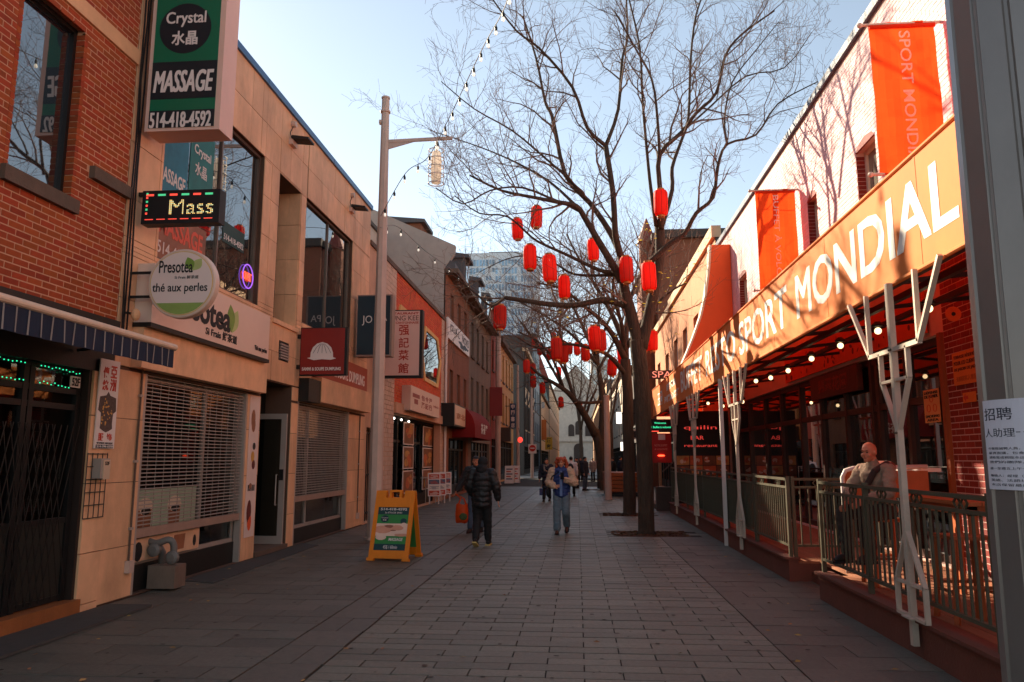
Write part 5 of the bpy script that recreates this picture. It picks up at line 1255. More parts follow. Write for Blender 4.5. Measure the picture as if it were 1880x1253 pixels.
def tree(label, base, Y, trunk, limbs, seed, dens=(1.5, 3.2, 4.2), L0=(1.7, .75, .32), r_end=.02):
    rr = random.Random(seed)
    t = thing('street_tree', label, 'tree', tuple(az(*base)))
    def line(l):
        pts = []; rad_ = []; n = len(l['p']); dy = l.get('dy', 0); d0 = l.get('d0', 0)
        for i, (x, y) in enumerate(l['p']):
            pts.append(ay(x, y, Y + d0 + (dy - d0) * i / max(1, n - 1))); rad_.append(l['r'][0] + (l['r'][1] - l['r'][0]) * (i / max(1, n - 1)) ** .8)
        return smooth(pts, rad_)
    P, R = line(trunk); P, R = smooth(P, R, 4)
    b = az(*base); P[0] = V((b.x, Y, -.03)); R[0] *= 1.3
    mb = MB(); mb.tube(P, R, 20)
    for i, v in enumerate(mb.v):     # knots and flutes of the trunk
        c = P[min(i // 20, len(P) - 1)]; d = V(v) - c; k = 1 + .10 * noise.noise(V((v[0] * 7, v[1] * 7, v[2] * 1.1 + seed))) + .05 * noise.noise(V((v[0] * 19, v[1] * 19, v[2] * 2.5)))
        mb.v[i] = tuple(c + d * k)
    tk = mb.build('trunk', m_bark, t, smooth=True)
    cr = MB()
    for l in limbs:
        P, R = line(l); n = 10 if l['r'][0] > .06 else 7
        MB().tube(P, R, n).build('limb', m_bark, t, smooth=True)
        spawn(cr, P, R, 0, rr, [dens[0] * l.get('k', 1), dens[1], dens[2]], L0, t0=l.get('t0', .25))
    cr.build('crown', m_twig, t, fix=False)
    return t
L = lambda p, r0, r1, dy=0, d0=0, **k: dict(p=p, r=(r0, r1), dy=dy, d0=d0, **k)
T1 = tree('big bare tree with two main stems hung with red lanterns, nearest the terrace', (1187, 980), 17.69,
    L([(1187, 980), (1184, 860), (1180, 760), (1176, 690), (1170, 625)], .185, .175), [
    L([(1172, 640), (1160, 580), (1150, 545), (1142, 505)], .14, .11, dy=-.1, k=0),
    L([(1178, 640), (1192, 575), (1204, 520), (1212, 465), (1210, 405)], .135, .115, dy=.15, k=.3),
    L([(1140, 515), (1127, 490), (1101, 447), (1074, 401), (1058, 379), (1027, 372), (981, 363), (920, 350), (862, 322)], .11, .018, dy=-2.0, d0=-.1),
    L([(1142, 510), (1139, 468), (1117, 422), (1082, 372), (1038, 322), (1015, 218), (1001, 188), (985, 110), (960, 30)], .10, .02, dy=1.2, d0=-.1),
    L([(1139, 470), (1131, 439), (1129, 420), (1125, 352), (1112, 268)], .085, .06, dy=-.6, d0=-.1),
    L([(1112, 268), (1078, 235), (1051, 161), (991, 90), (948, 57), (905, 0)], .05, .016, dy=-2.4, d0=-.6),
    L([(1112, 268), (1135, 201), (1142, 110), (1152, 67), (1149, -20)], .05, .02, dy=.6, d0=-.6),
    L([(1082, 372), (1045, 330), (1000, 290), (940, 240), (870, 200), (810, 150)], .04, .01, dy=-1.5, d0=.3),
    L([(1058, 379), (1010, 335), (950, 300), (880, 270), (790, 240)], .04, .01, dy=2.0, d0=-.3),
    L([(1027, 372), (960, 345), (900, 350), (850, 375), (800, 345)], .03, .01, dy=-3, d0=-.8),
    L([(1125, 501), (1100, 496), (1063, 479), (1036, 466), (1000, 450), (976, 436), (932, 398), (880, 392), (835, 360)], .055, .012, dy=-1.2),
    L([(1128, 505), (1076, 506), (1046, 501), (1015, 482), (975, 470), (930, 476), (880, 500)], .04, .01, dy=1.6),
    L([(1150, 562), (1112, 551), (1085, 555), (1052, 561), (1008, 559), (968, 553), (927, 547)], .085, .05, dy=-.9, k=.5),
    L([(927, 547), (903, 562), (880, 545), (850, 520), (822, 498)], .035, .01, dy=-1.6, d0=-.9),
    L([(927, 547), (905, 560), (896, 585), (893, 610)], .02, .008, dy=-.8, d0=-.9),
    L([(1214, 420), (1212, 352), (1211, 285), (1254, 241), (1278, 208), (1315, 171), (1331, 104), (1361, 64), (1422, 20)], .07, .016, dy=-1.8),
    L([(1214, 420), (1234, 349), (1234, 308), (1251, 258), (1264, 215), (1268, 111), (1278, 27), (1300, -30)], .06, .02, dy=1.4),
    L([(1205, 415), (1197, 362), (1190, 302), (1180, 188), (1174, 84), (1150, -20)], .055, .02, dy=.5),
    L([(1211, 285), (1207, 218), (1197, 147), (1167, 90), (1128, 20)], .04, .015, dy=-1.8, d0=-.6),
    L([(1195, 480), (1229, 449), (1257, 429), (1278, 392), (1309, 363), (1318, 306), (1335, 265), (1388, 248), (1428, 191), (1502, 150)], .075, .012, dy=-1.0),
    L([(1281, 392), (1286, 320), (1300, 285)], .02, .008, dy=.4, d0=-.3),
    L([(1335, 265), (1330, 220), (1345, 150), (1390, 90), (1430, 40)], .03, .01, dy=.8, d0=-.6),
    L([(1254, 241), (1300, 200), (1370, 140), (1440, 125), (1490, 60)], .03, .01, dy=1.5, d0=-.5)], 11, dens=(2.6, 5.2, 6.6))
T2 = tree('second bare tree just behind the big lantern tree, dark trunk', (1156, 945), 23.58,
    L([(1156, 945), (1155, 860), (1153, 780), (1152, 720), (1148, 660)], .19, .15), [
    L([(1148, 660), (1128, 620), (1105, 590), (1070, 560), (1030, 530), (985, 520)], .11, .02, dy=-2),
    L([(1148, 660), (1150, 600), (1160, 540), (1190, 480), (1220, 440)], .12, .02, dy=2),
    L([(1150, 640), (1120, 570), (1090, 520), (1060, 470), (1040, 430)], .1, .02, dy=1),
    L([(1150, 640), (1180, 590), (1225, 540), (1260, 520)], .08, .02, dy=-1),
    L([(1150, 690), (1120, 655), (1085, 640), (1040, 632), (990, 640), (950, 620)], .08, .015, dy=-3),
    L([(1148, 650), (1140, 590), (1125, 540), (1130, 480)], .09, .02, dy=-2)], 12, dens=(3.2, 4.6, 5.0), L0=(2.2, .9, .38))
T3 = tree('leaning bare tree with forked trunk further down the street', (1106, 902), 41.56,
    L([(1106, 902), (1104, 860), (1100, 820), (1092, 790)], .27, .22), [
    L([(1094, 800), (1075, 765), (1055, 735), (1035, 715), (1005, 697), (985, 685)], .24, .06, dy=-2, k=.5),
    L([(1102, 830), (1106, 770), (1104, 720), (1098, 670), (1095, 620)], .22, .08, dy=1, k=.5),
    L([(1055, 735), (1040, 690), (1020, 650), (1010, 610), (990, 570)], .1, .03, dy=1),
    L([(1075, 765), (1085, 735), (1095, 715)], .09, .05, dy=1, k=0),
    L([(1104, 738), (1080, 740), (1055, 738)], .1, .07, dy=-1, k=0),
    L([(1035, 715), (1015, 660), (985, 625), (950, 610)], .09, .03, dy=-4, d0=-1),
    L([(1098, 680), (1120, 640), (1140, 600), (1150, 560)], .1, .03, dy=3),
    L([(1095, 650), (1075, 610), (1055, 570), (1045, 530)], .1, .03, dy=-2),
    L([(1098, 670), (1070, 600), (1040, 540), (1010, 495)], .1, .03, dy=2, k=1.4), L([(1098, 670), (1050, 615), (1000, 580), (945, 550)], .1, .03, dy=-3, k=1.4),
    L([(1095, 640), (1100, 560), (1088, 490)], .1, .03, dy=1, k=1.4), L([(1095, 640), (1130, 560), (1150, 500)], .09, .03, dy=2), L([(1035, 715), (992, 640), (955, 590)], .09, .03, dy=-2, k=1.4),
    L([(1055, 735), (1030, 640), (1030, 570), (1045, 500)], .09, .03, dy=3, k=1.4),
    L([(985, 685), (960, 660), (935, 640)], .05, .02, dy=-3, d0=-2)], 13, dens=(2.6, 3.4, 3.6), L0=(3.4, 1.4, .6))
T4 = tree('slender far bare tree standing in the gap before the stone church', (1068, 872), 78,
    L([(1068, 872), (1067, 830), (1066, 790)], .22, .16), [L([(1066, 790), (1058, 740), (1050, 690), (1046, 650)], .14, .04, dy=2), L([(1066, 790), (1076, 740), (1084, 700), (1090, 660)], .14, .04, dy=-2), L([(1067, 810), (1064, 750), (1068, 690), (1066, 640)], .13, .03)], 14, dens=(2.2, 2.4, 2.0), L0=(3.6, 1.6, .7))
T5 = tree('far bare tree with a few yellow leaves right of the leaning tree', (1122, 880), 62,
    L([(1122, 880), (1122, 830), (1121, 780)], .22, .16), [L([(1121, 780), (1112, 730), (1104, 690), (1098, 650)], .13, .03, dy=2), L([(1121, 780), (1130, 730), (1136, 690), (1140, 640)], .13, .03, dy=-2), L([(1121, 790), (1122, 730), (1120, 680)], .12, .03)], 15, dens=(2.0, 2.4, 2.0), L0=(3, 1.4, .6))
# a few yellow leaves still on the near tree
rr = random.Random(6); mb = MB()
for cx, cy, n, s in ((1190, 425, 18, 14), (1200, 560, 30, 30), (1230, 500, 26, 26), (1090, 560, 16, 40)):
    for k in range(n):
        p = ay(cx + rr.gauss(0, s), cy + rr.gauss(0, s), 17.7 + rr.gauss(-.1, .35)); z = rr.uniform(.03, .06)
        R = Matrix.Rotation(rr.uniform(0, 6), 3, 'Z') @ Matrix.Rotation(rr.uniform(-1.2, 1.2), 3, 'X')
        mb.add([p + R @ V(q) for q in ((-z, 0, 0), (0, -z * .35, 0), (z, 0, 0), (0, z * .35, 0))], [(0, 1, 2, 3)])
mb.build('last_leaves', cloth('yellow leaf', rgb(206, 176, 70), .4), T1, kind='stuff', fix=False)

# ------------------------------------------------------------------ lanterns
m_lan = cloth('red lantern silk', rgb(255, 74, 54), .62, .6, .08, island=.12, stain=.15)
m_gold = M('lantern gold rim', rgb(196, 120, 54), .45, .1, 5, 0, metal=.4)
def lantern_proto():
    t = thing('paper_lantern', 'x', 'lantern', (0, 0, 0), 'red lanterns hung in the street trees')
    prof = [(.085, .30), (.135, .285), (.158, .235), (.162, .1), (.162, -.1), (.158, -.235), (.135, -.285), (.085, -.30)]
    MB().lathe((0, 0, 0), prof, 16).build('shade', m_lan, t, smooth=True)
    MB().lathe((0, 0, .29), [(.09, 0), (.09, .05)], 14).build('rim', m_gold, t); MB().lathe((0, 0, -.34), [(.09, 0), (.09, .05)], 14).build('rim', m_gold, t)
    mb = MB()
    for k in range(8):
        g = math.pi * k / 4; mb.tube([((r + .003) * math.cos(g), (r + .003) * math.sin(g), z) for r, z in prof[1:-1]], .0035, 3, cap=False)
    mb.build('rib', M('dark lantern rib', rgb(120, 26, 20), .7), t)
    mb = MB()
    for k in range(4): mb.tube([(.08 * math.cos(k * 1.57), .08 * math.sin(k * 1.57), -.34), (.082 * math.cos(k * 1.57), .082 * math.sin(k * 1.57), -.40)], .006, 4)
    mb.build('tassel', m_gold, t); MB().tube([(0, 0, .3), (0, 0, .62)], .004, 4).build('cord', m_black, t)
    return t
LAN = [(1213, 373, 27, 'highest red lantern, beside the right-hand stem of the big tree'), (985, 399, 24, 'topmost red lantern on the left limbs of the big tree'), (950, 421, 23, 'leftmost red lantern high on the left limbs'),
    (973, 473, 27, 'red lantern below the topmost left pair, against the glass tower'), (1009, 493, 27, 'darker red lantern right of the one against the tower'), (1036, 527, 24, 'red lantern just above the long horizontal limb'),
    (1089, 459, 23, 'red lantern half behind the left main limb'), (1150, 496, 27, 'red lantern directly before the left fork of the trunk'), (1191, 508, 30, 'largest red lantern, before the right fork of the trunk'),
    (918, 583, 24, 'red lantern at the far left above the second lamp post'), (1182, 628, 20, 'left lantern of the pair right of the trunk by the salmon house'), (1198, 626, 20, 'right lantern of the pair beside the salmon house'),
    (1092, 621, 23, 'front lantern of the pair right of centre in the far crowns'), (1103, 626, 21, 'lantern tucked behind the pair right of centre'), (1022, 641, 23, 'front lantern of the large pair left of centre'), (1034, 648, 21, 'rear lantern of the large pair left of centre'),
    (1075, 648, 17, 'single lantern between the two far pairs'), (1145, 629, 16, 'lantern hidden by twigs left of the trunk'), (1142, 655, 18, 'small lantern close left of the trunk fork shadow'), (1124, 674, 18, 'lowest lantern of the cluster left of the trunk'),
    (1046, 640, 12, 'small bright lantern in the white sky gap, left one'), (1059, 641, 12, 'small lantern in the sky gap, right one'), (981, 629, 11, 'small lantern left of the large pair, upper'), (992, 642, 11, 'small lantern left of the large pair, lower'),
    (1008, 651, 11, 'small lantern touching the large left pair'), (1016, 620, 10, 'tiny lantern above the large left pair'), (967, 673, 13, 'lantern of the low left pair, nearer the houses'), (979, 677, 10, 'lantern of the low left pair, right one'),
    (979, 701, 11, 'low lantern above the far lamp arm'), (996, 713, 11, 'lowest lantern right of the far lamp arm'), (1030, 739, 10, 'far lantern before the red roofed block'), (1026, 683, 9, 'tiny far lantern in the sky gap'), (1065, 747, 8, 'tiny lantern by the leaning trunk fork')]
lp = lantern_proto()
for i, (px, py, wpx, lab) in enumerate(LAN):
    p = ay(px, py, 1410 * .33 / wpx)
    if i == 0: lp.location = p; lp['label'] = lab; WL[lp.name] = V(p)
    else:
        c = dup(lp, p, 0, lab, random.uniform(.94, 1.04)); c.rotation_euler = (random.uniform(-.09, .09), random.uniform(-.09, .09), random.uniform(0, 3))

# ------------------------------------------------------------------ lamp posts
def octa(t, x, y, z1, r0, r1, mat=m_postm, name='shaft'):
    mb = MB(); n = 8
    mb.tube([(x, y, 0), (x, y, z1)], [r0, r1], n); mb.tube([(x, y, 0), (x, y, .05)], r0 * 1.25, n)
    return mb.build(name, mat, t)
def lamp(label, px, py, ptop, arm=None, r0=.155, r1=.085):
    b = az(px, py); z = ay(px, ptop, b.y).z
    t = thing('lamp_post', label, 'lamp post', (b.x, b.y, 0)); octa(t, b.x, b.y, z, r0, r1)
    MB().tube([(b.x, b.y, z), (b.x, b.y, z + .04)], r1 * 1.15, 8).build('cap', m_postm, t)
    if arm:
        s = arm; za = z * .895; mb = MB(); mb.bar((b.x, b.y, za), (b.x + s, b.y, za + .03), .05, .07); mb.add([V((b.x, b.y - .015, za - .2)), V((b.x, b.y - .015, za - .02)), V((b.x + s * .45, b.y - .015, za - .02)), V((b.x, b.y + .015, za - .2)), V((b.x, b.y + .015, za - .02)), V((b.x + s * .45, b.y + .015, za - .02))], [(0, 1, 2), (3, 5, 4), (0, 2, 5, 3)])
        mb.build('arm', m_postm, t)
        mb = MB(); mb.tube([(b.x - .13, b.y, z - .55), (b.x + .02, b.y, z - .55)], .06, 8); mb.lathe((b.x, b.y, z - .33), [(r1 + .03, 0), (r1 + .03, .04)], 10); mb.build('bracket', m_postm, t)
        lx = b.x + s * .77; fx = MB(); zt = za
        for k in range(5): 
            zc = zt - .25 - k * .19; fx.tube([(lx + .17 * math.cos(j * math.pi / 10), b.y + .17 * math.sin(j * math.pi / 10), zc) for j in range(21)], .012, 5)
        for k in range(4): fx.tube([(lx + .17 * math.cos(k * 1.57), b.y + .17 * math.sin(k * 1.57), zt - .25), (lx + .17 * math.cos(k * 1.57), b.y + .17 * math.sin(k * 1.57), zt - 1.02)], .009, 4)
        fx.tube([(lx, b.y, zt), (lx, b.y, zt - .25)], .03, 6)
        ln = fx.build('lantern_cage', M('pale lamp metal', rgb(226, 216, 208), .5), t)
        MB().lathe((lx, b.y, zt - 1.0), [(.10, 0), (.115, .2), (.115, .55), (.09, .72)], 14).build('diffuser', cloth('frosted diffuser', rgb(236, 228, 220), .75), ln, smooth=True)
    return t
LP1 = lamp('tall tapered lamp post with one arm and ringed lantern, nearest on the left', 687, 991, 183, 1.52)
rr = random.Random(3)
for k, (z, h, c) in enumerate(((2.6, .35, (176, 146, 128)), (2.05, .3, (200, 170, 150)), (1.35, .34, (196, 74, 52)), (.75, .55, (196, 168, 150)))):
    MB().fbox(front(15.9), -4.16 - .03, -4.16 + .06, z, z + h, .0, .006).build('sticker', M('torn sticker%d' % k, rgb(*c), .8, .3, 14, .2), LP1)
lamp('second lamp post on the left, before the red hanging banner', 914, 890, 600, r0=.19, r1=.17)
lamp('third lamp post on the left with white brackets near the crossing', 951, 880, 672)
l4 = lamp('far lamp post carrying the no-entry sign at the crossing', 977, 878, 700)
lamp('bare lamp post right of the leaning tree trunk', 1117, 918, 728, r0=.15, r1=.12)
b = az(977, 878); F = front(b.y - .25); a, d = F.uv(970, 833); b2, c = F.uv(985, 816)
ns = thing('no_entry_sign', 'white traffic plate with a red no-entry disc on the far lamp post', 'road sign', tuple(F.P((a + b2) / 2, d)))
MB().fbox(F, a, b2, d, c, -.02, 0).build('plate', m_white, ns); rD = (b2 - a) * .4; cD = (a + b2) / 2, c - rD * 1.2
MB().lathe(F.P(*cD), [(rD, 0), (rD, .02)], 20, axis=AXR).build('disc', M('traffic red', rgb(200, 44, 30), .5, bump=0), ns); MB().fbox(F, cD[0] - rD * .65, cD[0] + rD * .65, cD[1] - rD * .16, cD[1] + rD * .16, .02, .03).build('bar', m_white, ns)
MB().tube([F.P(*cD, -.25), F.P(*cD, 0)], .03, 6).build('bracket', m_postm, ns)
tl = thing('red_lantern', 'small glowing red lantern by the third lamp post', 'lantern', tuple(ay(952, 808, 60))); MB().ball(ay(955, 808, 60), (.2, .2, .22), 10, 7).build('shade', emit('glowing red', (1, .06, .04), .6), tl); MB().tube([ay(955, 808, 60) + V((0, 0, .3)), ay(952, 800, 60) + V((0, 0, .6))], .02, 4).build('cord', m_black, tl)

# foreground pole with paper notice
m_fg = M('grey painted steel pole', rgb(140, 130, 124), .36, .1, 3, .015, 50, metal=.5, stain=.3)
PX, PY = 1.40, 2.42
fg = thing('lamp_post', 'dark grey ribbed pole filling the right edge, carrying a paper notice', 'lamp post', (PX, PY, 0))
mb = MB(); n = 12
prof = []
for k in range(n):
    g = 2 * math.pi * (k + .5) / n
    for dg, rr_ in ((-.20, 1), (.20, 1)): prof.append((math.cos(g + dg) * rr_, math.sin(g + dg) * rr_))
    prof.append((math.cos(g + .23) * .955, math.sin(g + .23) * .955)); prof.append((math.cos(g + .29) * .955, math.sin(g + .29) * .955))
vs = []; fs = []; m_ = len(prof)
for z, r in ((0, .187), (6, .15)):
    vs += [(PX + x * r, PY + y * r, z) for x, y in prof]
fs = [(i, (i + 1) % m_, m_ + (i + 1) % m_, m_ + i) for i in range(m_)]
mb.add(vs, fs); mb.add([V(v) for v in vs[m_:]], [tuple(range(m_))])
mb.build('shaft', m_fg, fg)
pn = thing('paper_notice', 'white printed hiring notice in Chinese taped to the foreground pole', 'notice', (PX, PY - .18, 1.75))
# sheet curved round the pole: arc frame
Rp = .1895; z0p, z1p = ay(1840, 903, 2.24).z, ay(1840, 728, 2.24).z
a0 = math.radians(176); a1 = math.radians(176 + 84)
class Arc:
    def P(s, u, v, n=0):
        r = Rp - .0062 * (v - 0) + n; g = a0 + u / Rp; return V((PX + math.cos(g) * r, PY + math.sin(g) * r, v))
    def flip(s): return False
AR = Arc(); W_ = Rp * (a1 - a0); mb = MB(); N = 14
for i in range(N): mb.add([AR.P(W_ * i / N, z0p, .001), AR.P(W_ * (i + 1) / N, z0p, .001), AR.P(W_ * (i + 1) / N, z1p, .001), AR.P(W_ * i / N, z1p, .001)], [(0, 1, 2, 3)])
sh = mb.build('sheet', M('lilac white paper', rgb(214, 206, 214), .8, .05, 5, .1, 30), pn, smooth=True)
Hh = z1p - z0p
def ptext(s, u0, u1, t0, t1, b=.0): text(s, AR, W_ * u0, W_ * u1, z1p - Hh * t1, z1p - Hh * t0, .0013, M('ink', rgb(66, 64, 74), .8, bump=0), sh, b, ext=.0003)
ptext('招聘', .03, .42, .09, .23, .006); ptext('人助理一名', .02, .7, .32, .42, 0)
for t, s, e in ((.53, '中餐館誠聘人員，有經驗者優先，', .9), (.58, '薪資面議，包食宿。', .6), (.63, '請致電或親臨本店洽詢，歡迎加入', .95), (.68, '我們的團隊。', .5), (.75, '週一至週五上午十時至下午六時', .92), (.83, '聯絡人：經理（廣東話、國語）', .9), (.88, '英語、法語均可', .6), (.93, '本店保留最終決定權', .8)): ptext(s, .06, .06 + .9 * e, t, t + .03)
MB().add([AR.P(W_ * .78, z1p - .02, .002), AR.P(W_ * 1.0, z1p - .03, .002), AR.P(W_ * 1.0, z1p + .012, .002), AR.P(W_ * .84, z1p + .012, .002)], [(0, 1, 2, 3)]).build('green_tape', M('green tape', rgb(16, 128, 78), .5, bump=0), pn)
MB().add([AR.P(W_ * .95, z1p + .05, .002), AR.P(W_ * 1.2, z1p + .05, .002), AR.P(W_ * 1.2, z1p + .1, .002), AR.P(W_ * .95, z1p + .1, .002)], [(0, 1, 2, 3)]).build('tape_scrap', MATS['lilac white paper'], fg)

# ------------------------------------------------------------------ strings of bulbs
bm_g = thin('bulb glass', (.95, .93, .88)); m_sock = m_black
def strand(label, anchors, nb, lit=.3):
    t = thing('string_lights', label, 'string lights', tuple(anchors[0])); P, _ = smooth([V(a) for a in anchors], [0] * len(anchors), 8)
    MB().tube(P, .008, 4, cap=False).build('cable', M('grey cable', rgb(120, 112, 106), .7), t)
    seg = [(b - a).length for a, b in zip(P[:-1], P[1:])]; tot = sum(seg)
    sm = MB(); sm.lathe((0, 0, -.11), [(.024, 0), (.026, .05), (.012, .08), (.006, .12)], 8); sm = sm.mesh('socket', m_sock)
    bmz = MB(); bmz.ball((0, 0, -.155), (.028, .028, .042), 8, 6); bmz = bmz.mesh('bulb', MATS.get('pale bulb') or emit('pale bulb', (.95, .88, .74), .3))  # bulbs are unlit; faint glow added in place of light through the glass
    for i in range(nb):
        s = tot * (i + .5) / nb; k = 0
        while k < len(seg) - 1 and s > seg[k]: s -= seg[k]; k += 1
        p = P[k].lerp(P[k + 1], s / seg[k])
        o = link('socket', sm, t); o.location = p - wl(t); o = link('bulb', bmz, t); o.location = p - wl(t)
pt = V((-4.17, 15.7, 6.82))
strand('bulb string rising from the near lamp post up into the tree crown', [pt, ay(745, 318, 15.4), ay(785, 290, 15.0), ay(822, 222, 14.2), ay(852, 160, 13.4), ay(888, 85, 12.4), ay(924, 20, 11.4), ay(940, -30, 10.8)], 16)
strand('bulb string sagging from the near lamp post along the left roofs', [pt - V((0, 0, .25)), ay(732, 418, 19), ay(782, 462, 23), ay(825, 492, 27), ay(852, 515, 31), ay(893, 548, 37), ay(918, 590, 46)], 12)
# ------------------------------------------------------------------ street things
m_or = M('orange plastic board', rgb(232, 132, 26), .5, .1, 4, .06, stain=.2)
def aframe(label, c, ang, H=1.16, W=.68, spread=.36):
    t = thing('sandwich_board', label, 'sandwich board', (0, 0, 0))
    for s in (1, -1):
        lean = math.atan2(spread, H); u = V((1, 0, 0)); v = V((0, s * math.sin(lean), math.cos(lean))); n = V((0, -s * math.cos(lean), math.sin(lean)))
        F = Fr((0, -s * spread, 0), u, v, n); b = MB(); w = W / 2
        b.fbox(F, -w, -w + .07, .0, H, -.018, .014); b.fbox(F, w - .07, w, 0, H, -.018, .014); b.fbox(F, -w + .07, w - .07, .04, .17, -.03, .02)
        b.fbox(F, -w + .07, w - .07, H - .28, H - .12, -.03, .02); b.fbox(F, -w + .07, -w + .18, H - .12, H, -.03, .02); b.fbox(F, w - .18, w - .07, H - .12, H, -.03, .02)
        b.fbox(F, -.11, -.07, H - .12, H - .02, -.02, .015); b.fbox(F, .07, .11, H - .12, H - .02, -.02, .015); b.fbox(F, -.11, .11, H - .02, H + .01, -.02, .015)
        b.fbox(F, -w - .02, -w + .1, 0, .05, -.04, .03); b.fbox(F, w - .1, w + .02, 0, .05, -.04, .03)
        fr = b.build('panel_frame', m_or, t)
        pa = MB().fbox(F, -w + .07, w - .07, .17, H - .28, -.015, .003).build('poster', M('board green', rgb(52, 132, 66), .5, .12, 3, 0), t)
        if s == 1:
            a, bb, lo, hi = -w + .07, w - .07, .17, H - .28; hh = hi - lo
            dk = M('board dark teal', rgb(24, 62, 66), .5, bump=0)
            MB().fbox(F, a, bb, hi - hh * .17, hi, .003, .005).build('print_band', dk, pa); MB().fbox(F, a, bb, lo, lo + hh * .15, .003, .005).build('print_band', dk, pa)
            text('514-418-4592', F, a + .04, bb - .04, hi - hh * .075, hi - hh * .015, .005, m_white, pa, .02); text('2e ÉTAGE 2ND', F, a + .12, bb - .12, hi - hh * .145, hi - hh * .1, .005, m_white, pa)
            sk = [M('skin print', rgb(214, 150, 124), .6, .2, 4, 0), M('skin print light', rgb(232, 196, 176), .6, .15, 4, 0), M('skin print shade', rgb(150, 92, 72), .6, .2, 4, 0)]
            mb = MB(); mb.fbox(F, a, bb, lo + hh * .33, lo + hh * .62, .003, .0045, 1)
            R_ = Matrix((F.u, F.v, F.n)).transposed()
            for (du, dv, ru, rv, m) in ((.12, .48, .17, .07, 0), (.36, .52, .12, .05, 0), (.40, .42, .15, .035, 1), (.44, .36, .12, .03, 0), (.1, .3, .1, .05, 1), (.22, .55, .1, .03, 2), (.3, .46, .06, .012, 2), (.47, .59, .05, .04, 1)):
                mb.ball(F.P(a + du, lo + hh * dv, .005), (ru, rv, .002), 10, 5, m, R=R_)
            mb.build('hands_print', sk, pa, fix=False)
            mb = MB(); mb.ball(F.P(a + .13, hi - hh * .27, .004), (.075, .062, .002), 14, 5, 0, R=R_); mb.ball(F.P(bb - .08, hi - hh * .32, .004), (.06, .05, .002), 9, 5, 0, R=R_); mb.build('disc_print', dk, pa, fix=False)
            text('Crystal', F, a + .075, a + .185, hi - hh * .27, hi - hh * .235, .006, m_white, pa); text('水晶', F, a + .1, a + .16, hi - hh * .315, hi - hh * .28, .006, m_white, pa)
            text('MASSAGE', F, a + .24, bb - .06, lo + hh * .22, lo + hh * .29, .005, m_white, pa, .02, shear=.1)
            text('45$ / 60min', F, a + .16, bb - .14, lo + hh * .03, lo + hh * .12, .005, m_white, pa)
    t.location = c; t.rotation_euler = (0, 0, ang); return t
bpos = az(716, 1031); aframe('orange plastic sandwich board advertising massage on the paving', (bpos.x, bpos.y + .36, .0), rad(-6))

# siamese pipe in a metal planter box
c = az(300, 1083); pb = thing('standpipe', 'grey double standpipe inlet in a rusty metal box at the stone wall', 'standpipe', (c.x, c.y, 0))
MB().box(c.x - .16, c.x + .2, c.y - .12, c.y + .16, .03, .31).build('metal_box', M('rusty sheet steel', rgb(142, 122, 108), .6, .2, 5, .15, 40, metal=.5, stain=.5), pb)
m_pipe = M('grey pipe paint', rgb(110, 104, 98), .5, .15, 8, .1, 50)
MB().tube([(c.x - .1, c.y + .1, .2), (c.x - .1, c.y + .1, .45), (c.x - .1, c.y - .02, .55)], .045, 10).tube(smooth([V(q) for q in ((c.x - .34, c.y, .44), (c.x - .33, c.y, .54), (c.x - .26, c.y - .03, .61), (c.x - .1, c.y - .06, .58), (c.x + .04, c.y - .03, .62), (c.x + .1, c.y, .55), (c.x + .1, c.y, .36))], [.042] * 7, 4)[0], .042, 12).build('pipe', m_pipe, pb, smooth=True)
for x, y, z in ((c.x - .1, c.y - .1, .5), (c.x - .33, c.y - .02, .47), (c.x + .1, c.y - .02, .4)): MB().lathe((x, y, z), [(.07, -.05), (.085, -.02), (.085, .03), (.05, .05)], 12, axis=(V((1, 0, 0)), V((0, 0, 1)), V((0, -1, 0)))).build('inlet_cap', m_pipe, pb)
MB().lathe((c.x + .08, c.y, .33), [(.04, 0), (.05, .03), (.03, .07)], 10).build('red_cap', m_redp, pb)
# floodlights on the stone parapet, dome cameras
fp = thing('floodlight', 'black floodlight on the parapet above the massage window', 'floodlight', (0, 0, 0), 'floodlights on the stone parapet')
MB().add([V((0, -.14, -.02)), V((0, .14, -.02)), V((.34, .16, -.05)), V((.34, -.16, -.05)), V((0, -.14, .05)), V((0, .14, .05)), V((.34, .16, -.01)), V((.34, -.16, -.01))], [(0, 3, 2, 1), (4, 5, 6, 7), (0, 1, 5, 4), (1, 2, 6, 5), (2, 3, 7, 6), (3, 0, 4, 7)]).build('housing', m_black, fp)
MB().box(-.08, .02, -.12, .12, -.12, .0).build('driver_box', m_postm, fp); MB().tube([(-.1, 0, .32), (.03, 0, .32)], .06, 10).build('sensor', m_postm, fp); MB().tube([(-.02, 0, .3), (-.05, -.08, .12), (-.03, -.05, 0)], .008, 5).build('cable', m_black, fp)
q = ax(540, 258, -5.33); fp.location = q; WL[fp.name] = V(q); fp['label'] = 'black floodlight on the stone parapet, nearer one above the massage window'
dup(fp, ax(648, 382, -5.33), 0, 'black floodlight on the stone parapet, far one at the building corner')
# wires on the brick corner
wr = thing('service_cable', 'loose black cables running down the joint between brick and stone buildings', 'cable', tuple(FL.P(8.5, 5, .03)))
for k, o_ in enumerate((0, .05, .1)):
    rr = random.Random(k); MB().tube([FL.P(8.5 + o_ + rr.uniform(-.02, .02), 9.5 - i * .8, .05 + rr.uniform(0, .02)) for i in range(9)], .011, 4).build('cable', m_black, wr)
lj = thing('wall_lamp', 'small round pale lamp head on the stone wall below the round sign', 'lamp', tuple(ax(249, 578, -5.2))); pj = ax(249, 578, -5.2); MB().ball(pj, (.05, .06, .075), 10, 7).build('head', m_band, lj); MB().tube([pj, pj + V((-.2, .1, .05))], .015, 5).build('arm', m_black, lj)

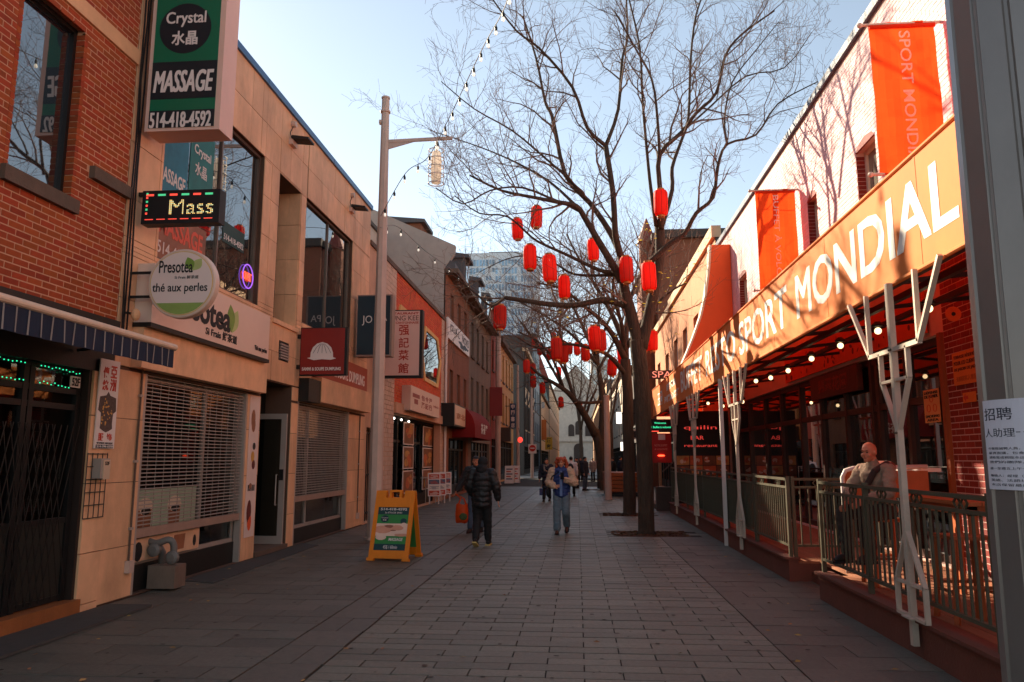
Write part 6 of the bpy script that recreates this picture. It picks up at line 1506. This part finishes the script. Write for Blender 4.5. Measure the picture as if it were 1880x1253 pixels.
# menu stand table, leaning boards in front of the restaurant
def lean(name, label, p, w, h, ang, mats, tilt=.22):
    t = thing(name, label, 'menu board', tuple(p)); R = Matrix.Rotation(ang, 3, 'Z'); u = R @ V((1, 0, 0)); n = R @ V((0, -1, 0)); v = V((0, 0, 1)) * math.cos(tilt) - n * math.sin(tilt); F = Fr(p, u, v, n * math.cos(tilt) + V((0, 0, 1)) * math.sin(tilt))
    MB().fbox(F, -w / 2, w / 2, .25 * h, h, -.02, 0).build('panel', m_white, t)
    for s in (-1, 1): MB().fbox(F, s * w * .36 - .025, s * w * .36 + .025, 0, .25 * h, -.02, .0).build('leg', m_alu, t)
    rr = random.Random(int(p[1] * 100)); k = max(2, int(h / .25))
    mb = MB()
    for i in range(k):
        v0 = .28 * h + .7 * h * i / k; mb.fbox(F, -w * .42, w * .42, v0, v0 + .7 * h / k * .85, 0, .005, m=i % len(mats))
        for z in range(4): mb.fbox(F, rr.uniform(-w * .4, 0), rr.uniform(.05, w * .4), v0 + .02 + .03 * z, v0 + .035 + .03 * z, .005, .007, m=(i + 1) % len(mats))
    mb.build('menu_print', mats, t, fix=False)
mm = [M('menu red print', rgb(190, 74, 50), .6, .3, 20, 0), M('menu white print', rgb(220, 204, 190), .6, .1, 20, 0), M('menu ochre print', rgb(196, 140, 76), .6, .4, 20, 0), M('menu slate print', rgb(86, 92, 110), .6, .3, 20, 0)]
for px, py, w, h, lab in ((797, 926, .46, 1.15, 'menu board leaning at the table end, left one of the three'), (808, 924, .46, 1.15, 'menu board leaning at the table end, middle one of the three'), (818, 921, .46, 1.15, 'menu board leaning at the table end, right one of the three')): lean('menu_board', lab, az(px, py), w, h, rad(14), [mm[0], mm[1], mm[3]])
for px, py, w, h, lab, z in ((748, 914, .5, 1.1, 'narrow menu board with ochre pictures propped by the shop window', rad(20)), (757, 918, .4, 1.5, 'tallest leaning menu board beside the dark table', rad(25)), (733, 922, .3, 1.3, 'small red striped poster board by the black gate', rad(10)), (719, 926, .25, 1.5, 'narrow rack of postcards at the black gate', rad(30))): lean('menu_board', lab, az(px, py), w, h, z, [mm[2], mm[0], mm[1], mm[3]])
tp = az(790, 925); tb = thing('table', 'dark folding table against the restaurant front behind the menu boards', 'table', (tp.x - .6, tp.y + .9, 0))
MB().box(tp.x - 1.4, tp.x - .1, tp.y - .2, tp.y + 2.2, .92, .96).build('tabletop', m_postm, tb)
for dx in (-1.35, -.15):
    for dy in (-.15, 2.15): MB().tube([(tp.x + dx, tp.y + dy, 0), (tp.x + dx, tp.y + dy, .92)], .02, 6).build('leg', m_alu, tb)
MB().box(tp.x - 1.3, tp.x - .3, tp.y + .1, tp.y + 2.0, .02, .8).build('cloth_skirt', m_black, tb)
for px, py, lab, col in ((936, 889, 'white sandwich board left of the third lamp post', 0), (946, 888, 'white sandwich board behind the third lamp post, with red lettering', 1)):
    p = az(px, py); t = thing('sandwich_board', lab, 'sandwich board', tuple(p))
    for s in (1, -1):
        F = Fr(p + V((0, s * .5, 0)), V((1, 0, 0)), V((0, -s * .25, 1)).normalized(), V((0, s, .25)).normalized()); MB().fbox(F, -.3, .3, .05, 1.2, -.02, .02).build('panel', m_white, t)
        if s < 0:
            mb = MB()
            for k in range(5): mb.fbox(F, -.2, .2 - .1 * (k % 2), .3 + .16 * k, .38 + .16 * k, .02, .03, m=(k + col) % 2)
            mb.build('print', [mm[3], mm[0]], t)
# planter bench on the right
p = az(1133, 900); bp_ = thing('planter_box', 'brown timber planter box beside the right-hand lamp post', 'planter', (p.x, p.y, 0))
MB().box(1.25, 2.6, 34.5, 37.5, 0, .18).build('base', m_black, bp_)
for k in range(5): MB().box(1.2, 2.65, 34.45, 37.55, .2 + k * .17, .35 + k * .17).build('plank', m_wood, bp_)
# tree pit cable guard and right far shop fronts
rs_ = rowhouse('dark_shop_front', 'dark shop front with projecting white signs behind the right tree trunks', right(4.68), 62.1, 65.6, 9, m_drk, 1, [(4, 6.5)], 1.8, cor=.3)
for px0, px1, py0, py1, lab in ((1132, 1141, 757, 778, 'lit white fascia sign past the right lamp post'), (1140, 1145, 812, 828, 'small bright shop sign low beside the second trunk')):
    F = front(60 if px0 == 1132 else 58); a, d = F.uv(px0, py1); b, c_ = F.uv(px1, py0); t = thing('shop_sign', lab, 'sign', tuple(F.P(a, d))); MB().fbox(F, a, b, d, c_, -.3, 0).build('box', emit('lit sign white', (.95, .86, .76), .8), t); MB().bar(F.P(b, c_ - .1, -.15), F.P(4.7, c_ - .1, -.15), .08).build('bracket', m_darkmetal, t)
ca_ = thing('shop_awning', 'dark sloping shop awning on the right near the crossing', 'awning', (4, 50, 3)); MB().add([V((4.98, 47, 4.6)), V((4.98, 56, 4.6)), V((3.2, 56, 3.3)), V((3.2, 47, 3.3)), V((3.2, 47, 3.0)), V((3.2, 56, 3.0))], [(0, 1, 2, 3), (3, 2, 5, 4)]).build('canopy', cloth('charcoal awning', rgb(66, 64, 62), .05), ca_); MB().bar((4.98, 47.2, 3.2), (3.25, 47.2, 3.2), .05).build('arm', m_darkmetal, ca_)

# ------------------------------------------------------------------ terrace furniture
m_tab = M('orange brown table wood', rgb(176, 92, 48), .5, .2, 4, .12, 50, stretch=(1, .2, 1), island=.1)
def bartable(label, x, y, w, d, h=1.0):
    t = thing('bar_table', label, 'table', (x, y, FLZ)); z = FLZ + h
    n = 5
    for i in range(n): MB().box(x - w / 2 + w * i / n, x - w / 2 + w * (i + 1) / n - .008, y - d / 2, y + d / 2, z - .035, z).build('plank', m_tab, t)
    MB().box(x - w / 2 + .03, x + w / 2 - .03, y - d / 2 + .03, y + d / 2 - .03, z - .12, z - .037).build('apron', m_tab, t)
    for sx in (-1, 1):
        for sy in (-1, 1): MB().box(x + sx * (w / 2 - .06) - .03, x + sx * (w / 2 - .06) + .03, y + sy * (d / 2 - .06) - .03, y + sy * (d / 2 - .06) + .03, FLZ, z - .037).build('leg', m_tab, t)
bartable('orange-brown bar table beside the seated man', 3.7, 7.9, .62, 1.5)
bartable('bar table nearest the foreground pole in deep shade', 3.75, 6.1, .62, 1.4)
def stool(label, x, y, h=.72):
    t = thing('bar_stool', label, 'stool', (x, y, FLZ)); z = FLZ + h
    for i in range(4): MB().box(x - .18, x + .18, y - .18 + .09 * i, y - .18 + .09 * i + .082, z - .03, z).build('slat', m_tab, t)
    for sx in (-1, 1):
        for sy in (-1, 1): MB().bar((x + sx * .19, y + sy * .19, FLZ), (x + sx * .15, y + sy * .15, z - .03), .04).build('leg', m_tab, t)
    for sx in (-1, 1): MB().bar((x + sx * .175, y - .175, FLZ + .25), (x + sx * .175, y + .175, FLZ + .25), .025).build('stretcher', m_tab, t); MB().bar((x - .175, y + sx * .175, FLZ + .3), (x + .175, y + sx * .175, FLZ + .3), .025).build('stretcher', m_tab, t)
MAN = (3.40, 9.1)
stool('slatted bar stool under the seated man', MAN[0], MAN[1]); stool('slatted bar stool behind the railing, near the trident post', 3.35, 7.2); stool('empty slatted stool by the wall side of the tables', 4.2, 7.0); stool('slatted stool at the shaded near table', 3.35, 5.7)
wb = thing('counter_shelf', 'long white-edged counter shelf along the glazed front behind the seated man', 'counter', (4.5, 9.6, FLZ)); MB().box(4.36, 4.6, 10.3, 12.2, 1.48, 1.53).build('top', m_white, wb)
for y in (10.4, 11.3, 12.1): MB().box(4.45, 4.5, y, y + .05, FLZ, 1.48).build('leg', m_darkmetal, wb)
wbb = thing('serving_hatch', 'rounded white-rimmed cream board standing left of the seated man', 'board', (3.5, 9.9, FLZ)); MB().tube([(3.28, 10.0, FLZ), (3.28, 10.0, 1.42), (3.32, 10.0, 1.5), (3.42, 10.0, 1.53), (4.3, 10.0, 1.55)], .028, 8).build('rim', m_white, wbb, smooth=True); MB().box(3.31, 4.3, 9.99, 10.01, FLZ + .9, 1.5).build('board', m_tab, wbb)
# ------------------------------------------------------------------ people
def capsule(mb, p, q, r1, r2, n=14, m=0):
    p, q = V(p), V(q); d = (q - p).normalized()
    mb.tube([p - d * r1 * .98, p - d * r1 * .7, p, q, q + d * r2 * .7, q + d * r2 * .98], [r1 * .15, r1 * .7, r1, r2, r2 * .7, r2 * .15], n, m)
def flesh(name, mb, mat, parent, vox=.014, it=4, noise_=0, sub=None):
    me = mb.mesh('tmp', mat); o = bpy.data.objects.new('tmp', me)
    r = o.modifiers.new('r', 'REMESH'); r.mode = 'VOXEL'; r.voxel_size = vox
    s = o.modifiers.new('s', 'SMOOTH'); s.iterations = it; s.factor = .5
    me2 = baked(o)
    me2.materials.clear(); me2.materials.append(mat)
    if noise_:
        for v in me2.vertices: v.co += v.normal * (noise.noise(v.co * 34) * noise_ + noise.noise(V((v.co.x * 9, v.co.y * 9, v.co.z * 19))) * noise_ * 2.2)
    me2.polygons.foreach_set('use_smooth', [True] * len(me2.polygons)); me2.name = name
    return link(name, me2, parent)
m_skin = M('skin', rgb(206, 142, 112), .55, .08, 14, .04, 120); m_skin2 = M('weathered skin', rgb(196, 124, 94), .5, .1, 14, .04, 120)
m_shoe = M('dark shoe', rgb(40, 32, 28), .6)
def person(label, loc, rz, P, look, s=1.0, vox=.013):
    """P: joints (right is +x, forward +y), look: clothes"""
    t = thing('person', label, 'person', (0, 0, 0)); J = dict(
        hip=(0, 0, .93), chest=(0, 0, 1.27), neck=(0, .0, 1.45), head=(0, .03, 1.585), turn=0, nod=0,
        Lh=(-.095, 0, .9), Lk=(-.1, .03, .5), La=(-.1, -.02, .09), Rh=(.095, 0, .9), Rk=(.1, .03, .5), Ra=(.1, -.02, .09), Lf=0, Rf=0, Lt=0, Rt=0,
        Ls=(-.185, 0, 1.39), Le=(-.24, -.02, 1.13), Lw=(-.25, .07, .89), Rs=(.185, 0, 1.39), Re=(.24, -.02, 1.13), Rw=(.25, .07, .89)); J.update(P)
    hd = V(J['head']); T = Matrix.Rotation(J['turn'], 3, 'Z') @ Matrix.Rotation(J['nod'], 3, 'X')
    h = lambda x, y, z: hd + T @ V((x, y, z))
    b = MB()     # body: head, neck, trunk and limbs in one surface, hands with five fingers
    b.ball(h(0, -.008, .022), (.073, .09, .088), 18, 12, R=T); b.ball(h(0, .03, -.045), (.054, .058, .062), 14, 9, R=T); b.ball(h(0, .058, -.082), (.03, .028, .024), 10, 7, R=T)
    b.ball(h(0, .09, -.018), (.013, .02, .022), 8, 6, R=T); b.ball(h(0, .074, .022), (.045, .016, .012), 8, 6, R=T)
    for sx in (-1, 1): b.ball(h(sx * .075, -.008, -.008), (.012, .02, .03), 8, 6, R=T); b.ball(h(sx * .036, .06, -.03), (.026, .025, .026), 8, 6, R=T)
    capsule(b, J['neck'], h(0, -.02, -.05), .056, .052)
    capsule(b, J['hip'], J['chest'], .12, .13); b.ball(V(J['chest']), (.15, .1, .15))
    capsule(b, J['Ls'], J['Rs'], .06, .06)
    for k in 'LR':
        sx = -1 if k == 'L' else 1
        capsule(b, J[k + 's'], J[k + 'e'], .05, .042); capsule(b, J[k + 'e'], J[k + 'w'], .04, .028)
        capsule(b, J[k + 'h'], J[k + 'k'], .085, .055); capsule(b, J[k + 'k'], J[k + 'a'], .055, .038)
        w_ = V(J[k + 'w']); d = (w_ - V(J[k + 'e'])).normalized(); hdn = J.get(k + 'hand')
        hdir = V(hdn).normalized() if hdn else d
        side = hdir.cross(V((sx, .2, .1))).normalized(); pal = side.cross(hdir).normalized()
        pc = w_ + hdir * .05
        for j in range(4):
            kk = pc + side * (.027 - .018 * j) + hdir * .035; L1 = (.04, .045, .042, .034)[j]; cd_ = (hdir * .8 - pal * .6 * -sx).normalized()
            capsule(b, pc + side * (.02 - .014 * j) - hdir * .03, kk, .014, .0115, 8); capsule(b, kk, kk + hdir * L1, .0105, .0095, 8); capsule(b, kk + hdir * L1, kk + hdir * L1 + cd_ * .03, .0095, .008, 8)
        capsule(b, pc + side * .025 - hdir * .03, pc + side * .055 + hdir * .012, .014, .0115, 8); capsule(b, pc + side * .055 + hdir * .012, pc + side * .06 + hdir * .04, .0105, .009, 8)
    flesh('body', b, look.get('skin', m_skin), t, vox * .62, 2)
    if look.get('face', 1):
        for sx in (-1, 1):
            MB().ball(h(sx * .031, .079, .004), (.012, .006, .006), 8, 6, R=T).build('eye', m_blk, t); MB().ball(h(sx * .032, .083, .028), (.019, .006, .004), 8, 5, R=T).build('eyebrow', look.get('hairm', m_blk), t)
        MB().ball(h(0, .086, -.058), (.022, .006, .006), 10, 6, R=T).build('mouth', M('lips', rgb(164, 82, 72), .5, bump=0), t)
    # trousers
    q = MB(); pr = look.get('leg', (.098, .075, .066))
    capsule(q, V(J['hip']) + V((-.04, 0, 0)), V(J['hip']) + V((.04, 0, 0)), .125, .125)
    for k in 'LR':
        a_ = V(J[k + 'a']); k_ = V(J[k + 'k']); capsule(q, J[k + 'h'], k_, pr[0], pr[1]); capsule(q, k_, a_.lerp(k_, .06), pr[1], pr[2])
    flesh('trousers', q, look['trousers'], t, vox, 3, .005)
    for k in 'LR':
        a_ = V(J[k + 'a']); f = Matrix.Rotation(J[k + 't'], 3, 'Z') @ Matrix.Rotation(J[k + 'f'], 3, 'X'); g = MB()
        b0 = lambda x, y, z: a_ + f @ V((x, y, z))
        capsule(g, b0(0, -.04, -.035), b0(0, .13, -.045), .045, .042); capsule(g, b0(0, 0, .0), b0(0, .02, -.03), .045, .045); capsule(g, b0(0, .13, -.05), b0(0, .17, -.055), .04, .032)
        sh = flesh('shoe', g, look.get('shoe', m_shoe), t, .011, 2)
        so_m = MB(); pl_ = [(-.042, -.085), (.042, -.085), (.05, .02), (.048, .13), (.02, .205), (-.02, .205), (-.048, .13), (-.05, .02)]
        so_m.add([b0(x, y, -.098) for x, y in pl_] + [b0(x, y, -.072) for x, y in pl_], [tuple(range(8))[::-1], tuple(range(8, 16))] + [(i, (i + 1) % 8, 8 + (i + 1) % 8, 8 + i) for i in range(8)])
        so_m.build('sole', look.get('sole', m_blk), sh)
    # jacket
    g = MB(); pu = look.get('puff', .02); hem = look.get('hem', .82)
    hp, cs, nk = V(J['hip']), V(J['chest']), V(J['neck'])
    ax_ = (hp - cs).normalized(); lo = cs + ax_ * ((cs.z - hem))
    for i in range(6):
        u = i / 5; c_ = lo.lerp(cs, u); g.ball(c_, (.165 + pu + .015 * u, .125 + pu, .1), 16, 9)
    g.ball(cs.lerp(nk, .35), (.18 + pu * .6, .12 + pu * .6, .13), 16, 9)
    capsule(g, V(J['Ls']) + V((.03, 0, .005)), V(J['Rs']) + V((-.03, 0, .005)), .068 + pu * .4, .068 + pu * .4)
    capsule(g, cs, nk + V((0, 0, .0)), .1, .075 + pu * .3)
    sl = MB()
    for k in 'LR':
        capsule(sl, J[k + 's'], J[k + 'e'], .066 + pu, .056 + pu); capsule(sl, J[k + 'e'], V(J[k + 'w']).lerp(V(J[k + 'e']), .08), .056 + pu, .042 + pu * .7)
    if look.get('sleeve'): flesh('sleeves', sl, look['sleeve'], t, vox, 3, look.get('fuzz', 0))
    else: g.add(sl.v, sl.f)
    jk = flesh('jacket', g, look['jacket'], t, vox, 3, .007 if pu > .02 else .008)
    if look.get('hair'):
        g = MB(); m = look['hair']; hm = look['hairm']
        if m == 'short': g.ball(h(0, -.018, .035), (.081, .096, .088), 18, 12, R=T); cut = .0
        if m == 'curly':
            rr = random.Random(4); g.ball(h(0, -.02, .04), (.088, .098, .09), 16, 10, R=T)
            for k in range(130):
                a_, z_ = rr.uniform(0, 6.28), rr.uniform(-.21, .095)
                if math.sin(a_) > .42 and z_ < .075: continue
                rr_ = .118 if z_ < .05 else .09; g.ball(h(rr_ * math.cos(a_) * 1.05, rr_ * math.sin(a_) - .015, z_), rr.uniform(.024, .042), 8, 6)
        if m == 'bun': g.ball(h(0, -.018, .035), (.081, .096, .09), 18, 12, R=T); g.ball(h(0, -.08, -.06), (.06, .05, .09), 12, 8, R=T)
        if m == 'hood': g.ball(h(0, -.02, .02), (.098, .112, .112), 18, 12, R=T); capsule(g, h(0, -.03, -.06), V(J['neck']) + V((0, -.03, 0)), .095, .12)
        if m == 'cap': g.ball(h(0, -.01, .05), (.086, .1, .072), 18, 12, R=T); g.ball(h(0, .10, .042), (.065, .06, .012), 14, 7, R=T)
        ho = flesh({'hood': 'hood', 'cap': 'cap'}.get(m, 'hair'), g, hm, t, .012, 1, .004 if m == 'curly' else 0)
        if m in ('short', 'bun', 'cap'):   # leave the face free
            me = ho.data; bm = bmesh.new(); bm.from_mesh(me); Ti = T.inverted()
            dele = [v for v in bm.verts if (lambda l: l.y > .045 and l.z < .052 and abs(l.x) < .07 or (l.z < -.03 and l.y > -.01))(Ti @ (v.co - hd))]
            bmesh.ops.delete(bm, geom=dele, context='VERTS'); bm.to_mesh(me); bm.free()
    t.location = loc; t.rotation_euler = (0, 0, rz); t.scale = (s,) * 3
    return t, J
m_blkj = M('black padded nylon', rgb(30, 28, 29), .5, .2, 6, .25, 22); m_blkt = M('black trousers', rgb(28, 26, 27), .8, .15, 8, .1); m_jean = M('blue jeans', rgb(70, 84, 100), .85, .16, 12, .15, 90); m_jean2 = M('faded jeans', rgb(104, 120, 130), .85, .16, 12, .15, 90)
m_navyc = M('navy wool coat', rgb(40, 42, 54), .9, .15, 9, .1); m_hair = M('black hair', rgb(26, 20, 18), .5, .3, 30, .3); m_redh = M('red curls', rgb(168, 70, 36), .55, .35, 22, .6, 40); m_fleece = M('beige fleece', rgb(206, 172, 144), .95, .12, 30, .6, 70); m_vest = M('blue quilted vest', rgb(44, 62, 116), .55, .12, 6, .2, 20)
t, J = person('person in black hooded coat walking away, seen from behind', (-1.84, 14.94, 0), rad(-6), dict(Rk=(.1, .06, .5), Ra=(.1, .14, .10), Lk=(-.09, .02, .5), La=(-.07, -.2, .14), Lf=-.45, Re=(.29, -.02, 1.13), Rw=(.31, .04, .88), Le=(-.27, 0, 1.13), Lw=(-.22, .16, .95), turn=-.3, head=(.02, .04, 1.575)),
    dict(jacket=m_blkj, trousers=m_blkt, puff=.032, hem=.78, hair='hood', hairm=M('black hood', rgb(26, 25, 27), .8, .2, 9, .15), sole=M('pale yellow sole', rgb(206, 180, 110), .6), shoe=m_blk, leg=(.112, .086, .07)), .99)
t, J = person('person in dark jacket and peaked cap carrying an orange shopping bag', (-2.30, 17.62, 0), rad(168), dict(Rk=(.1, .05, .5), Ra=(.1, .10, .09), Lk=(-.1, .03, .5), La=(-.09, -.1, .11), Re=(.33, .03, 1.14), Rw=(.42, .12, .93), turn=.35),
    dict(jacket=M('charcoal jacket', rgb(38, 35, 36), .7, .15, 7, .15), trousers=m_jean, puff=.03, hem=.85, hair='cap', hairm=m_blk, skin=m_skin2), 1.0)
# orange bag
bc = ay(848, 938, 17.5); bg_ = thing('shopping_bag', 'orange plastic shopping bag with green print held by the capped person', 'bag', tuple(bc)); bl, br, bt, bb_ = ay(834, 938, 17.5).x, ay(857, 938, 17.5).x, ay(848, 926, 17.5).z, ay(848, 960, 17.5).z
mb = MB(); n = 12
for k, (z, s_) in enumerate(((bb_, .86), (bb_ + .06, 1), ((bt + bb_) / 2, 1.04), (bt, .92))):
    for i in range(n): g = 2 * math.pi * i / n; mb.v.append((bc.x + (br - bl) / 2 * s_ * math.copysign(abs(math.cos(g)) ** .6, math.cos(g)), 17.5 + .11 * s_ * math.copysign(abs(math.sin(g)) ** .6, math.sin(g)) + .01 * math.sin(i * 2.3 + k), z + .015 * math.sin(i * 1.7)))
for k in range(3):
    for i in range(n): mb.f.append([k * n + i, k * n + (i + 1) % n, (k + 1) * n + (i + 1) % n, (k + 1) * n + i]); mb.m.append(0)
mb.f.append(list(range(n))[::-1]); mb.m.append(0)
bo_ = mb.build('body', cloth('orange bag plastic', rgb(224, 84, 26), .35, .4), bg_, smooth=True)
hp_ = V((-2.30, 17.62, 0)) + Matrix.Rotation(rad(168), 3, 'Z') @ V((.45, .15, .86))
for s_ in (-.07, .07): MB().tube([V((bc.x - .09, 17.5 + s_, bt - .03)), V((bc.x - .03, 17.5 + s_ * .6, bt + .12)), V((hp_.x, hp_.y, hp_.z)), V((bc.x + .05, 17.5 + s_ * .6, bt + .12)), V((bc.x + .1, 17.5 + s_, bt - .03))], .012, 5).build('handle', MATS['orange bag plastic'], bg_)
MB().ball((bc.x + .05, 17.37, (bt + bb_) / 2 - .06), (.09, .012, .08), 10, 6).build('print', M('green bag print', rgb(70, 84, 40), .6, .4, 9, 0), bg_)

wl_ = V((-.36, 17.54, 0)); wr_ = rad(176)
t, J = person('person with curly red hair in blue vest and jeans looking at a phone', wl_, wr_, dict(Rk=(.1, .10, .5), Ra=(.1, .12, .09), Lk=(-.1, .12, .49), La=(-.1, -.14, .17), Lf=-.35, Le=(-.30, .05, 1.13), Lw=(-.10, .24, 1.2), Lhand=(.6, .1, .6), Re=(.29, .0, 1.13), Rw=(.14, .25, 1.05), Rhand=(-.8, .4, .1), nod=-.16, turn=-.08),
    dict(jacket=m_vest, sleeve=m_fleece, fuzz=.012, trousers=m_jean2, puff=.036, hem=.87, hair='curly', hairm=m_redh, shoe=M('brown leather shoe', rgb(84, 50, 38), .5), leg=(.105, .09, .085)), .985)
MB().fbox(Fr((0, .165, 0), (1, 0, 0), (0, 0, 1), (0, 1, 0)), -.028, .028, .84, 1.40, -.02, .016).build('zip_panel', M('pale blue strip', rgb(112, 136, 184), .7), t)
MB().tube([(-.1, .12, 1.42), (0, .15, 1.39), (.1, .12, 1.42)], .035, 8).build('collar', m_vest, t)
phn = thing('phone', 'dark phone held up in the red-haired person\'s hands', 'phone', (0, 0, 0)); MB().fbox(Fr((0, 0, 0), (1, 0, 0), (0, .35, .94), (0, -.94, .35)), -.04, .04, -.08, .08, -.006, .006).build('body', m_blk, phn); MB().fbox(Fr((0, 0, 0), (1, 0, 0), (0, .35, .94), (0, -.94, .35)), -.036, .036, -.075, .075, .006, .008).build('screen', m_glass, phn)
R_ = Matrix.Rotation(wr_, 3, 'Z'); phn.location = wl_ + R_ @ V((-.04, .31, 1.27)); phn.rotation_euler = (0, 0, wr_)
hb = thing('shoulder_bag', 'black shoulder bag at the hip of the red-haired person', 'bag', (0, 0, 0)); g = MB(); g.ball((.29, .02, .9), (.06, .12, .12), 12, 8); flesh('body', g, m_blk, hb, .014); MB().tube([(.3, .02, 1.0), (.2, .12, 1.25), (-.05, .14, 1.42)], .012, 5).build('strap', m_blk, hb); hb.location = wl_; hb.rotation_euler = (0, 0, wr_)
far = .02
w2 = az(1004, 921); t, J = person('person in long dark coat and grey scarf walking up behind the red-haired one', w2, rad(172), dict(Ra=(.1, .1, .09), La=(-.1, -.12, .12), Re=(.26, 0, 1.13), Rw=(.28, .05, .9)), dict(jacket=m_navyc, trousers=m_blkt, puff=.03, hem=.55, hair='bun', hairm=m_hair), .97, far)
MB().tube([(-.09, .05, 1.45), (0, .12, 1.40), (.09, .05, 1.45), (.05, .15, 1.2)], .045, 8).build('scarf', M('grey scarf', rgb(130, 118, 110), .9), t)
hb = thing('handbag', 'small blue handbag hanging from the hand of the dark-coated person', 'bag', tuple(w2)); p_ = ay(997, 902, w2.y); MB().box(p_.x - .14, p_.x + .14, p_.y - .07, p_.y + .07, p_.z - .16, p_.z + .1).build('body', M('blue leather', rgb(56, 64, 110), .5), hb); MB().tube([p_ + V((-.09, 0, .1)), p_ + V((0, 0, .3)), p_ + V((.09, 0, .1))], .014, 5).build('handle', m_skin2, hb)
p5 = az(1049, 912); t, J = person('person in white shirt with a black backpack walking away near the middle', p5, rad(-8), dict(Ra=(.1, .14, .09), La=(-.1, -.14, .13), Lf=-.4), dict(jacket=M('white shirt', rgb(220, 208, 204), .8), trousers=m_blkt, puff=.02, hem=.86, hair='short', hairm=m_hair, face=0), 1.02, far)
g = MB(); g.ball((0, -.19, 1.2), (.15, .09, .22), 12, 8); flesh('backpack', g, m_blk, t, far)
for px, py, rz, lab, jm, tm, s in ((1060, 897, 100, 'person in black standing side-on left of the dark group far down the street', m_blkj, m_blkt, 1.0), (1074, 901, -120, 'person in long black coat and jeans standing beside the leaning tree', m_navyc, m_jean, 1.02), (1089, 884, 150, 'small far person in light clothes beyond the leaning trunk', M('light coat', rgb(186, 164, 150), .8), m_blkt, 1.0), (1127, 893, 70, 'person in black behind the planter, left one of two', m_blkj, m_blkt, 1.0), (1139, 894, -80, 'person in black behind the planter, right one of two', m_navyc, m_blkt, 1.03), (1066, 884, 170, 'far person in dark clothes between the two standing in black', m_navyc, m_blkt, 1.0)):
    person(lab, az(px, py), rad(rz), dict(turn=.2), dict(jacket=jm, trousers=tm, puff=.035, hem=.72, hair='short', hairm=m_hair, face=0), s, .024)
# man on the terrace
t, J = person('bald person in beige sweater sitting at the terrace railing looking left', (MAN[0], MAN[1], FLZ), rad(118), dict(hip=(0, 0, .80), chest=(0, .06, 1.12), neck=(0, .1, 1.31), head=(0, .15, 1.45), turn=.12, Lh=(-.1, .04, .8), Rh=(.1, .04, .8), Lk=(-.15, .44, .78), Rk=(.15, .44, .78), La=(-.14, .38, .36), Ra=(.14, .42, .34), Ls=(-.19, .08, 1.25), Rs=(.19, .08, 1.25), Le=(-.27, .2, 1.0), Lw=(-.12, .42, .93), Re=(.27, .2, 1.0), Rw=(.10, .42, .90), Lhand=(.3, .8, -.5), Rhand=(-.2, .8, -.5), nod=-.1),
    dict(jacket=M('beige sweater', rgb(150, 122, 102), .9, .1, 20, .25, 60), trousers=M('dark brown trousers', rgb(52, 40, 34), .8), puff=.010, hem=.82, skin=M('ruddy skin', rgb(208, 126, 94), .5, .08, 14, .04, 120), hairm=M('brow', rgb(110, 62, 44), .7)), 1.0)
g = MB(); capsule(g, (-.1, -.03, 1.28), (.1, -.03, 1.28), .075, .075); g.ball((0, -.07, 1.24), (.13, .07, .1), 12, 8); flesh('hood', g, M('rust hood', rgb(120, 48, 34), .9), t, .014)
MB().tube([(-.13, .02, 1.33), (-.1, .2, 1.24), (-.02, .24, 1.08), (.05, .2, .92)], .035, 8).build('scarf', M('dark brown scarf', rgb(64, 44, 38), .9), t)
MB().ball((0, .42, .86), (.06, .05, .04), 8, 6).build('gloves', m_blk, t)
bpy.data.scenes.remove(bpy.data.scenes['workbench'])
